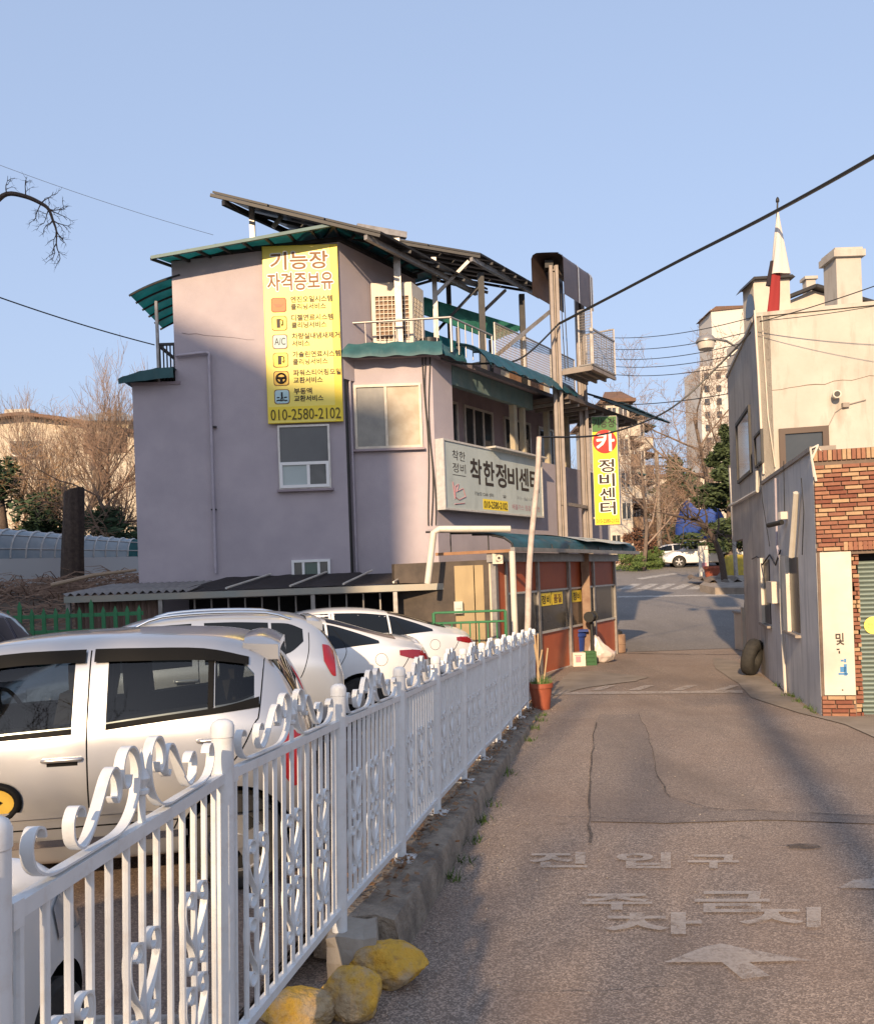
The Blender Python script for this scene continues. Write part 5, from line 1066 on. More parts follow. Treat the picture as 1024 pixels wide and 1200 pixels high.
TG = 4.05                                                          # where the taller building starts
z1_ = rw(945, 528)[1]; z2_ = 2.83
mb = MB(); mb.prism([RP(.03, 0, gz), RP(TG, 0, gz), RP(TG, 0, GT), RP(.03, 0, GT)], -RN*.22); obj('wall', mb, m_gwall, gar)
mb = MB(); mb.obox(RP(.02, .03, GT), RD*(TG-.04), -RN*.28, (0, 0, .05)); obj('coping', mb, m_conc, gar)
mb = MB(); mb.prism([RP(.3, -.22, GT-.12), RP(TG, -.22, GT-.12), RP(TG, -6, GT-.12), RP(.3, -6, GT-.12)], (0, 0, .08)); obj('roof', mb, m_conc, gar)
mb = MB(); mb.obox(GP(.004, -.225, 1.64), RF*6, NFR*.22, (0, 0, GT-1.64)); mb.obox(GP(.004, -.225, gz), RF*.36, NFR*.22, (0, 0, 1.64-gz)); mb.obox(GP(3.2, -.25, gz), RF*2.8, NFR*.22, (0, 0, 1.64-gz)); mb.obox(GP(5.8, -6, gz), RF*.2, NFR*5.7, (0, 0, GT-gz)); obj('backing_wall', mb, mat('mortar', (.17, .125, .1), .95, col2=(.13, .1, .08), scale=20), gar)
m_br = [mat('brick_red', (.25, .105, .065), .85, col2=(.2, .088, .055), scale=25, bump=.3, bscale=120, bdist=.004), mat('brick_brown', (.19, .065, .04), .85, col2=(.15, .055, .035), scale=25, bump=.3, bscale=120, bdist=.004), mat('brick_tan', (.40, .265, .155), .85, col2=(.33, .215, .125), scale=25, bump=.3, bscale=120, bdist=.004), mat('brick_orange', (.31, .15, .088), .85, col2=(.25, .12, .072), scale=25, bump=.3, bscale=120, bdist=.004)]
BM = {}
def brick(o, u, n_, h, L, d, k, parent):
    key = (round(L, 3), round(h, 3), k)
    if key not in BM:
        b = MB(); e = .003; hx, hz = L/2, h/2
        b.add([(-hx, 0, -hz), (hx, 0, -hz), (hx, 0, hz), (-hx, 0, hz), (-hx+e, -d, -hz+e), (hx-e, -d, -hz+e), (hx-e, -d, hz-e), (-hx+e, -d, hz-e)], [(4, 5, 6, 7), (0, 1, 5, 4), (1, 2, 6, 5), (2, 3, 7, 6), (3, 0, 4, 7)]); BM[key] = b.mesh('brick', m_br[k])
    c = Vector(o)+Vector(u)*(L/2)+Vector((0, 0, h/2)); ob = bpy.data.objects.new('brick', BM[key]); C.objects.link(ob); ob.parent = parent; ob.location = c-WL[parent.name]; ob.rotation_euler.z = math.atan2(u[1], u[0]); return ob
rb = random.Random(5)
def courses(t0, t1, z0, z1, ch=.049, L=.185, off=0, soldier=False):
    z = z0; r = 0
    while z+ch*.9 <= z1+.001:
        t = t0-(rb.random()*L if not soldier else 0)
        while t < t1:
            a = max(t, t0); b_ = min(t+L, t1)
            if b_-a > .03: brick(GP(a, off, z+.003), RF, NFR, ch-.007, b_-a-.007, .022+rb.random()*.008, rb.choices((0, 1, 2, 3), (5, 2.3, 4.2, 3))[0], gar)
            t += L
        z += ch; r += 1
courses(0, 1.55, 1.68, GT-.13)
t = 0.
while t < 1.5: brick(GP(t, 0, GT-.125), RF, NFR, .122, .045, .026, rb.choice((0, 2, 0, 3)), gar); t += .05
t = .28
while t < 1.5: brick(GP(t, .004, 1.68), RF, NFR, .1, .046, .034, rb.choice((0, 2, 3)), gar); t += .05
courses(0, .36, -.3, .05); courses(.365, .455, -.3, 1.66, .049, .09, -.06)
mb = MB(); mb.obox(GP(.03, -.01, .05), RF*.325, NFR*.03, (0, 0, 1.62)); pan = obj('white_panel', mb, mat('white_panel_paint', (.60, .54, .46), .7, col2=(.52, .47, .39), scale=3), gar)
mb = MB(); text('및', mb, GP(.165, .024, .62), RF*.085, (0, 0, .13), NFR, .02, thick=0); obj('lettering', mb, m_ink, pan)
m_bluei = mat('blue_ink', (.05, .2, .42), .6)
mb = MB()
for t, z, w, h in ((.18, .28, .1, .02), (.2, .31, .06, .06), (.24, .27, .03, .13), (.21, .43, .03, .02), (.245, .42, .02, .04)): mb.obox(GP(t, .021, z), RF*w, NFR*.003, (0, 0, h))
obj('peeling_lettering', mb, m_bluei, pan)
mb = MB(); mb.obox(GP(.17, .021, .56), RF*.03, NFR*.003, (0, 0, .015)); mb.obox(GP(.19, .021, .52), RF*.015, NFR*.003, (0, 0, .03)); mb.obox(GP(.21, .021, .1), RF*.015, NFR*.003, (0, 0, .015)); obj('peeling_lettering', mb, m_ink, pan)
m_shut = mat('green_grey_shutter', (.17, .215, .19), .45, .3, col2=(.14, .18, .16), scale=3, streak=(.26, .24, .2), streak_scale=(1, 1, .4), streak_amt=.4)
for k in range(36):
    z = -.28+k*.051
    mb = MB(); mb.grid(lambda u, v: GP(.46+2.7*u, -.16+.016*math.sin(v*math.pi), z+.049*v), 1, 6); obj('shutter_slat', mb, m_shut, gar, smooth=70)
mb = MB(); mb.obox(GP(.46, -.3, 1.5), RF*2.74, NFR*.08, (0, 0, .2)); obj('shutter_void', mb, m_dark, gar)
mb = MB(); c_ = GP(.60, -.135, .82); mb.prism([c_+RF*(.1*math.cos(t))+Vector((0, 0, .1*math.sin(t))) for t in [k*math.pi/12 for k in range(24)]], NFR*.004); st_ = obj('round_sticker', mb, m_yel2, gar)
mb = MB(); text('전화', mb, GP(.53, -.128, .79), RF*.14, (0, 0, .06), NFR, 0, thick=0); obj('lettering', mb, mat('green_ink', (.1, .25, .12), .6), st_)
# fittings on the lane wall
def rwin(x0, y0, x1, y1, parent, mfr, mgl, fr=.05):
    t0, za = rw(x0, y1); t1, zb = rw(x1, y0); t0, t1 = min(t0, t1), max(t0, t1)
    return window(parent, RP(t1, 0, za), -RD*(t1-t0), za, zb, RN, bars=(), m_fr=mfr, m_gl=mgl, fr=fr, depth=.04, sill=False)
m_wdark = mat('dark_window_void', (.015, .014, .014), .3)
for (xa, xb, ya, yb) in ((894, 904, 653, 729), (923, 938, 650, 738)):
    t1, zb = rw(xa, yb); t0, _ = rw(xb, yb); zt_ = rw(xb, ya)[1]; t0, t1 = min(t0, t1), max(t0, t1)
    mb = MB(); mb.obox(RP(t0, .0, zb+.02), RD*(t1-t0)*.62, RN*.012, (0, 0, zt_-zb-.05)); wv = obj('window', mb, m_wdark, gar)
    mb = MB(); mb.obox(RP(t0+(t1-t0)*.62, .0, zb), RD*(t1-t0)*.36, RN*.06, (0, 0, zt_-zb)); obj('frame', mb, m_pvc, wv)
    mb = MB(); mb.obox(RP(t0-.02, .0, zb-.04), RD*(t1-t0+.04), RN*.07, (0, 0, .035)); obj('sill', mb, m_conc, wv)
t0, za = rw(915, 707); t1, zb = rw(907, 681); mb = MB(); mb.obox(RP(min(t0, t1), 0, za), RD*abs(t1-t0), RN*.12, (0, 0, zb-za)); obj('meter_cabinet', mb, m_acb, gar)
def conduit(pix, r, m, parent, off=.04, name='conduit'):
    mb = MB(); pts = []
    for x, y in pix: t, z = rw(x, y); pts.append(RP(t, off, z))
    mb.tube(pts, r, 6); return obj(name, mb, m, parent)
conduit([(918, 650), (919, 720), (924, 812)], .02, m_pvc, gar); conduit([(912, 560), (914, 640), (917, 655)], .015, m_pipe, gar)
conduit([(933, 652), (939, 577)], .04, m_pvc, gar, .06, 'pvc_trunking'); conduit([(891, 540), (897, 590), (905, 640)], .006, m_black, gar); conduit([(921, 540), (922, 600)], .006, m_black, gar, .03)
conduit([(884, 655), (890, 652), (896, 662), (905, 650), (912, 662), (918, 645)], .012, m_frame, gar); conduit([(943, 560), (946, 600), (944, 650)], .006, m_black, gar)
t, z = rw(922, 604); mb = MB(); mb.box(RP(t, .05, z), (.1, .09, .1)); cc = obj('camera_mount', mb, m_pvc, gar); mb = MB(); mb.tube([RP(t-.02, .07, z-.09), RP(t+.28, .2, z-.11)], .035, 10); obj('security_camera', mb, m_black, cc, smooth=50)
mb = MB(); mb.tube([GP(.02, .02, GT-.35)+Vector((.0, 0, 0)), GP(-.02, .03, GT-.1), GP(.05, .02, GT+.05), GP(.09, .0, GT-.02)], .015, 6); mb.tube([GP(.0, .02, GT-.3), GP(-.03, .03, GT+.02), GP(.06, 0, GT+.06)], .012, 6); obj('hose_loop', mb, m_pvc, gar)
# the taller building behind it
pb = thing('plaster_building', 'two storey cream plastered building with a stained grey side wall', 'building', RP(TG, 0, -.3))
cz = P(893, 371, RP(TG, 0, 0).y).z; TE = 8.55; TL = 6.9; zmid = rw(868, 632)[1]
m_par = m_cream
mb = MB(); mb.prism([RP(TG, 0, gz), RP(TL, 0, gz), RP(TL, 0, zmid), RP(TE, 0, zmid), RP(TE, 0, cz+.02), RP(TG, 0, cz)], -RN*.2); obj('side_wall', mb, m_gwall2, pb)
mb = MB(); mb.obox(RP(TG, -.004, gz), RF*9-RF*.0, RD*.25, (0, 0, cz-gz-.01)); obj('front_wall', mb, m_cream, pb)
mb = MB(); mb.prism([RP(TG+.26, -.21, cz-.5), RP(TE, -.21, cz-.5), RP(TE, -8.9, cz-.5), RP(TG+.26, -8.9, cz-.5)], (0, 0, .1)); mb.obox(RP(TE-.2, -.21, zmid), -RN*8.7, RD*.2, (0, 0, cz-zmid)); mb.obox(RP(TL-.2, -.21, gz), -RN*8.7, RD*.2, (0, 0, zmid-gz)); mb.prism([RP(TL, -.2, zmid), RP(TE, -.2, zmid), RP(TE, -8.9, zmid), RP(TL, -8.9, zmid)], (0, 0, .1)); obj('roof', mb, m_gwall2, pb)
mb = MB(); mb.obox(RP(TG-.03, .02, cz), RF*9.1, RD*.32, (0, 0, .06)); mb.obox(RP(TG+.3, .03, cz+.003), RD*(TE-TG-.3), -RN*.27, (0, 0, .06)); obj('coping', mb, m_cream, pb)
rwin(866, 474, 879, 567, pb, m_frame, m_glass, .06); rwin(887, 502, 894, 549, pb, m_frame, m_wdark, .04)
def fw(x, y): q = PW(x, y, RP(TG, 0, 0), RF); return (q-RP(TG, 0, 0)).dot(RF), q.z
t0, za = fw(914, 562); t1, zb = fw(970, 499); window(pb, RP(TG, 0, za)+RF*t0, RF*(t1-t0), za, zb, NFR, bars=(), m_fr=mat('brown_window_frame', (.055, .03, .02), .5), m_gl=m_glass, fr=.09, depth=.06)
t, z = fw(978, 464); mb = MB(); q = RP(TG, 0, z)+RF*t; mb.tube([q, q+NFR*.14], .05, 12); mb.tube([q+NFR*.1, q+NFR*.17], .062, 12); obj('vent_pipe', mb, m_pvc, pb, smooth=50); mb = MB(); mb.tube([q+NFR*.172, q+NFR*.175], .045, 12); obj('vent_mouth', mb, m_black, pb)
t, z = fw(990, 475); q = RP(TG, 0, z)+RF*t; mb = MB(); mb.box(q+NFR*.03, (.1, .06, .07)); mb.tube([q+NFR*.02, q+NFR*.02+RF*.3+Vector((0, 0, .06))], .008, 5); mb.tube([q+NFR*.02, q+NFR*.02-RF*.15+Vector((0, 0, -.1)), q+NFR*.02-RF*.25+Vector((0, 0, -.3))], .006, 5); obj('cable_box', mb, m_conc, pb)
mb = MB(); mb.tube([RP(TG-.03, .02, cz+.1), RP(TG-.05, .0, cz-1.0), RP(TG-.05, -.02, 3.0)], .02, 8); mb.tube([RP(TG-.04, -.08, cz), RP(TG-.04, -.12, 3.9), RP(TG-.04, -.2, 3.1)], .01, 6); obj('drainpipe', mb, m_acb, pb, smooth=50)
mb = MB(); mb.tube([RP(TG, .0, 4.33+.035*noise.noise((k*.6, 1, 2))+.008*k)+RF*(.2+k*.13)+NFR*.002 for k in range(22)], [.004+.005*abs(noise.noise((k*.9, 4, 2))) for k in range(22)], 5)
obj('crack', mb, mat('crack_plaster', (.16, .12, .09), .95), pb)
mb = MB(); q = RP(TE-.2, .04, 3.6); mb.tube([RP(TL+.1, .05, rw(880, 580)[1]), RP(TE, .05, rw(864, 588)[1])], .03, 6); mb.tube([RP(TG+.1, .05, rw(893, 550)[1]), RP(TG+.15, .05, rw(893, 574)[1]), RP(TL+.1, .05, rw(880, 580)[1])], .03, 6); obj('conduit', mb, m_pvc, pb)
# rooftop pieces behind the parapet
ph = thing('stair_head', 'white stair head with dark flat cap on the cream building roof', 'rooftop room', P(905, 370, 17.5))
a = P(884, 372, 17.5); b_ = P(925, 326, 17.5); mb = MB(); mb.box(((a.x+b_.x)/2, 17.8, (a.z-.6+b_.z)/2), (b_.x-a.x, .6, b_.z-a.z+.6)); obj('wall', mb, mat('white_render', (.55, .49, .41), .9, col2=(.48, .42, .35), scale=2), ph)
mb = MB(); mb.prism([((a.x)-.12, 17.4, b_.z-.1), (a.x-.02, 17.4, b_.z+.03), (b_.x+.02, 17.4, b_.z+.05), (b_.x+.08, 17.4, b_.z), (b_.x+.02, 17.4, b_.z), (a.x, 17.4, b_.z-.02)], (0, .8, 0)); obj('cap', mb, m_frame, ph)
mb = MB(); mb.prism([(a.x-.004, 17.7+.25*math.cos(t), a.z+.15+(.4 if math.sin(t) > 0 else .1)*math.sin(t)) for t in [k*math.pi/8 for k in range(16)]], (-.01, 0, 0)); obj('arched_window', mb, m_glass, ph)
ch = thing('chimney', 'square cream chimney with stepped cap on the cream building roof', 'chimney', P(997, 360, 15.4))
a = P(983, 360, 15.4); b_ = P(1010, 292, 15.4); mb = MB(); mb.box(((a.x+b_.x)/2, 15.7, (a.z-.4+b_.z)/2), (b_.x-a.x, .5, b_.z-a.z+.4)); obj('shaft', mb, m_cream, ch)
mb = MB(); mb.box(((a.x+b_.x)/2, 15.7, b_.z-.05), (b_.x-a.x+.12, .62, .12)); mb.box(((a.x+b_.x)/2, 15.7, b_.z+.03), (b_.x-a.x+.05, .55, .06)); obj('cap', mb, m_cream, ch)
gh = thing('gabled_house', 'white gabled house roof showing behind the cream parapet', 'house', P(960, 380, 23))
q = [P(925, 366, 23), P(925, 352, 23), P(952, 340, 23), P(985, 349, 23), P(1040, 366, 23)]; mb = MB(); base = [Vector((q[0].x, 23, 4)), *q[1:4], Vector((q[3].x+2.5, 23, q[4].z)), Vector((q[3].x+2.5, 23, 4))]; mb.prism(base, (0, 5, 0)); obj('wall', mb, mat('white_render', (.66, .58, .47)), gh)
mb = MB(); mb.bar(q[1]+Vector((-.3, -.1, -.02)), q[2]+Vector((0, -.1, .06)), .3, .08); mb.bar(q[2]+Vector((0, -.1, .06)), q[3]+Vector((2.6, -.1, -.8)), .3, .08); obj('roof', mb, m_frame, gh)
mb = MB(); p = P(950, 342, 23.2); mb.box((p.x, 23.3, p.z+.15), (.25, .25, .4)); mb.box((p.x, 23.3, p.z+.38), (.35, .35, .08)); obj('chimney', mb, m_cream, gh)
# flag furled on its pole at the roof corner
fl = thing('flag_pole', 'flag pole with a furled white flag, red at its tip, on the building corner', 'flag', RP(TG+.2, -.3, cz))
fb = P(904, 372, 14.0); ft = P(911, 236, 14.0)
mb = MB(); mb.tube([fb-Vector((0, 0, .4)), ft], [.02, .014], 8); mb.lathe(ft, [(.012, -.02), (.03, 0), (.03, .03), (.02, .06), (.002, .08)], 8); obj('pole', mb, m_frame, fl, smooth=50)
def cone_flag(y0, y1, w0, w1, dx0, dx1, m, nm, ph_=0):
    mb = MB(); A = P(911, y0, 13.95); B = P(909, y1, 13.95)
    def f(u, v):
        c_ = lerp(A, B, v); w = w0+(w1-w0)*v; t = u*2*math.pi; r = w*(1+.22*math.sin(3*t+ph_+v*2)); return Vector((c_.x+dx0+(dx1-dx0)*v+r*math.cos(t), c_.y-.02+.55*r*math.sin(t), c_.z))
    mb.grid(f, 24, 10); return obj(nm, mb, m, fl, smooth=70)
cone_flag(249, 322, .012, .15, 0, .05, mat('white_cloth', (.6, .55, .5), .9), 'white_cloth'); cone_flag(308, 366, .07, .09, -.04, -.06, mat('red_cloth', (.25, .025, .025), .9), 'red_cloth', 1); cone_flag(306, 335, .05, .065, -.085, -.1, mat('black_cloth', (.02, .015, .02), .9), 'black_cloth', 2)
# street lamp on the wall end
sl = thing('street_lamp', 'grey bell shaped street lamp on an arm from the stained wall', 'street lamp', P(864, 407, 17.6))
a = P(865, 408, 17.7); b_ = P(838, 397, 17.2); mb = MB(); mb.tube([RP(TE-.3, .02, a.z-.2), a, lerp(a, b_, .5)+Vector((0, 0, .05)), b_], .025, 8); obj('arm', mb, m_steel, sl, smooth=50)
mb = MB(); c_ = P(827, 399, 17.1); mb.lathe((c_.x, 17.1, c_.z-.02), [(.05, .12), (.14, .1), (.2, .02), (.2, -.01)], 16); obj('shade', mb, m_steel, sl, smooth=50); mb = MB(); mb.lathe((c_.x, 17.1, c_.z-.2), [(.06, 0), (.15, .03), (.17, .12), (.17, .17)], 16); obj('glass', mb, mat('lamp_glass', (.5, .46, .4), .3), sl, smooth=50)
# tyre, cabinet and leaning pipes by the wall end
tp = PG(880, 792); mb = MB(); R_, r_ = .30, .11
tl_ = Matrix.Translation(Vector((tp.x+.03, tp.y, lane_h(tp.y)+.31))) @ Matrix.Rotation(math.radians(-38), 4, 'Z') @ Matrix.Rotation(math.radians(13), 4, 'Y')
def tor(u, v):
    a_ = u*2*math.pi; b_ = v*2*math.pi; w = r_*math.copysign(abs(math.cos(b_))**.7, math.cos(b_)); h = r_*.95*math.copysign(abs(math.sin(b_))**.6, math.sin(b_)); rr = R_-.09+(w*.9)
    return tl_ @ Vector((h, rr*math.cos(a_), rr*math.sin(a_)))
mb.grid(tor, 40, 18); ty = obj('tyre', mb, m_tyre, smooth=60, label='old black car tyre leaning against the grey garage wall', cat='tyre')
for k in range(40):
    pass
cb = thing('cabinet', 'white metal cabinet standing at the far end of the grey wall', 'cabinet', PG(878, 762))
q = PG(872, 763); q2 = PG(889, 763); mb = MB(); mb.box(((q.x+q2.x)/2, q.y+.3, q.z+.42), (q2.x-q.x, .6, .84)); obj('body', mb, m_pvc, cb); mb = MB(); mb.box(((q.x+q2.x)/2, q.y+.3, q.z+.87), (q2.x-q.x+.06, .66, .05)); obj('lid', mb, mat('grey_lid', (.3, .3, .3), .6), cb); mb = MB(); mb.box((q.x-.02, q.y-.06, q.z+.5), (.08, .08, 1.0)); obj('corner_post', mb, m_acb, cb)
pp = thing('pipe_bundle', 'bundle of thin pipes leaning in the recess beyond the tyre', 'pipes', PG(885, 760))
for k in range(6):
    a = PG(874+k*2, 757); b_ = P(876+k*1.6, 632+k*2, a.y+.9); mb = MB(); mb.tube([(a.x, a.y, a.z+.87), b_], .022, 6); obj('pipe', mb, [m_steel, m_frame, m_acb][k % 3], pp)
# ------------------------------------------------------------------ background: buildings, trees, bank, far road furniture
def box_building(name, label, parts, base): return thing(name, label, 'building', base)
m_apt = mat('apartment_cream', (.52, .47, .4), .9, col2=(.55, .49, .4), scale=.6, streak=(.45, .38, .3), streak_scale=(.6, .6, .08)); m_aptb = mat('apartment_brown', (.28, .18, .12), .9, col2=(.22, .15, .1), scale=.6); m_tile = mat('clay_roof', (.16, .09, .06), .85, col2=(.11, .07, .05), scale=3)
# low-rise flats beyond the crossing
def flats(name, label, xl, xr, ytop, Y, storeys, depth):
    a = P(xl, 540, Y); b_ = P(xr, 540, Y); zt_ = P((xl+xr)/2, ytop, Y).z; z0 = lane_h(Y)-.5; t = thing(name, label, 'building', ((a.x+b_.x)/2, Y, z0), 'low-rise flats behind the workshop')
    w = b_.x-a.x; mb = MB(); mb.box(((a.x+b_.x)/2, Y+depth/2, (z0+zt_)/2), (w, depth, zt_-z0)); obj('wall', mb, m_apt, t)
    mb = MB(); mb.box(((a.x+b_.x)/2, Y+depth/2, zt_+.12), (w+.8, depth+.8, .22)); mb.prism([(a.x-.3, Y-.3, zt_+.23), (b_.x+.3, Y-.3, zt_+.23), (b_.x-.2, Y+1.2, zt_+1.0), (a.x+.2, Y+1.2, zt_+1.0)], (0, .01, 0)); obj('roof', mb, m_tile, t)
    h = (zt_-z0-.8)/storeys
    for k in range(storeys):
        z = z0+.8+k*h
        for fx_ in (.08, .56):
            mb = MB(); mb.box((a.x+w*(fx_+.17), Y-.02, z+h*.6), (w*.34, .06, h*.5)); wd = obj('window', mb, m_glass, t)
            mb = MB(); mb.box((a.x+w*(fx_+.17), Y-.05, z+h*.34), (w*.36, .05, .06)); mb.box((a.x+w*(fx_+.17), Y-.05, z+h*.6), (.05, .05, h*.5)); obj('frame', mb, m_alu, wd)
        mb = MB(); mb.box((b_.x+.45, Y+2.2, z+.1), (.9, 2.6, .12)); mb.box((b_.x+.88, Y+2.2, z+.5), (.05, 2.6, .8)); mb.box((b_.x+.45, Y+.92, z+.5), (.9, .05, .8)); obj('balcony', mb, m_aptb if k % 2 else m_apt, t)
        mb = MB(); mb.prism([(b_.x, Y+.6, z+h*.86), (b_.x+1.15, Y+.6, z+h*.74), (b_.x+1.15, Y+.6, z+h*.77), (b_.x, Y+.6, z+h*.9)], (0, 3.2, 0)); obj('balcony_awning', mb, m_tealb if k % 2 == 0 else m_tile, t)
        mb = MB(); mb.box((b_.x+.01, Y+2.2, z+h*.5), (.06, 2.2, h*.6)); obj('window', mb, m_wdark, t)
        mb = MB(); mb.box((b_.x+.1, Y+5.2, z+h*.55), (.15, 1.2, h*.45)); obj('window', mb, m_glass, t)
    return t
flats('flats', 'cream low-rise flats with dark roof just right of the yellow upright sign', 712, 739, 472, 56, 5, 12); flats('flats', 'cream flats with brown balconies farther along the street', 739, 756, 490, 68, 5, 12)
# high-rise towers
def tower(name, label, xl, xr, ytop, Y, caps, cols, rows):
    a = P(xl, ytop+60, Y); b_ = P(xr, ytop+60, Y); zt_ = P((xl+xr)/2, ytop, Y).z; t = thing(name, label, 'building', ((a.x+b_.x)/2, Y, 0), 'high-rise flats'); w = b_.x-a.x
    mb = MB(); mb.box(((a.x+b_.x)/2, Y+6, zt_/2), (w, 12, zt_)); obj('wall', mb, mat('tower_white', (.56, .53, .48), .9), t)
    for x0, x1, yt in caps:
        p = P(x0, yt, Y-.5); q = P(x1, yt, Y-.5); mb = MB(); mb.box(((p.x+q.x)/2, Y+4, (p.z+zt_-1)/2), (q.x-p.x, 9, p.z-zt_+1)); o = obj('lift_head', mb, mat('tower_white', (.66, .6, .5)), t)
        mb = MB(); mb.prism([(p.x-.6, Y-.8, p.z-.6), (p.x+1, Y-.8, p.z+.5), (q.x+.4, Y-.8, p.z+.5), (q.x+.4, Y-.8, p.z)], (0, 9.6, 0)); obj('cap', mb, m_tile, o)
    for r in range(rows):
        for c_ in range(cols):
            mb = MB(); mb.box((a.x+w*(c_+.5)/cols, Y-.05, zt_-2.2-r*2.9), (w/cols*.42, .3, 1.4)); obj('window', mb, m_glass, t)
    return t
tower('apartment_tower', 'slender cream apartment tower with dark cap behind the street lamp', 822, 878, 428, 190, [(833, 873, 362)], 4, 14)
tower('apartment_tower', 'second cream tower peeping past the stained wall corner', 852, 900, 400, 210, [], 4, 14)
# far cream block behind trees
t = thing('far_building', 'plain beige block far behind the bare trees beyond the crossing', 'building', P(800, 650, 120)); a = P(765, 560, 120); b_ = P(850, 556, 120); mb = MB(); mb.box(((a.x+b_.x)/2, 124, a.z/2), (b_.x-a.x, 8, a.z)); obj('wall', mb, m_apt, t); mb = MB(); mb.box(((a.x+b_.x)/2, 124, a.z+.2), (b_.x-a.x+1, 9, .5)); obj('roof', mb, m_tile, t)
for k in range(6):
    mb = MB(); mb.box((a.x+1+k*1.6, 119.95, a.z-2.2), (.9, .2, 1.2)); obj('window', mb, m_glass, t)
# white house on the left
wh = thing('white_house', 'cream hall with low gabled roof behind the bare trees', 'house', P(60, 640, 44)); Y = 44
q = [P(x, y, Y) for x, y in ((-120, 512), (-20, 494), (31, 489), (75, 494), (185, 514))]; mb = MB(); mb.prism([(q[0].x, Y, -1), *q, (q[-1].x, Y, -1)], (0, 9, 0)); obj('wall', mb, mat('warm_white_render', (.52, .46, .37), .9, col2=(.46, .4, .32), scale=.8), wh)
mb = MB()
for a, b_ in zip(q, q[1:]): mb.bar(a+Vector((0, -.2, .1)), b_+Vector((0, -.2, .1)), .8, .16)
obj('roof_edge', mb, m_tile, wh)
a = P(76, 492, 46); b_ = P(150, 490, 46); mb = MB(); mb.prism([(a.x, 46, a.z-1.2), (b_.x, 46, a.z-1.2), (b_.x, 46, b_.z+.1), (a.x, 46, a.z+.1)], (0, 4, 0)); up = obj('upper_wall', mb, mat('yellow_render', (.55, .46, .3), .9), wh); mb = MB(); mb.prism([(a.x-.3, 45.6, a.z), (b_.x-.3, 45.6, b_.z+.35), (b_.x+.6, 45.6, b_.z-.1), (b_.x+.6, 45.6, b_.z-.2), (a.x-.3, 45.6, a.z-.1)], (0, 5, 0)); obj('upper_roof', mb, mat('blue_roof', (.12, .17, .25), .6), wh)
for x, y in ((20, 527), (39, 527)):
    p = P(x, y, 43.9); mb = MB(); mb.box((p.x, 43.96, p.z), (.75, .1, .9)); w_ = obj('window', mb, m_wdark, wh); mb = MB(); mb.tube([(p.x+.35*math.cos(t), 43.85, p.z+.35*math.sin(t)) for t in [k*math.pi/8 for k in range(17)]], .06, 5); obj('vent_ring', mb, m_steel, w_)
p = P(100, 520, 43.9); mb = MB(); mb.box((p.x+1, 43.96, p.z), (2.2, .1, 1.0)); obj('window', mb, mat('shutter_brown', (.16, .1, .07), .7), wh)
mb = MB(); p = P(20, 486, 44.5); mb.box((p.x, 45, p.z-.2), (1.3, 1, 1)); obj('chimney', mb, m_cream, wh)
# barrel-vault polycarbonate passage
vt_ = thing('vaulted_passage', 'long barrel vaulted clear plastic passage behind the brush heap', 'passage', P(80, 665, 26)); m_poly = mat('clear_polycarbonate', (.27, .34, .38), .2, col2=(.4, .44, .46), scale=1.6, spec=.6)
def vault(x0, x1, ya, yb, zr, rad, Y, n, nm):
    A = P(x0, ya, Y); B = P(x1, yb, Y)
    for k in range(n):
        mb = MB(); mb.grid(lambda u, v: lerp(A, B, (k+.03+.94*u)/n)+Vector((0, -rad*math.cos(v*2.2)+rad, rad*math.sin(v*2.2)*1.0)), 3, 10)
        obj('vault_panel', mb, m_teal if k in nm else m_poly, vt_, smooth=60)
    for k in range(n+1):
        mb = MB(); mb.tube([lerp(A, B, k/n)+Vector((0, -rad*math.cos(v/8*2.2)+rad-.02, rad*math.sin(v/8*2.2)+.01)) for v in range(9)], .03, 5); obj('vault_rib', mb, m_alu, vt_)
    mb = MB(); mb.obox(A-Vector((0, 0, 1.5)), B-A, (0, .1, 0), (0, 0, 1.5)); obj('base_wall', mb, mat('white_wall_paint', (.6, .6, .58), .8), vt_)
def vault_run(A, B, r0, r1, n, nm):
    def sec(t, v): r = r0+(r1-r0)*t; return lerp(A, B, t)+Vector((0, -r*math.cos(v*2.2)+r, r*math.sin(v*2.2)))
    for k in range(n):
        mb = MB(); mb.grid(lambda u, v: sec((k+.03+.94*u)/n, v), 3, 10); obj('vault_panel', mb, m_teal if k in nm else m_poly, vt_, smooth=60)
    for k in range(n+1):
        mb = MB(); mb.tube([sec(k/n, v/8)+Vector((0, -.02, .01)) for v in range(9)], .025, 5); obj('vault_rib', mb, m_alu, vt_)
    for v in (.15, .42):
        mb = MB(); mb.tube([sec(t/20, v)+Vector((0, -.015, .008)) for t in range(21)], .015, 5); obj('vault_purlin', mb, m_alu, vt_)
    mb = MB(); mb.obox(A-Vector((0, 0, 1.5)), B-A, (0, .1, 0), (0, 0, 1.5)); obj('base_wall', mb, mat('white_wall_paint', (.6, .6, .58), .8), vt_)
vault_run(P(-70, 656, 18.5), P(174, 652, 26), .78, .5, 15, (8, 13))
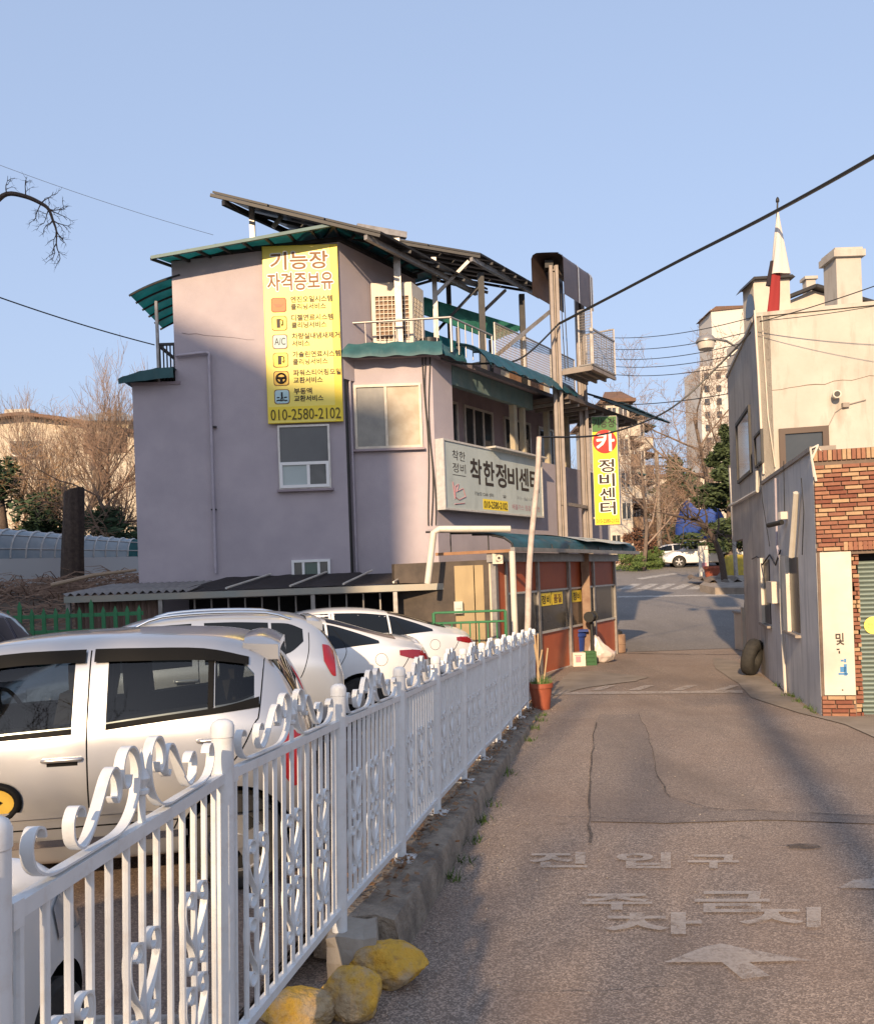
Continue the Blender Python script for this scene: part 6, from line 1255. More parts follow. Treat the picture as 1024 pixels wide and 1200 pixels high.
# ground rising behind the lot with brush on it
def bank_h(X, Y): return -.3+1.75*smooth(14.8, 19.5, Y)+.12*noise.noise((X*.8, Y*.8, 0))
mb = MB(); mb.grid(lambda u, v: (lambda X, Y: (X, Y, bank_h(X, Y)-.25*smooth(-6.6, -5.9, X)))(-24+18.1*u, 14.6+26*v), 40, 40); obj('earth_bank', mb, m_dirt, kind='structure', smooth=60)
m_brush = mat('dry_brush', (.16, .095, .065), .9, col2=(.24, .16, .11), scale=6)
mb = MB(); rb = random.Random(3)
for k in range(2600):
    X = rb.uniform(-12.5, -6.0); Y = rb.uniform(15.0, 20.5); z = bank_h(X, Y)+rb.uniform(0, .35)*(1+.6*noise.noise((X, Y, 5)))
    a_ = rb.uniform(0, 6.28); L = rb.uniform(.4, 1.1); d = Vector((math.cos(a_), .6*math.sin(a_), rb.uniform(-.25, .25)))*L; p = Vector((X, Y, z)); mid = p+d*.5+Vector((0, 0, rb.uniform(-.06, .14)))
    mb.tube([p, mid, p+d], [.014, .011, .005], 3, False)
obj('dry_brush', mb, m_brush, kind='stuff', label='heap of cut brown branches on the bank', cat='brush')
mb = MB(); a = P(60, 686, 18.2); b_ = P(160, 668, 18.6); mb.tube([a, lerp(a, b_, .5)+Vector((0, 0, .05)), b_], [.05, .045, .03], 7); obj('long_branch', mb, mat('pale_bark', (.34, .25, .17), .9), label='long pale pole lying on the brush heap', cat='branch', smooth=50)
# trees
m_bark = mat('grey_brown_bark', (.17, .125, .095), .95, col2=(.1, .075, .06), scale=12, bump=.6, bscale=30, bdist=.02); m_twig = mat('twig_bark', (.28, .205, .155), .95, col2=(.2, .145, .11), scale=5); m_rtwig = mat('red_brown_twig', (.2, .125, .085), .95, col2=(.27, .18, .125), scale=5); m_dbark = mat('dark_bark', (.055, .04, .033), .95, col2=(.09, .065, .05), scale=14, bump=.7, bscale=30, bdist=.02)
def bare_tree(label, base, H, seed, spread=.6, r0=.16, up=.45, levels=4, nb=5, m1=m_bark, m2=m_twig, trunk=.28, group='bare trees', name='bare_tree', lean=(0, 0), twig=.006, sides=4):
    rr = random.Random(seed); base = Vector(base); tr = thing(name, label, 'tree', base, group); tm = MB(); cm = MB()
    def grow(p, d, L, r, lv):
        n = 5 if lv < 2 else 4; pts = [p]; rs = [r]; q = p; dd = d.copy()
        for i in range(n):
            dd = (dd+Vector((rr.gauss(0, .13), rr.gauss(0, .13), rr.gauss(0, .1)+up*.14))).normalized(); q = q+dd*(L/n); pts.append(q); rs.append(max(twig*.6, r*(1-.62*(i+1)/n)))
        (tm if lv == 0 else cm).tube(pts, rs, 8 if lv == 0 else (sides if lv < 3 else 3), lv == 0)
        if lv >= levels: return
        k = nb if lv else nb+2
        for i in range(k):
            t = (trunk if lv == 0 else .18)+(1-(trunk if lv == 0 else .18))*(i+rr.random())/k; f = t*n; j = min(int(f), n-1); s_ = pts[j].lerp(pts[j+1], f-j); rd = rs[j]+(rs[j+1]-rs[j])*(f-j)
            axis_ = (pts[j+1]-pts[j]).normalized(); o_ = axis_.orthogonal().normalized(); o_ = Matrix.Rotation(rr.uniform(0, 6.283), 3, axis_) @ o_
            nd = (axis_*(1-spread*.55)+o_*spread*rr.uniform(.7, 1.25)+Vector((0, 0, up*.3))).normalized(); grow(s_, nd, L*rr.uniform(.42, .66), max(twig, rd*.62), lv+1)
    grow(base-Vector((0, 0, .2)), Vector((lean[0], lean[1], 1)).normalized(), H*.72, r0, 0)
    obj('trunk', tm, m1, tr, smooth=60); obj('crown', cm, m2, tr); return tr
def gb(x, Y, z=None): p = P(x, 650, Y); return (p.x, Y, bank_h(p.x, Y) if z is None else z)
bare_tree('tall pale bare tree with upswept branches beside the lilac wall', gb(82, 29), 7.0, 3, .42, .13, .75, 4, 6)
bare_tree('bare tree at the edge before the cream hall', gb(5, 31), 6.0, 8, .45, .13, .7, 4, 6)
bare_tree('slender bare tree close against the lilac wall', gb(128, 31), 6.3, 14, .45, .11, .7, 4, 6)
bare_tree('thin bare sapling between the pale tree and the edge tree', gb(45, 32), 6.0, 21, .45, .1, .7, 4, 5)
bare_tree('bushy reddish bare tree in front of the cream hall', gb(108, 30), 5.8, 31, .8, .12, .2, 4, 6, m_bark, m_rtwig, .12)
bare_tree('low reddish bare tree touching the lilac building', gb(148, 28.5), 5.4, 37, .85, .12, .15, 4, 6, m_bark, m_rtwig, .1)
bare_tree('golden bare shrub tree under the tall pale tree', gb(62, 31), 5.6, 41, .8, .1, .25, 4, 6, m_bark, mat('golden_twig', (.32, .2, .1), .95), .1)
# sawn trunk
p = P(84, 672, 20.5); tp_ = P(87, 574, 20.5); mb = MB(); r_ = .235
mb.grid(lambda u, v: (lambda a_, c_: Vector((c_.x+(r_*(1.12-.2*v)+.02*math.sin(a_*9+v*3))*math.cos(a_), c_.y+(r_*(1.12-.2*v)+.02*math.sin(a_*9+v*3))*math.sin(a_), c_.z+(.06*math.cos(a_) if v > .95 else 0))))(u*2*math.pi, lerp(p-Vector((0, 0, .4)), tp_, v)), 32, 14)
stump = thing('tree_stump', 'dark sawn-off tree trunk standing on the brush bank', 'tree stump', p); obj('trunk', mb, m_dbark, stump, smooth=70); mb = MB(); mb.prism([(tp_.x+r_*.9*math.cos(a_), tp_.y+r_*.9*math.sin(a_), tp_.z+.06*math.cos(a_)-.01) for a_ in [k*math.pi/12 for k in range(24)]], (0, 0, .012)); obj('sawn_face', mb, m_bark, stump)

# evergreens
def needle_mat(name, a, b_): return mat(name, a, .8, col2=b_, scale=5, contrast=(.4, .6))
m_ev = needle_mat('dark_evergreen', (.022, .045, .022), (.045, .08, .035)); m_pine = needle_mat('pine_green', (.04, .062, .024), (.065, .09, .034)); m_bush = needle_mat('bush_green', (.07, .12, .03), (.12, .17, .045))
def leafy(label, base, H, R, seed, m, n=1600, ls=.22, name='evergreen_tree', cat='tree', flat=.5, group='evergreens', trunk=True, shape=1.0, zlo=.1, lumps=9, tm=None):
    rr = random.Random(seed); base = Vector(base); t = thing(name, label, cat, base, group)
    if trunk: mb = MB(); mb.tube([base-Vector((0, 0, .3)), base+Vector((.05*H*.3, 0, H*.5)), base+Vector((0, 0, H*.93))], [R*.09+.03, R*.06+.02, .015], 7); obj('trunk', mb, tm or m_dbark, t, smooth=60)
    cl = [];
    for k in range(lumps):
        h = zlo+(1-zlo)*(k+.5)/lumps; rad = R*(1-h)**.6*shape if shape < 1.5 else R*math.sin(math.pi*(.15+.8*h)); a_ = k*2.4+rr.random(); jr = rr.uniform(.35, 1.0); cl.append((Vector((math.cos(a_)*rad*jr, math.sin(a_)*rad*jr, H*h+rr.gauss(0, H*.04))), (rad*.62+.08*R)*(9/lumps)**.45*rr.uniform(.7, 1.2), H*.14*(9/lumps)**.8))
    mb = MB()
    for k in range(n):
        c_, rad, hh = rr.choice(cl); d = Vector((rr.gauss(0, 1), rr.gauss(0, 1), rr.gauss(0, 1))).normalized()*rr.random()**.35
        p = base+c_+Vector((d.x*rad, d.y*rad, d.z*hh)); s_ = ls*rr.uniform(.6, 1.3); u = Vector((rr.gauss(0, 1), rr.gauss(0, 1), rr.gauss(0, flat))).normalized(); w = u.orthogonal().normalized(); w = Matrix.Rotation(rr.uniform(0, 6.3), 3, u) @ w
        mb.add([p-u*s_, p+w*s_*.3, p+u*s_, p-w*s_*.3], [(0, 1, 2, 3)])
    obj('crown', mb, m, t); return t
leafy('dark evergreen at the picture edge below the cream hall', gb(4, 29), 4.4, 2.2, 1, m_ev, 2600, .16)
leafy('dark spreading evergreen behind the sawn trunk', gb(62, 30), 3.6, 2.0, 2, m_ev, 2600, .16); leafy('low dark juniper touching the lilac wall', gb(118, 29), 3.0, 2.4, 3, m_ev, 2600, .16); leafy('round dark shrub between sawn trunk and vaulted passage', gb(45, 29), 2.6, 1.2, 4, m_ev, 1600, .14)
# far side of the crossing
def fg(x, Y): p = P(x, 650, Y); return (p.x, Y, lane_h(Y)-.05)
bare_tree('big spreading bare tree above the blue tarpaulin', fg(848, 58), 14.5, 52, .75, .25, .25, 5, 5, m_bark, m_twig, .22, 'bare trees beyond the crossing', twig=.012, lean=(-.12, 0))
bare_tree('second bare tree left of the big spreading one', fg(800, 70), 11, 57, .8, .2, .2, 4, 5, m_bark, m_rtwig, .15, 'bare trees beyond the crossing', twig=.014)
bare_tree('reddish bare tree behind the low-rise flats', fg(772, 62), 8, 61, .85, .18, .2, 4, 5, m_bark, m_rtwig, .12, 'bare trees beyond the crossing', twig=.013)
bare_tree('bare tree standing against the low-rise flats', fg(752, 50), 10, 67, .7, .14, .3, 4, 6, m_bark, m_twig, .2, 'bare trees beyond the crossing', twig=.01)
bare_tree('low tangled bare tree behind the white car', fg(790, 60), 6.5, 71, .9, .16, .1, 4, 6, m_bark, m_rtwig, .1, 'bare trees beyond the crossing', twig=.013)
leafy('tall dark green pine behind the lamp pole', fg(855, 50), 7.8, 2.8, 9, m_pine, 6500, .24, 'pine_tree', 'tree', .35, 'evergreens', True, 1.0, .12, 26, m_bark)
leafy('rounded far wooded knoll tree', fg(800, 105), 12, 5.5, 19, m_ev, 3000, .6, 'evergreen_tree', 'tree', .5, 'evergreens', True, 2, .2, 10)
for x, Y, H, R, s_, lb in ((736, 50, 1.2, .9, 1, 'clipped round green bush at the foot of the flats'), (757, 51, 1.1, .8, 2, 'small green bush beside the round one'), (768, 52, 1.2, .6, 3, 'yellow green bush near the white car')):
    leafy(lb, fg(x, Y), H, R, 80+s_, m_bush, 2600, .075, 'bush', 'bush', 1, 'bushes by the flats', False, 2, .1, 8)
leafy('brown twiggy hedge clump between the bushes', fg(748, 53), 2.3, 1.2, 90, mat('brown_leaf', (.13, .065, .04), .9, col2=(.2, .1, .06), scale=3), 1500, .14, 'bush', 'bush', 1, 'bushes by the flats', False, 2, .1, 8)
# planter island with leaning plum, red pot, posts
isl = [PG(x, y) for x, y in ((820, 693), (838, 697), (868, 697), (890, 697), (890, 681), (835, 682))]
mb = MB(); mb.prism([(p.x, p.y, lane_h(p.y)-.2) for p in isl], (0, 0, .5)); obj('traffic_island', mb, m_apron, kind='structure')
mb = MB(); mb.grid(lambda u, v: (isl[0].x+.6+(isl[3].x-isl[0].x)*u, isl[0].y+.5+3.4*v, lane_h(isl[0].y+.5+3.4*v)+.31+.25*noise.noise((u*5, v*5, 0))), 16, 10); obj('island_soil', mb, m_dirt, kind='structure', smooth=60)
rt = thing('leaning_plum_tree', 'small dark tree with a curved leaning trunk on the island', 'tree', fg(847, 39)); mb = MB()
TR = [(849, 672), (845, 655), (838, 635), (828, 620), (816, 610), (806, 608)]; Q = [P(x, y, 39) for x, y in TR]; Q[0].z -= .5; mb.tube(catmull(Q, 4), [.16-.005*k for k in range(21)], 8); obj('trunk', mb, m_dbark, rt, smooth=60)
mb = MB(); rr = random.Random(5)
for i in range(2, 6):
    for k in range(5):
        p = Q[i]; pts = [p]; d = Vector((rr.uniform(-1, .6), rr.gauss(0, .5), rr.uniform(-.1, 1))).normalized()
        for j in range(4): d = (d+Vector((rr.gauss(0, .3), rr.gauss(0, .3), rr.gauss(0, .3)))).normalized(); p = p+d*.4; pts.append(p); 
        mb.tube(pts, [.045, .035, .025, .016, .008], 4)
        for j in (1, 2, 3, 4):
            e = pts[j]+Vector((rr.gauss(0, .4), rr.gauss(0, .3), rr.gauss(.15, .35))); mb.tube([pts[j], e], [.015, .006], 3)
for xa, ya, xb, yb in ((828, 620, 824, 590), (828, 620, 812, 600), (838, 635, 842, 600), (806, 608, 770, 600)): mb.tube([P(xa, ya, 39), P((xa+xb)/2+2, (ya+yb)/2, 39), P(xb, yb, 39)], [.07, .05, .02], 6)
obj('crown', mb, m_dbark, rt)
def pot(label, base, r, h, m, name='plant_pot', group=None):
    t = thing(name, label, 'plant pot', base, group); mb = MB(); mb.lathe(base, [(r*.72, 0), (r*.95, h*.82), (r*1.06, h*.83), (r*1.06, h), (r*.92, h), (r*.9, h*.9), (.001, h*.9)], 24); obj('vessel', mb, m, t, smooth=40); return t
m_terra = mat('terracotta_plastic', (.30, .075, .035), .6, col2=(.24, .06, .03), scale=8, streak=(.36, .16, .1), streak_scale=(3, 3, .6)); b_ = PG(835, 681); pot('round red pot at the foot of the leaning plum tree', (b_.x, b_.y, b_.z), .42, .75, m_terra, group='red pots')
bx = thing('sign_box', 'white upright notice board left of the leaning plum tree', 'sign', PG(825, 679)); a = PG(825, 679); mb = MB(); mb.box((a.x, a.y, a.z+.85), (.42, .25, 1.7)); obj('panel', mb, m_pvc, bx); mb = MB(); mb.box((a.x, a.y-.14, a.z+.75), (.26, .02, .2)); obj('print', mb, m_pinkink, bx)
a = PG(863, 681); sp_ = thing('lamp_pole', 'thin pale pole rising in front of the dark green pine', 'pole', a); mb = MB(); tp2 = P(855, 548, a.y); mb.tube([a-Vector((0, 0, .2)), tp2], [.11, .07], 8); obj('shaft', mb, m_steel, sp_, smooth=50); mb = MB(); mb.tube([tp2, tp2+Vector((0, 0, .12))], .1, 8); obj('cap', mb, m_frame, sp_)
a = PG(864, 676); bgs = thing('yellow_bag', 'yellow sack standing beside the thin pale pole', 'sack', a); mb = rough_block((a.x-.15, a.y, a.z+.55), (.75, .5, 1.1), .12, 5, 5); obj('cloth', mb, mat('yellow_sack', (.5, .38, .05), .8, col2=(.35, .27, .06), scale=6), bgs, smooth=60)
tp_b = P(818, 618, 58); mb = MB()
mb.grid(lambda u, v: (lambda x, y: P(x, y, 56)+Vector((0, 1.5*math.sin(u*9)*.3+v*1.0, 0)))(800+78*u-(6*math.sin(v*3)), 640-54*(1-v)*(1-.72*smooth(.3, 1, u))*(.9+.1*math.sin(u*17))-0*u), 30, 8); obj('tarpaulin', mb, mat('blue_tarpaulin', (.03, .07, .28), .45, col2=(.05, .10, .36), scale=1.2), smooth=70, label='bright blue tarpaulin draped behind the white parked car', cat='tarpaulin')
up_ = thing('utility_pole', 'grey utility pole between the flats and the far trees', 'utility pole', fg(773, 60)); a = Vector(fg(773, 60)); tp3 = P(769, 528, 60); mb = MB(); mb.tube([a, tp3], [.2, .14], 8); obj('shaft', mb, m_conc, up_, smooth=50); mb = MB(); mb.bar(tp3-Vector((.9, 0, .5)), tp3+Vector((.9, 0, -.5)), .1); mb.bar(tp3-Vector((.7, 0, 1.1)), tp3+Vector((.7, 0, -1.1)), .1); obj('crossarm', mb, m_frame, up_)
mb = MB(); mb.grid(lambda u, v: (-10+50*u, 60.4+.0*v, lane_h(60)-.2+.5*v), 4, 1); mb.grid(lambda u, v: (-10+50*u, 60.4+6*v, lane_h(60)+.3), 4, 1); obj('far_pavement', mb, m_apron, kind='structure')
# white SUV far away
LZ0 = LZ; SUVP = [(-2.33, .5, .9, 1.0, .6, .58, .5), (-2.3, .36, 1.05, 1.25, .82, .78, .66), (-2.1, .28, 1.1, 1.5, .91, .87, .66), (-1.7, .25, 1.12, 1.63, .93, .89, .66), (-.9, .25, 1.1, 1.68, .94, .9, .68), (-.1, .25, 1.08, 1.67, .94, .9, .68), (.45, .25, 1.06, 1.56, .94, .9, .66), (.95, .25, 1.05, 1.25, .94, .89, .66), (1.2, .25, 1.03, 1.13, .93, .88, .68), (1.7, .27, .96, 1.05, .9, .84, .66), (2.15, .32, .84, .92, .82, .74, .6), (2.35, .42, .66, .72, .62, .58, .5)]
s_p = fg(826, 51); rz = math.pi+math.radians(-8)
make_car('parked_car', 'white SUV parked across the road beyond the island', (s_p[0], s_p[1]+1, lane_h(s_p[1]+.4)-.02), rz, SUVP, m_carw, (-1.38, 1.36), .36, .92, sidewins=[[(-2.0, 1.24, 1.36), (-1.7, 1.18, 1.47), (-1.3, 1.16, 1.5)], [(-1.22, 1.15, 1.51), (-.7, 1.14, 1.52), (-.3, 1.13, 1.52)], [(-.2, 1.13, 1.52), (.3, 1.12, 1.46), (.7, 1.11, 1.3), (.95, 1.1, 1.16)]], topwins=[(.5, 1.05, .55, .66, 'windscreen')], tails=[[(-2.28, .95, 1.15), (-2.15, .97, 1.2), (-2.0, 1.05, 1.2)]], heads=[[(1.65, .78, .92), (1.9, .72, .9), (2.2, .68, .82)]], seams=[[(-.25, 1.5), (-.25, .4)]], handles=[(-.5, .95), (-1.3, .98)], mirror=(.85, 1.12), rails=(-1.7, .2, .6), grp='cars beyond the crossing')
make_car('parked_car', 'dark car on the bank before the vaulted passage', (P(-10, 660, 21.5).x-.9, 21.5, P(10, 668, 21.5).z-.85), math.radians(5), HATCH, m_navy, (-1.18, 1.17), .285, .8, sidewins=[[(-1.03, 1.07, 1.365), (-.7, 1.045, 1.385), (-.43, 1.025, 1.39)], [(-.24, 1.01, 1.39), (.15, .99, 1.375), (.5, .98, 1.27), (.78, .97, 1.08)]], topwins=[(.55, .95, .5, .58, 'windscreen')], heads=[[(1.35, .68, .8), (1.5, .64, .78), (1.63, .6, .7)]], seams=[], grp='cars on the bank')

make_car('parked_car', 'white sedan half hidden behind the white SUV beyond the crossing', (s_p[0]-1.2, s_p[1]+3.6, lane_h(s_p[1]+3.6)-.02), math.pi+math.radians(-6), SEDAN, m_carw, (-1.37, 1.35), .32, .9, tails=[], spoiler=None, grp='cars beyond the crossing', **skw)

make_car('parked_car', 'dark navy SUV at the picture edge before the green picket fence', (-5.95, 10.4, LZ), math.radians(99), SUVP, m_navy, (-1.38, 1.36), .36, .92, sidewins=[[(-2.0, 1.24, 1.36), (-1.7, 1.18, 1.47), (-1.3, 1.16, 1.5)], [(-1.22, 1.15, 1.51), (-.7, 1.14, 1.52), (-.3, 1.13, 1.52)], [(-.2, 1.13, 1.52), (.3, 1.12, 1.46), (.7, 1.11, 1.3), (.95, 1.1, 1.16)]], tails=[[(-2.2, .95, 1.15), (-2.1, .97, 1.2), (-2.0, 1.05, 1.2)]], seams=[[(-.25, 1.5), (-.25, .4)]], mirror=(.85, 1.12))
# ------------------------------------------------------------------ small things by the lane
# terracotta pot with canes by the fence end
b_ = PG(636, 833); pb_ = (b_.x, b_.y+.15, lane_h(b_.y))
pt = pot('terracotta pot with dry canes at the far fence end', pb_, .155, .34, m_terra, group='red pots'); rr = random.Random(9)
for k in range(5):
    x = rr.uniform(-.08, .08); mb = MB(); mb.tube([(pb_[0]+x, pb_[1]+rr.uniform(-.06, .06), pb_[2]+.28), (pb_[0]+x+rr.uniform(-.08, .14), pb_[1], pb_[2]+rr.uniform(.75, 1.0))], .011, 6); obj('cane', mb, mat('dry_cane', (.42, .3, .17), .8), pt)
mb = MB()
for k in range(160):
    a_ = rr.uniform(0, 6.28); r_ = rr.uniform(0, .14); p = Vector((pb_[0]+r_*math.cos(a_), pb_[1]+r_*math.sin(a_), pb_[2]+.3)); q = p+Vector((rr.gauss(0, .05), rr.gauss(0, .05), rr.uniform(.06, .16))); mb.add([p-Vector((.006, 0, 0)), p+Vector((.006, 0, 0)), q], [(0, 1, 2)])
m_grass = mat('grass_blade', (.07, .13, .03), .8, col2=(.1, .15, .04), scale=9); obj('grass_blades', mb, m_grass, pt, kind='stuff')
def lp_(x, y): return PG(x, y)
# blue bin, boxes, bag beside the brown column
p = PG(676, 777); bn = thing('blue_bin', 'blue plastic bin standing before the workshop glass', 'bin', p); mb = MB(); mb.lathe((p.x, p.y+.02, p.z), [(.15, 0), (.19, .55), (.22, .56), (.22, .62), (.19, .64), (.001, .65)], 20); obj('drum', mb, mat('blue_plastic', (.02, .045, .2), .5), bn, smooth=40); mb = MB(); mb.box((p.x, p.y+.02, p.z+.68), (.46, .4, .05)); obj('lid', mb, mat('blue_plastic', (.02, .045, .2)), bn)
p = PG(679, 781); wb = thing('white_carton', 'small white carton with faded print beside the green crate', 'box', p); mb = MB(); mb.box((p.x, p.y+.1, p.z+.135), (.25, .22, .27)); obj('carton', mb, mat('white_card', (.68, .62, .52), .8, col2=(.6, .54, .45), scale=8), wb)
mb = MB(); mb.box((p.x-.02, p.y-.012, p.z+.14), (.1, .004, .12)); mb.box((p.x-.02, p.y-.012, p.z+.22), (.14, .004, .015)); obj('print', mb, m_pinkink, wb)
p = PG(692, 780); gc = thing('green_crate', 'green plastic crate between white carton and plastic bag', 'crate', p); mb = MB()
for dz in (0, .08, .16, .235): mb.box((p.x, p.y+.02, p.z+dz+.02), (.23, .02, .045)); mb.box((p.x, p.y+.2, p.z+dz+.02), (.23, .02, .045)); mb.box((p.x-.11, p.y+.11, p.z+dz+.02), (.02, .2, .045)); mb.box((p.x+.11, p.y+.11, p.z+dz+.02), (.02, .2, .045))
mb.box((p.x, p.y+.11, p.z+.03), (.21, .17, .02)); mb.box((p.x, p.y+.035, p.z+.13), (.2, .012, .25)); mb.box((p.x+.1, p.y+.11, p.z+.13), (.012, .16, .25))
for sx in (-.11, .11):
    for sy in (.02, .2): mb.box((p.x+sx, p.y+sy, p.z+.14), (.035, .035, .28))
obj('slats', mb, mat('green_plastic', (.03, .1, .035), .6), gc)
p = PG(708, 777); bm = bmesh.new(); bmesh.ops.create_icosphere(bm, subdivisions=4, radius=1); bm.verts.index_update(); mb = MB(); vv = []
for v in bm.verts:
    d = v.co; r = 1+.16*noise.noise(d*3)+.07*noise.noise(d*9); h = d.z*r; tap = 1-.55*smooth(-.2, 1, h)
    vv.append(Vector((p.x-.02+d.x*r*.29*tap-.14*smooth(0, 1, h), p.y+.15+d.y*r*.2*tap, p.z+max(0, .2+h*.22+.14*smooth(.2, 1, h)))))
mb.add(vv, [tuple(v.index for v in f.verts) for f in bm.faces]); bm.free(); obj('plastic_bag', mb, mat('milky_plastic', (.55, .48, .44), .3, col2=(.5, .3, .28), scale=5, contrast=(.55, .75), spec=.6), smooth=70, label='milky plastic rubbish bag slumped at the workshop corner', cat='bag')
q = SH(4.05, .28, .62); mo = thing('grinder', 'black bench grinder on a stand behind the brown column', 'machine', (q.x, q.y, q.z)); mb = MB(); mb.tube([q-DS*.1, q+DS*.1], .08, 12); mb.tube([q-DS*.17, q-DS*.12], .11, 12); mb.tube([q+DS*.12, q+DS*.17], .11, 12); mb.tube([q, q-Vector((0, 0, .95))], .035, 8); obj('motor', mb, m_black, mo, smooth=50)
p = PG(727, 766); wd = thing('barrel', 'rusty brown barrel with a black cap at the workshop corner by the road', 'barrel', p); mb = MB(); mb.lathe((p.x, p.y+.2, p.z), [(.15, 0), (.17, .02), (.17, .2), (.18, .21), (.17, .22), (.17, .42), (.15, .44)], 16); obj('drum', mb, mat('rusty_column', (.2, .12, .08)), wd, smooth=40); mb = MB(); mb.lathe((p.x, p.y+.2, p.z+.44), [(.1, 0), (.1, .06), (.05, .1)], 12); obj('cap', mb, m_black, wd)
# jars behind the green railing
for k, (x, h) in enumerate(((522, .5), (534, .62), (545, .45), (560, .7), (572, .5))):
    p = P(x, 760, 13.3); mb = MB(); mb.lathe((p.x, 13.4, -.27), [(.1, 0), (.14, .05), (.15, h*.8), (.08, h*.9), (.08, h)], 14); obj('oil_can', mb, [m_wood, m_tealb, m_redp, m_frame, m_beige][k], smooth=40, label=['brown can', 'teal can', 'red can', 'black can', 'tan can'][k]+' standing behind the green railing', cat='can', group='cans behind the green railing')
# weeds and dry leaves along the kerb foot and wall foot
mb = MB(); rr = random.Random(12)
def tuft(p, n, s_):
    for k in range(n):
        q = p+Vector((rr.gauss(0, .035), rr.gauss(0, .05), 0)); d = Vector((rr.gauss(0, .5), rr.gauss(0, .5), 1)).normalized()*s_*rr.uniform(.5, 1.2); w = Vector((-d.y, d.x, 0)).normalized()*.004+Vector((.003, 0, 0)); mb.add([q-w, q+w, q+d], [(0, 1, 2)])
for Y in [4.6, 4.9, 5.3, 5.75, 6.2, 7.2, 8.8, 9.5, 10.1, 10.5]: tuft(Vector((fence_x(Y)+.25, Y, lane_h(Y))), 26, .075)
for Y in [10.0, 10.3, 10.9, 11.4, 11.5, 12.6]: tuft(Vector((right_wall_x(Y)-.05, Y, lane_h(Y))), 30, .09)
obj('weeds', mb, m_grass, kind='stuff')
mb = MB()
for k in range(1800):
    Y = rr.uniform(3.7, 12); X = fence_x(Y)+(rr.gauss(.0, .08) if k % 3 else rr.gauss(-.3, .15)); z = post_z(Y)+.012 if X > fence_x(Y)-.15 else -.2+.3*max(0, 1-(fence_x(Y)-.15-X)/.3)*(post_z(Y)+.2); s_ = rr.uniform(.012, .03); a_ = rr.uniform(0, 6.28); u = Vector((math.cos(a_), math.sin(a_), rr.gauss(0, .3)))*s_; w = Vector((-math.sin(a_), math.cos(a_), rr.gauss(0, .3)))*s_*.5; p = Vector((X, Y, z+.01)); mb.add([p-u, p+w, p+u, p-w], [(0, 1, 2, 3)])
obj('dry_leaves', mb, mat('dry_leaf', (.26, .15, .075), .9, col2=(.16, .09, .05), scale=30), kind='stuff')
mb = MB()
for k in range(900):
    Y = 1+rr.random()**1.5*14; side = k % 3; X = fence_x(Y)+.24+abs(rr.gauss(0, .12)) if side else rr.uniform(fence_x(Y)+.3, 4.2); s_ = rr.uniform(.003, .009); a_ = rr.uniform(0, 6.28); p = Vector((X, Y, lane_h(Y)+s_*.5)); mb.obox(p, (s_*math.cos(a_), s_*math.sin(a_), 0), (-s_*math.sin(a_), s_*math.cos(a_), .2*s_), (0, 0, s_*.7))
obj('grit', mb, m_conc, kind='stuff')
# ------------------------------------------------------------------ cables
def cable(label, pts, r, sag=0, name='cable', k=24):
    pts = [Vector(p) for p in pts]
    if len(pts) == 2:
        a, b = pts; pts = [a.lerp(b, t/k)-Vector((0, 0, sag*4*(t/k)*(1-t/k))) for t in range(k+1)]
    else: pts = catmull(pts, 8)
    mb = MB(); mb.tube(pts, r, 5); return obj(name, mb, m_black, label=label, cat='cable', group='overhead cables', smooth=60)
hitch = P(655, 379, 20.3)
cable('thick black overhead cable rising to the upper edge of the picture', [P(1160, 100, 10), P(1024, 183, 11.5), P(900, 252, 13.8), P(800, 303, 16.2), P(720, 345, 18.4), hitch], .032)
cable('black cable drooping from the hoist column across the terrace edge', [hitch, P(610, 420, 19.2), P(565, 426, 18.2), P(535, 425, 17.6), P(517, 420, 17.2)], .022)
cable('black cable sagging from the stained wall to the leaning pole', [P(890, 378, 14.2), P(850, 420, 14.6), P(800, 468, 14.8), P(760, 492, 14.6), P(700, 510, 14.0), Vector(POLE_TOP)], .016)
for i, (xa, ya, xb, yb, lb) in enumerate(((722, 392, 880, 372, 'topmost'), (722, 405, 880, 388, 'second'), (722, 416, 870, 402, 'third'), (722, 424, 868, 414, 'fourth'), (722, 433, 866, 426, 'lowest'))):
    cable(lb+' of the thin wires between mesh cage and stained wall', [P(xa-30, ya+2, 24), P(xb, yb, 17)], .009, .18)
cable('thin wire from the hanging sign to the stained wall', [P(700, 474, 22), P(870, 458, 18)], .011, .1)
cable('thin wire running from the left edge to the small railing post', [P(-40, 334, 14), P(181, 404, 17)], .012, .05)
cable('faint high wire crossing the sky at the upper left', [P(-40, 178, 24), P(250, 275, 26)], .006, .1)
cable('thin wire over the cream parapet to the far edge', [P(890, 377, 13.4), P(1060, 322, 11.8)], .008, .03)
cable('thin wire strung low across the cream wall', [P(890, 376, 13.3), P(1060, 352, 11.9)], .006, .03)
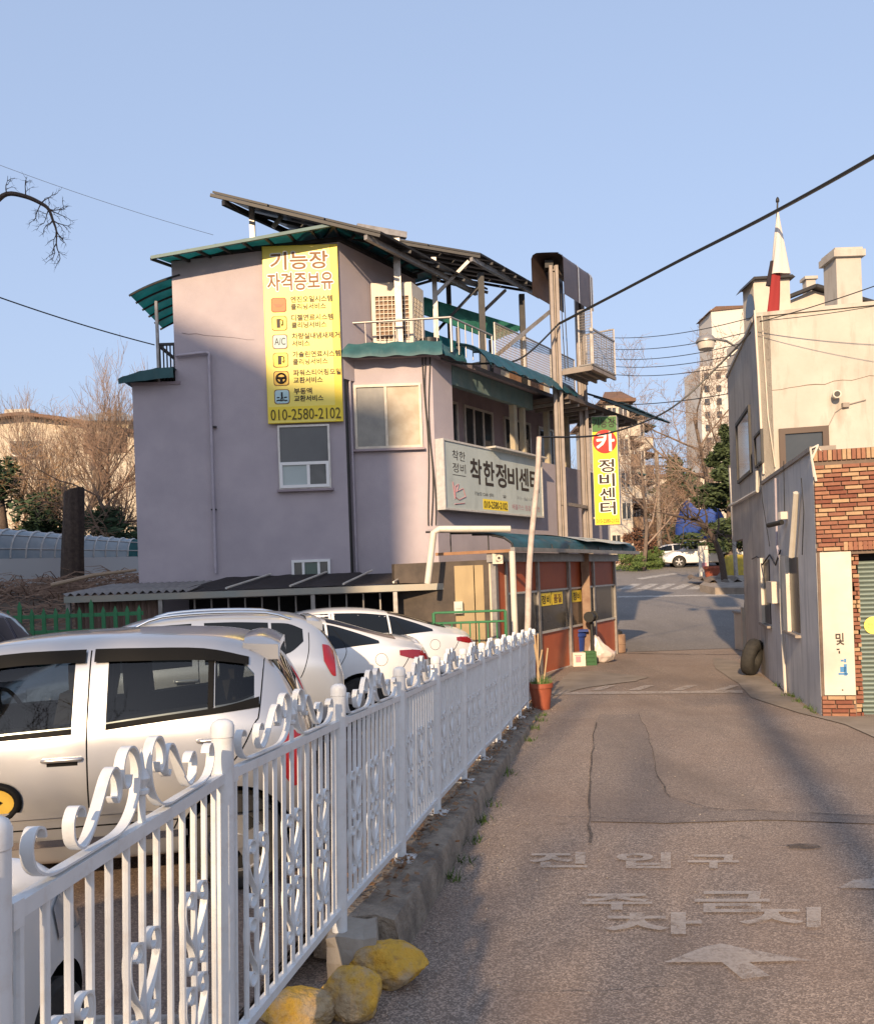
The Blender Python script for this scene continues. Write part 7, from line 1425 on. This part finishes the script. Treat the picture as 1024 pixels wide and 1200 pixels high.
# ------------------------------------------------------------------ overhanging tree at the left edge
bt_ = thing('bare_street_tree', 'bare branch drooping into the sky at the upper left edge', 'tree', (-7.6, 13, -.3), 'bare trees'); mb = MB(); mb.tube([(-7.9, 13, -.3), (-7.85, 13, 3), (-7.6, 13, 6.2), (-7.2, 13, 7.5)], [.22, .18, .12, .08], 10); obj('trunk', mb, m_dbark, bt_, smooth=60)
BP = [P(-45, 260, 13), P(-10, 240, 13), P(8, 227, 13), P(30, 230, 13), P(48, 238, 13), P(57, 245, 13), P(62, 258, 13), P(66, 270, 13), P(66, 285, 13)]
mb = MB(); mb.tube(catmull(BP, 4), [.048-.0012*k for k in range(33)], 6); rr = random.Random(4); mb.tube([Vector((-7.2, 13, 7.5)), BP[0]], [.075, .048], 6)
def twg(p, d, L, r, lv):
    pts = [p]
    for j in range(4): d = (d+Vector((rr.gauss(0, .28), rr.gauss(0, .2), rr.gauss(0, .28)))).normalized(); p = p+d*L/4; pts.append(p)
    mb.tube(pts, [r, r*.8, r*.6, r*.45, r*.3], 4)
    if lv:
        for j in (1, 2, 3):
            twg(pts[j], (d+Vector((rr.gauss(0, .9), rr.gauss(0, .4), rr.gauss(0, .9)))).normalized(), L*.6, r*.55, lv-1)
for i, d in ((2, (-.2, 0, 1)), (3, (.3, 0, .8)), (4, (.9, 0, .2)), (5, (1, 0, .05)), (5, (.9, 0, -.3)), (5, (-.6, 0, -.6)), (6, (-.3, 0, -1)), (6, (.7, 0, -.2)), (7, (.5, 0, -.5)), (7, (-.4, 0, -.8)), (8, (-.2, 0, -1)), (8, (.2, 0, -1)), (4, (-.3, 0, -.8))): twg(BP[i], Vector(d).normalized(), .3, .011, 2)
obj('crown', mb, m_dbark, bt_)
# ------------------------------------------------------------------ behind the viewer: the block and pole that shade the street
ob = thing('apartment_block', 'tall gabled block behind the viewer that shades the lilac wall', 'building', (-22, -27, 0)); mb = MB(); prof = [(-10.6, 0), (-10.6, 20.6), (-11.2, 20.75), (-13.0, 21.1), (-15.0, 22.2), (-24, 25.0), (-34, 21.5), (-34, 0)]
mb.prism([(x, -20, z) for x, z in prof], (-3.4, -12, 0)); obj('wall', mb, m_apt, ob); mb = MB(); mb.prism([(x, -20.05, z+.01) for x, z in prof[3:7]]+[(x, -20.05, z+.25) for x, z in prof[6:2:-1]], (-3.4, -12, 0)); obj('roof', mb, m_tile, ob)
for k in range(7):
    for j in range(5): mb = MB(); mb.box((-13-4*j, -19.95, 2.5+2.7*k), (2, .1, 1.4)); obj('window', mb, m_glass, ob)
upo = thing('utility_pole', 'concrete utility pole behind the viewer shading the lane', 'utility pole', (-2.75, -14, lane_h(-14))); mb = MB(); mb.tube([(-2.75, -14, 0), (-2.7, -14, 11)], [.2, .14], 14); obj('shaft', mb, m_conc, upo, smooth=60); mb = MB(); mb.bar((-3.5, -14, 10.4), (-1.9, -14, 10.4), .09); obj('crossarm', mb, m_frame, upo)
bare_tree('bare street tree behind the viewer whose trunk shades the lane', (-4.2, -14, -.3), 11, 99, .6, .24, .4, 3, 5, m_bark, m_twig, .5, 'bare trees', twig=.012)
bpy.data.scenes.remove(TMP)
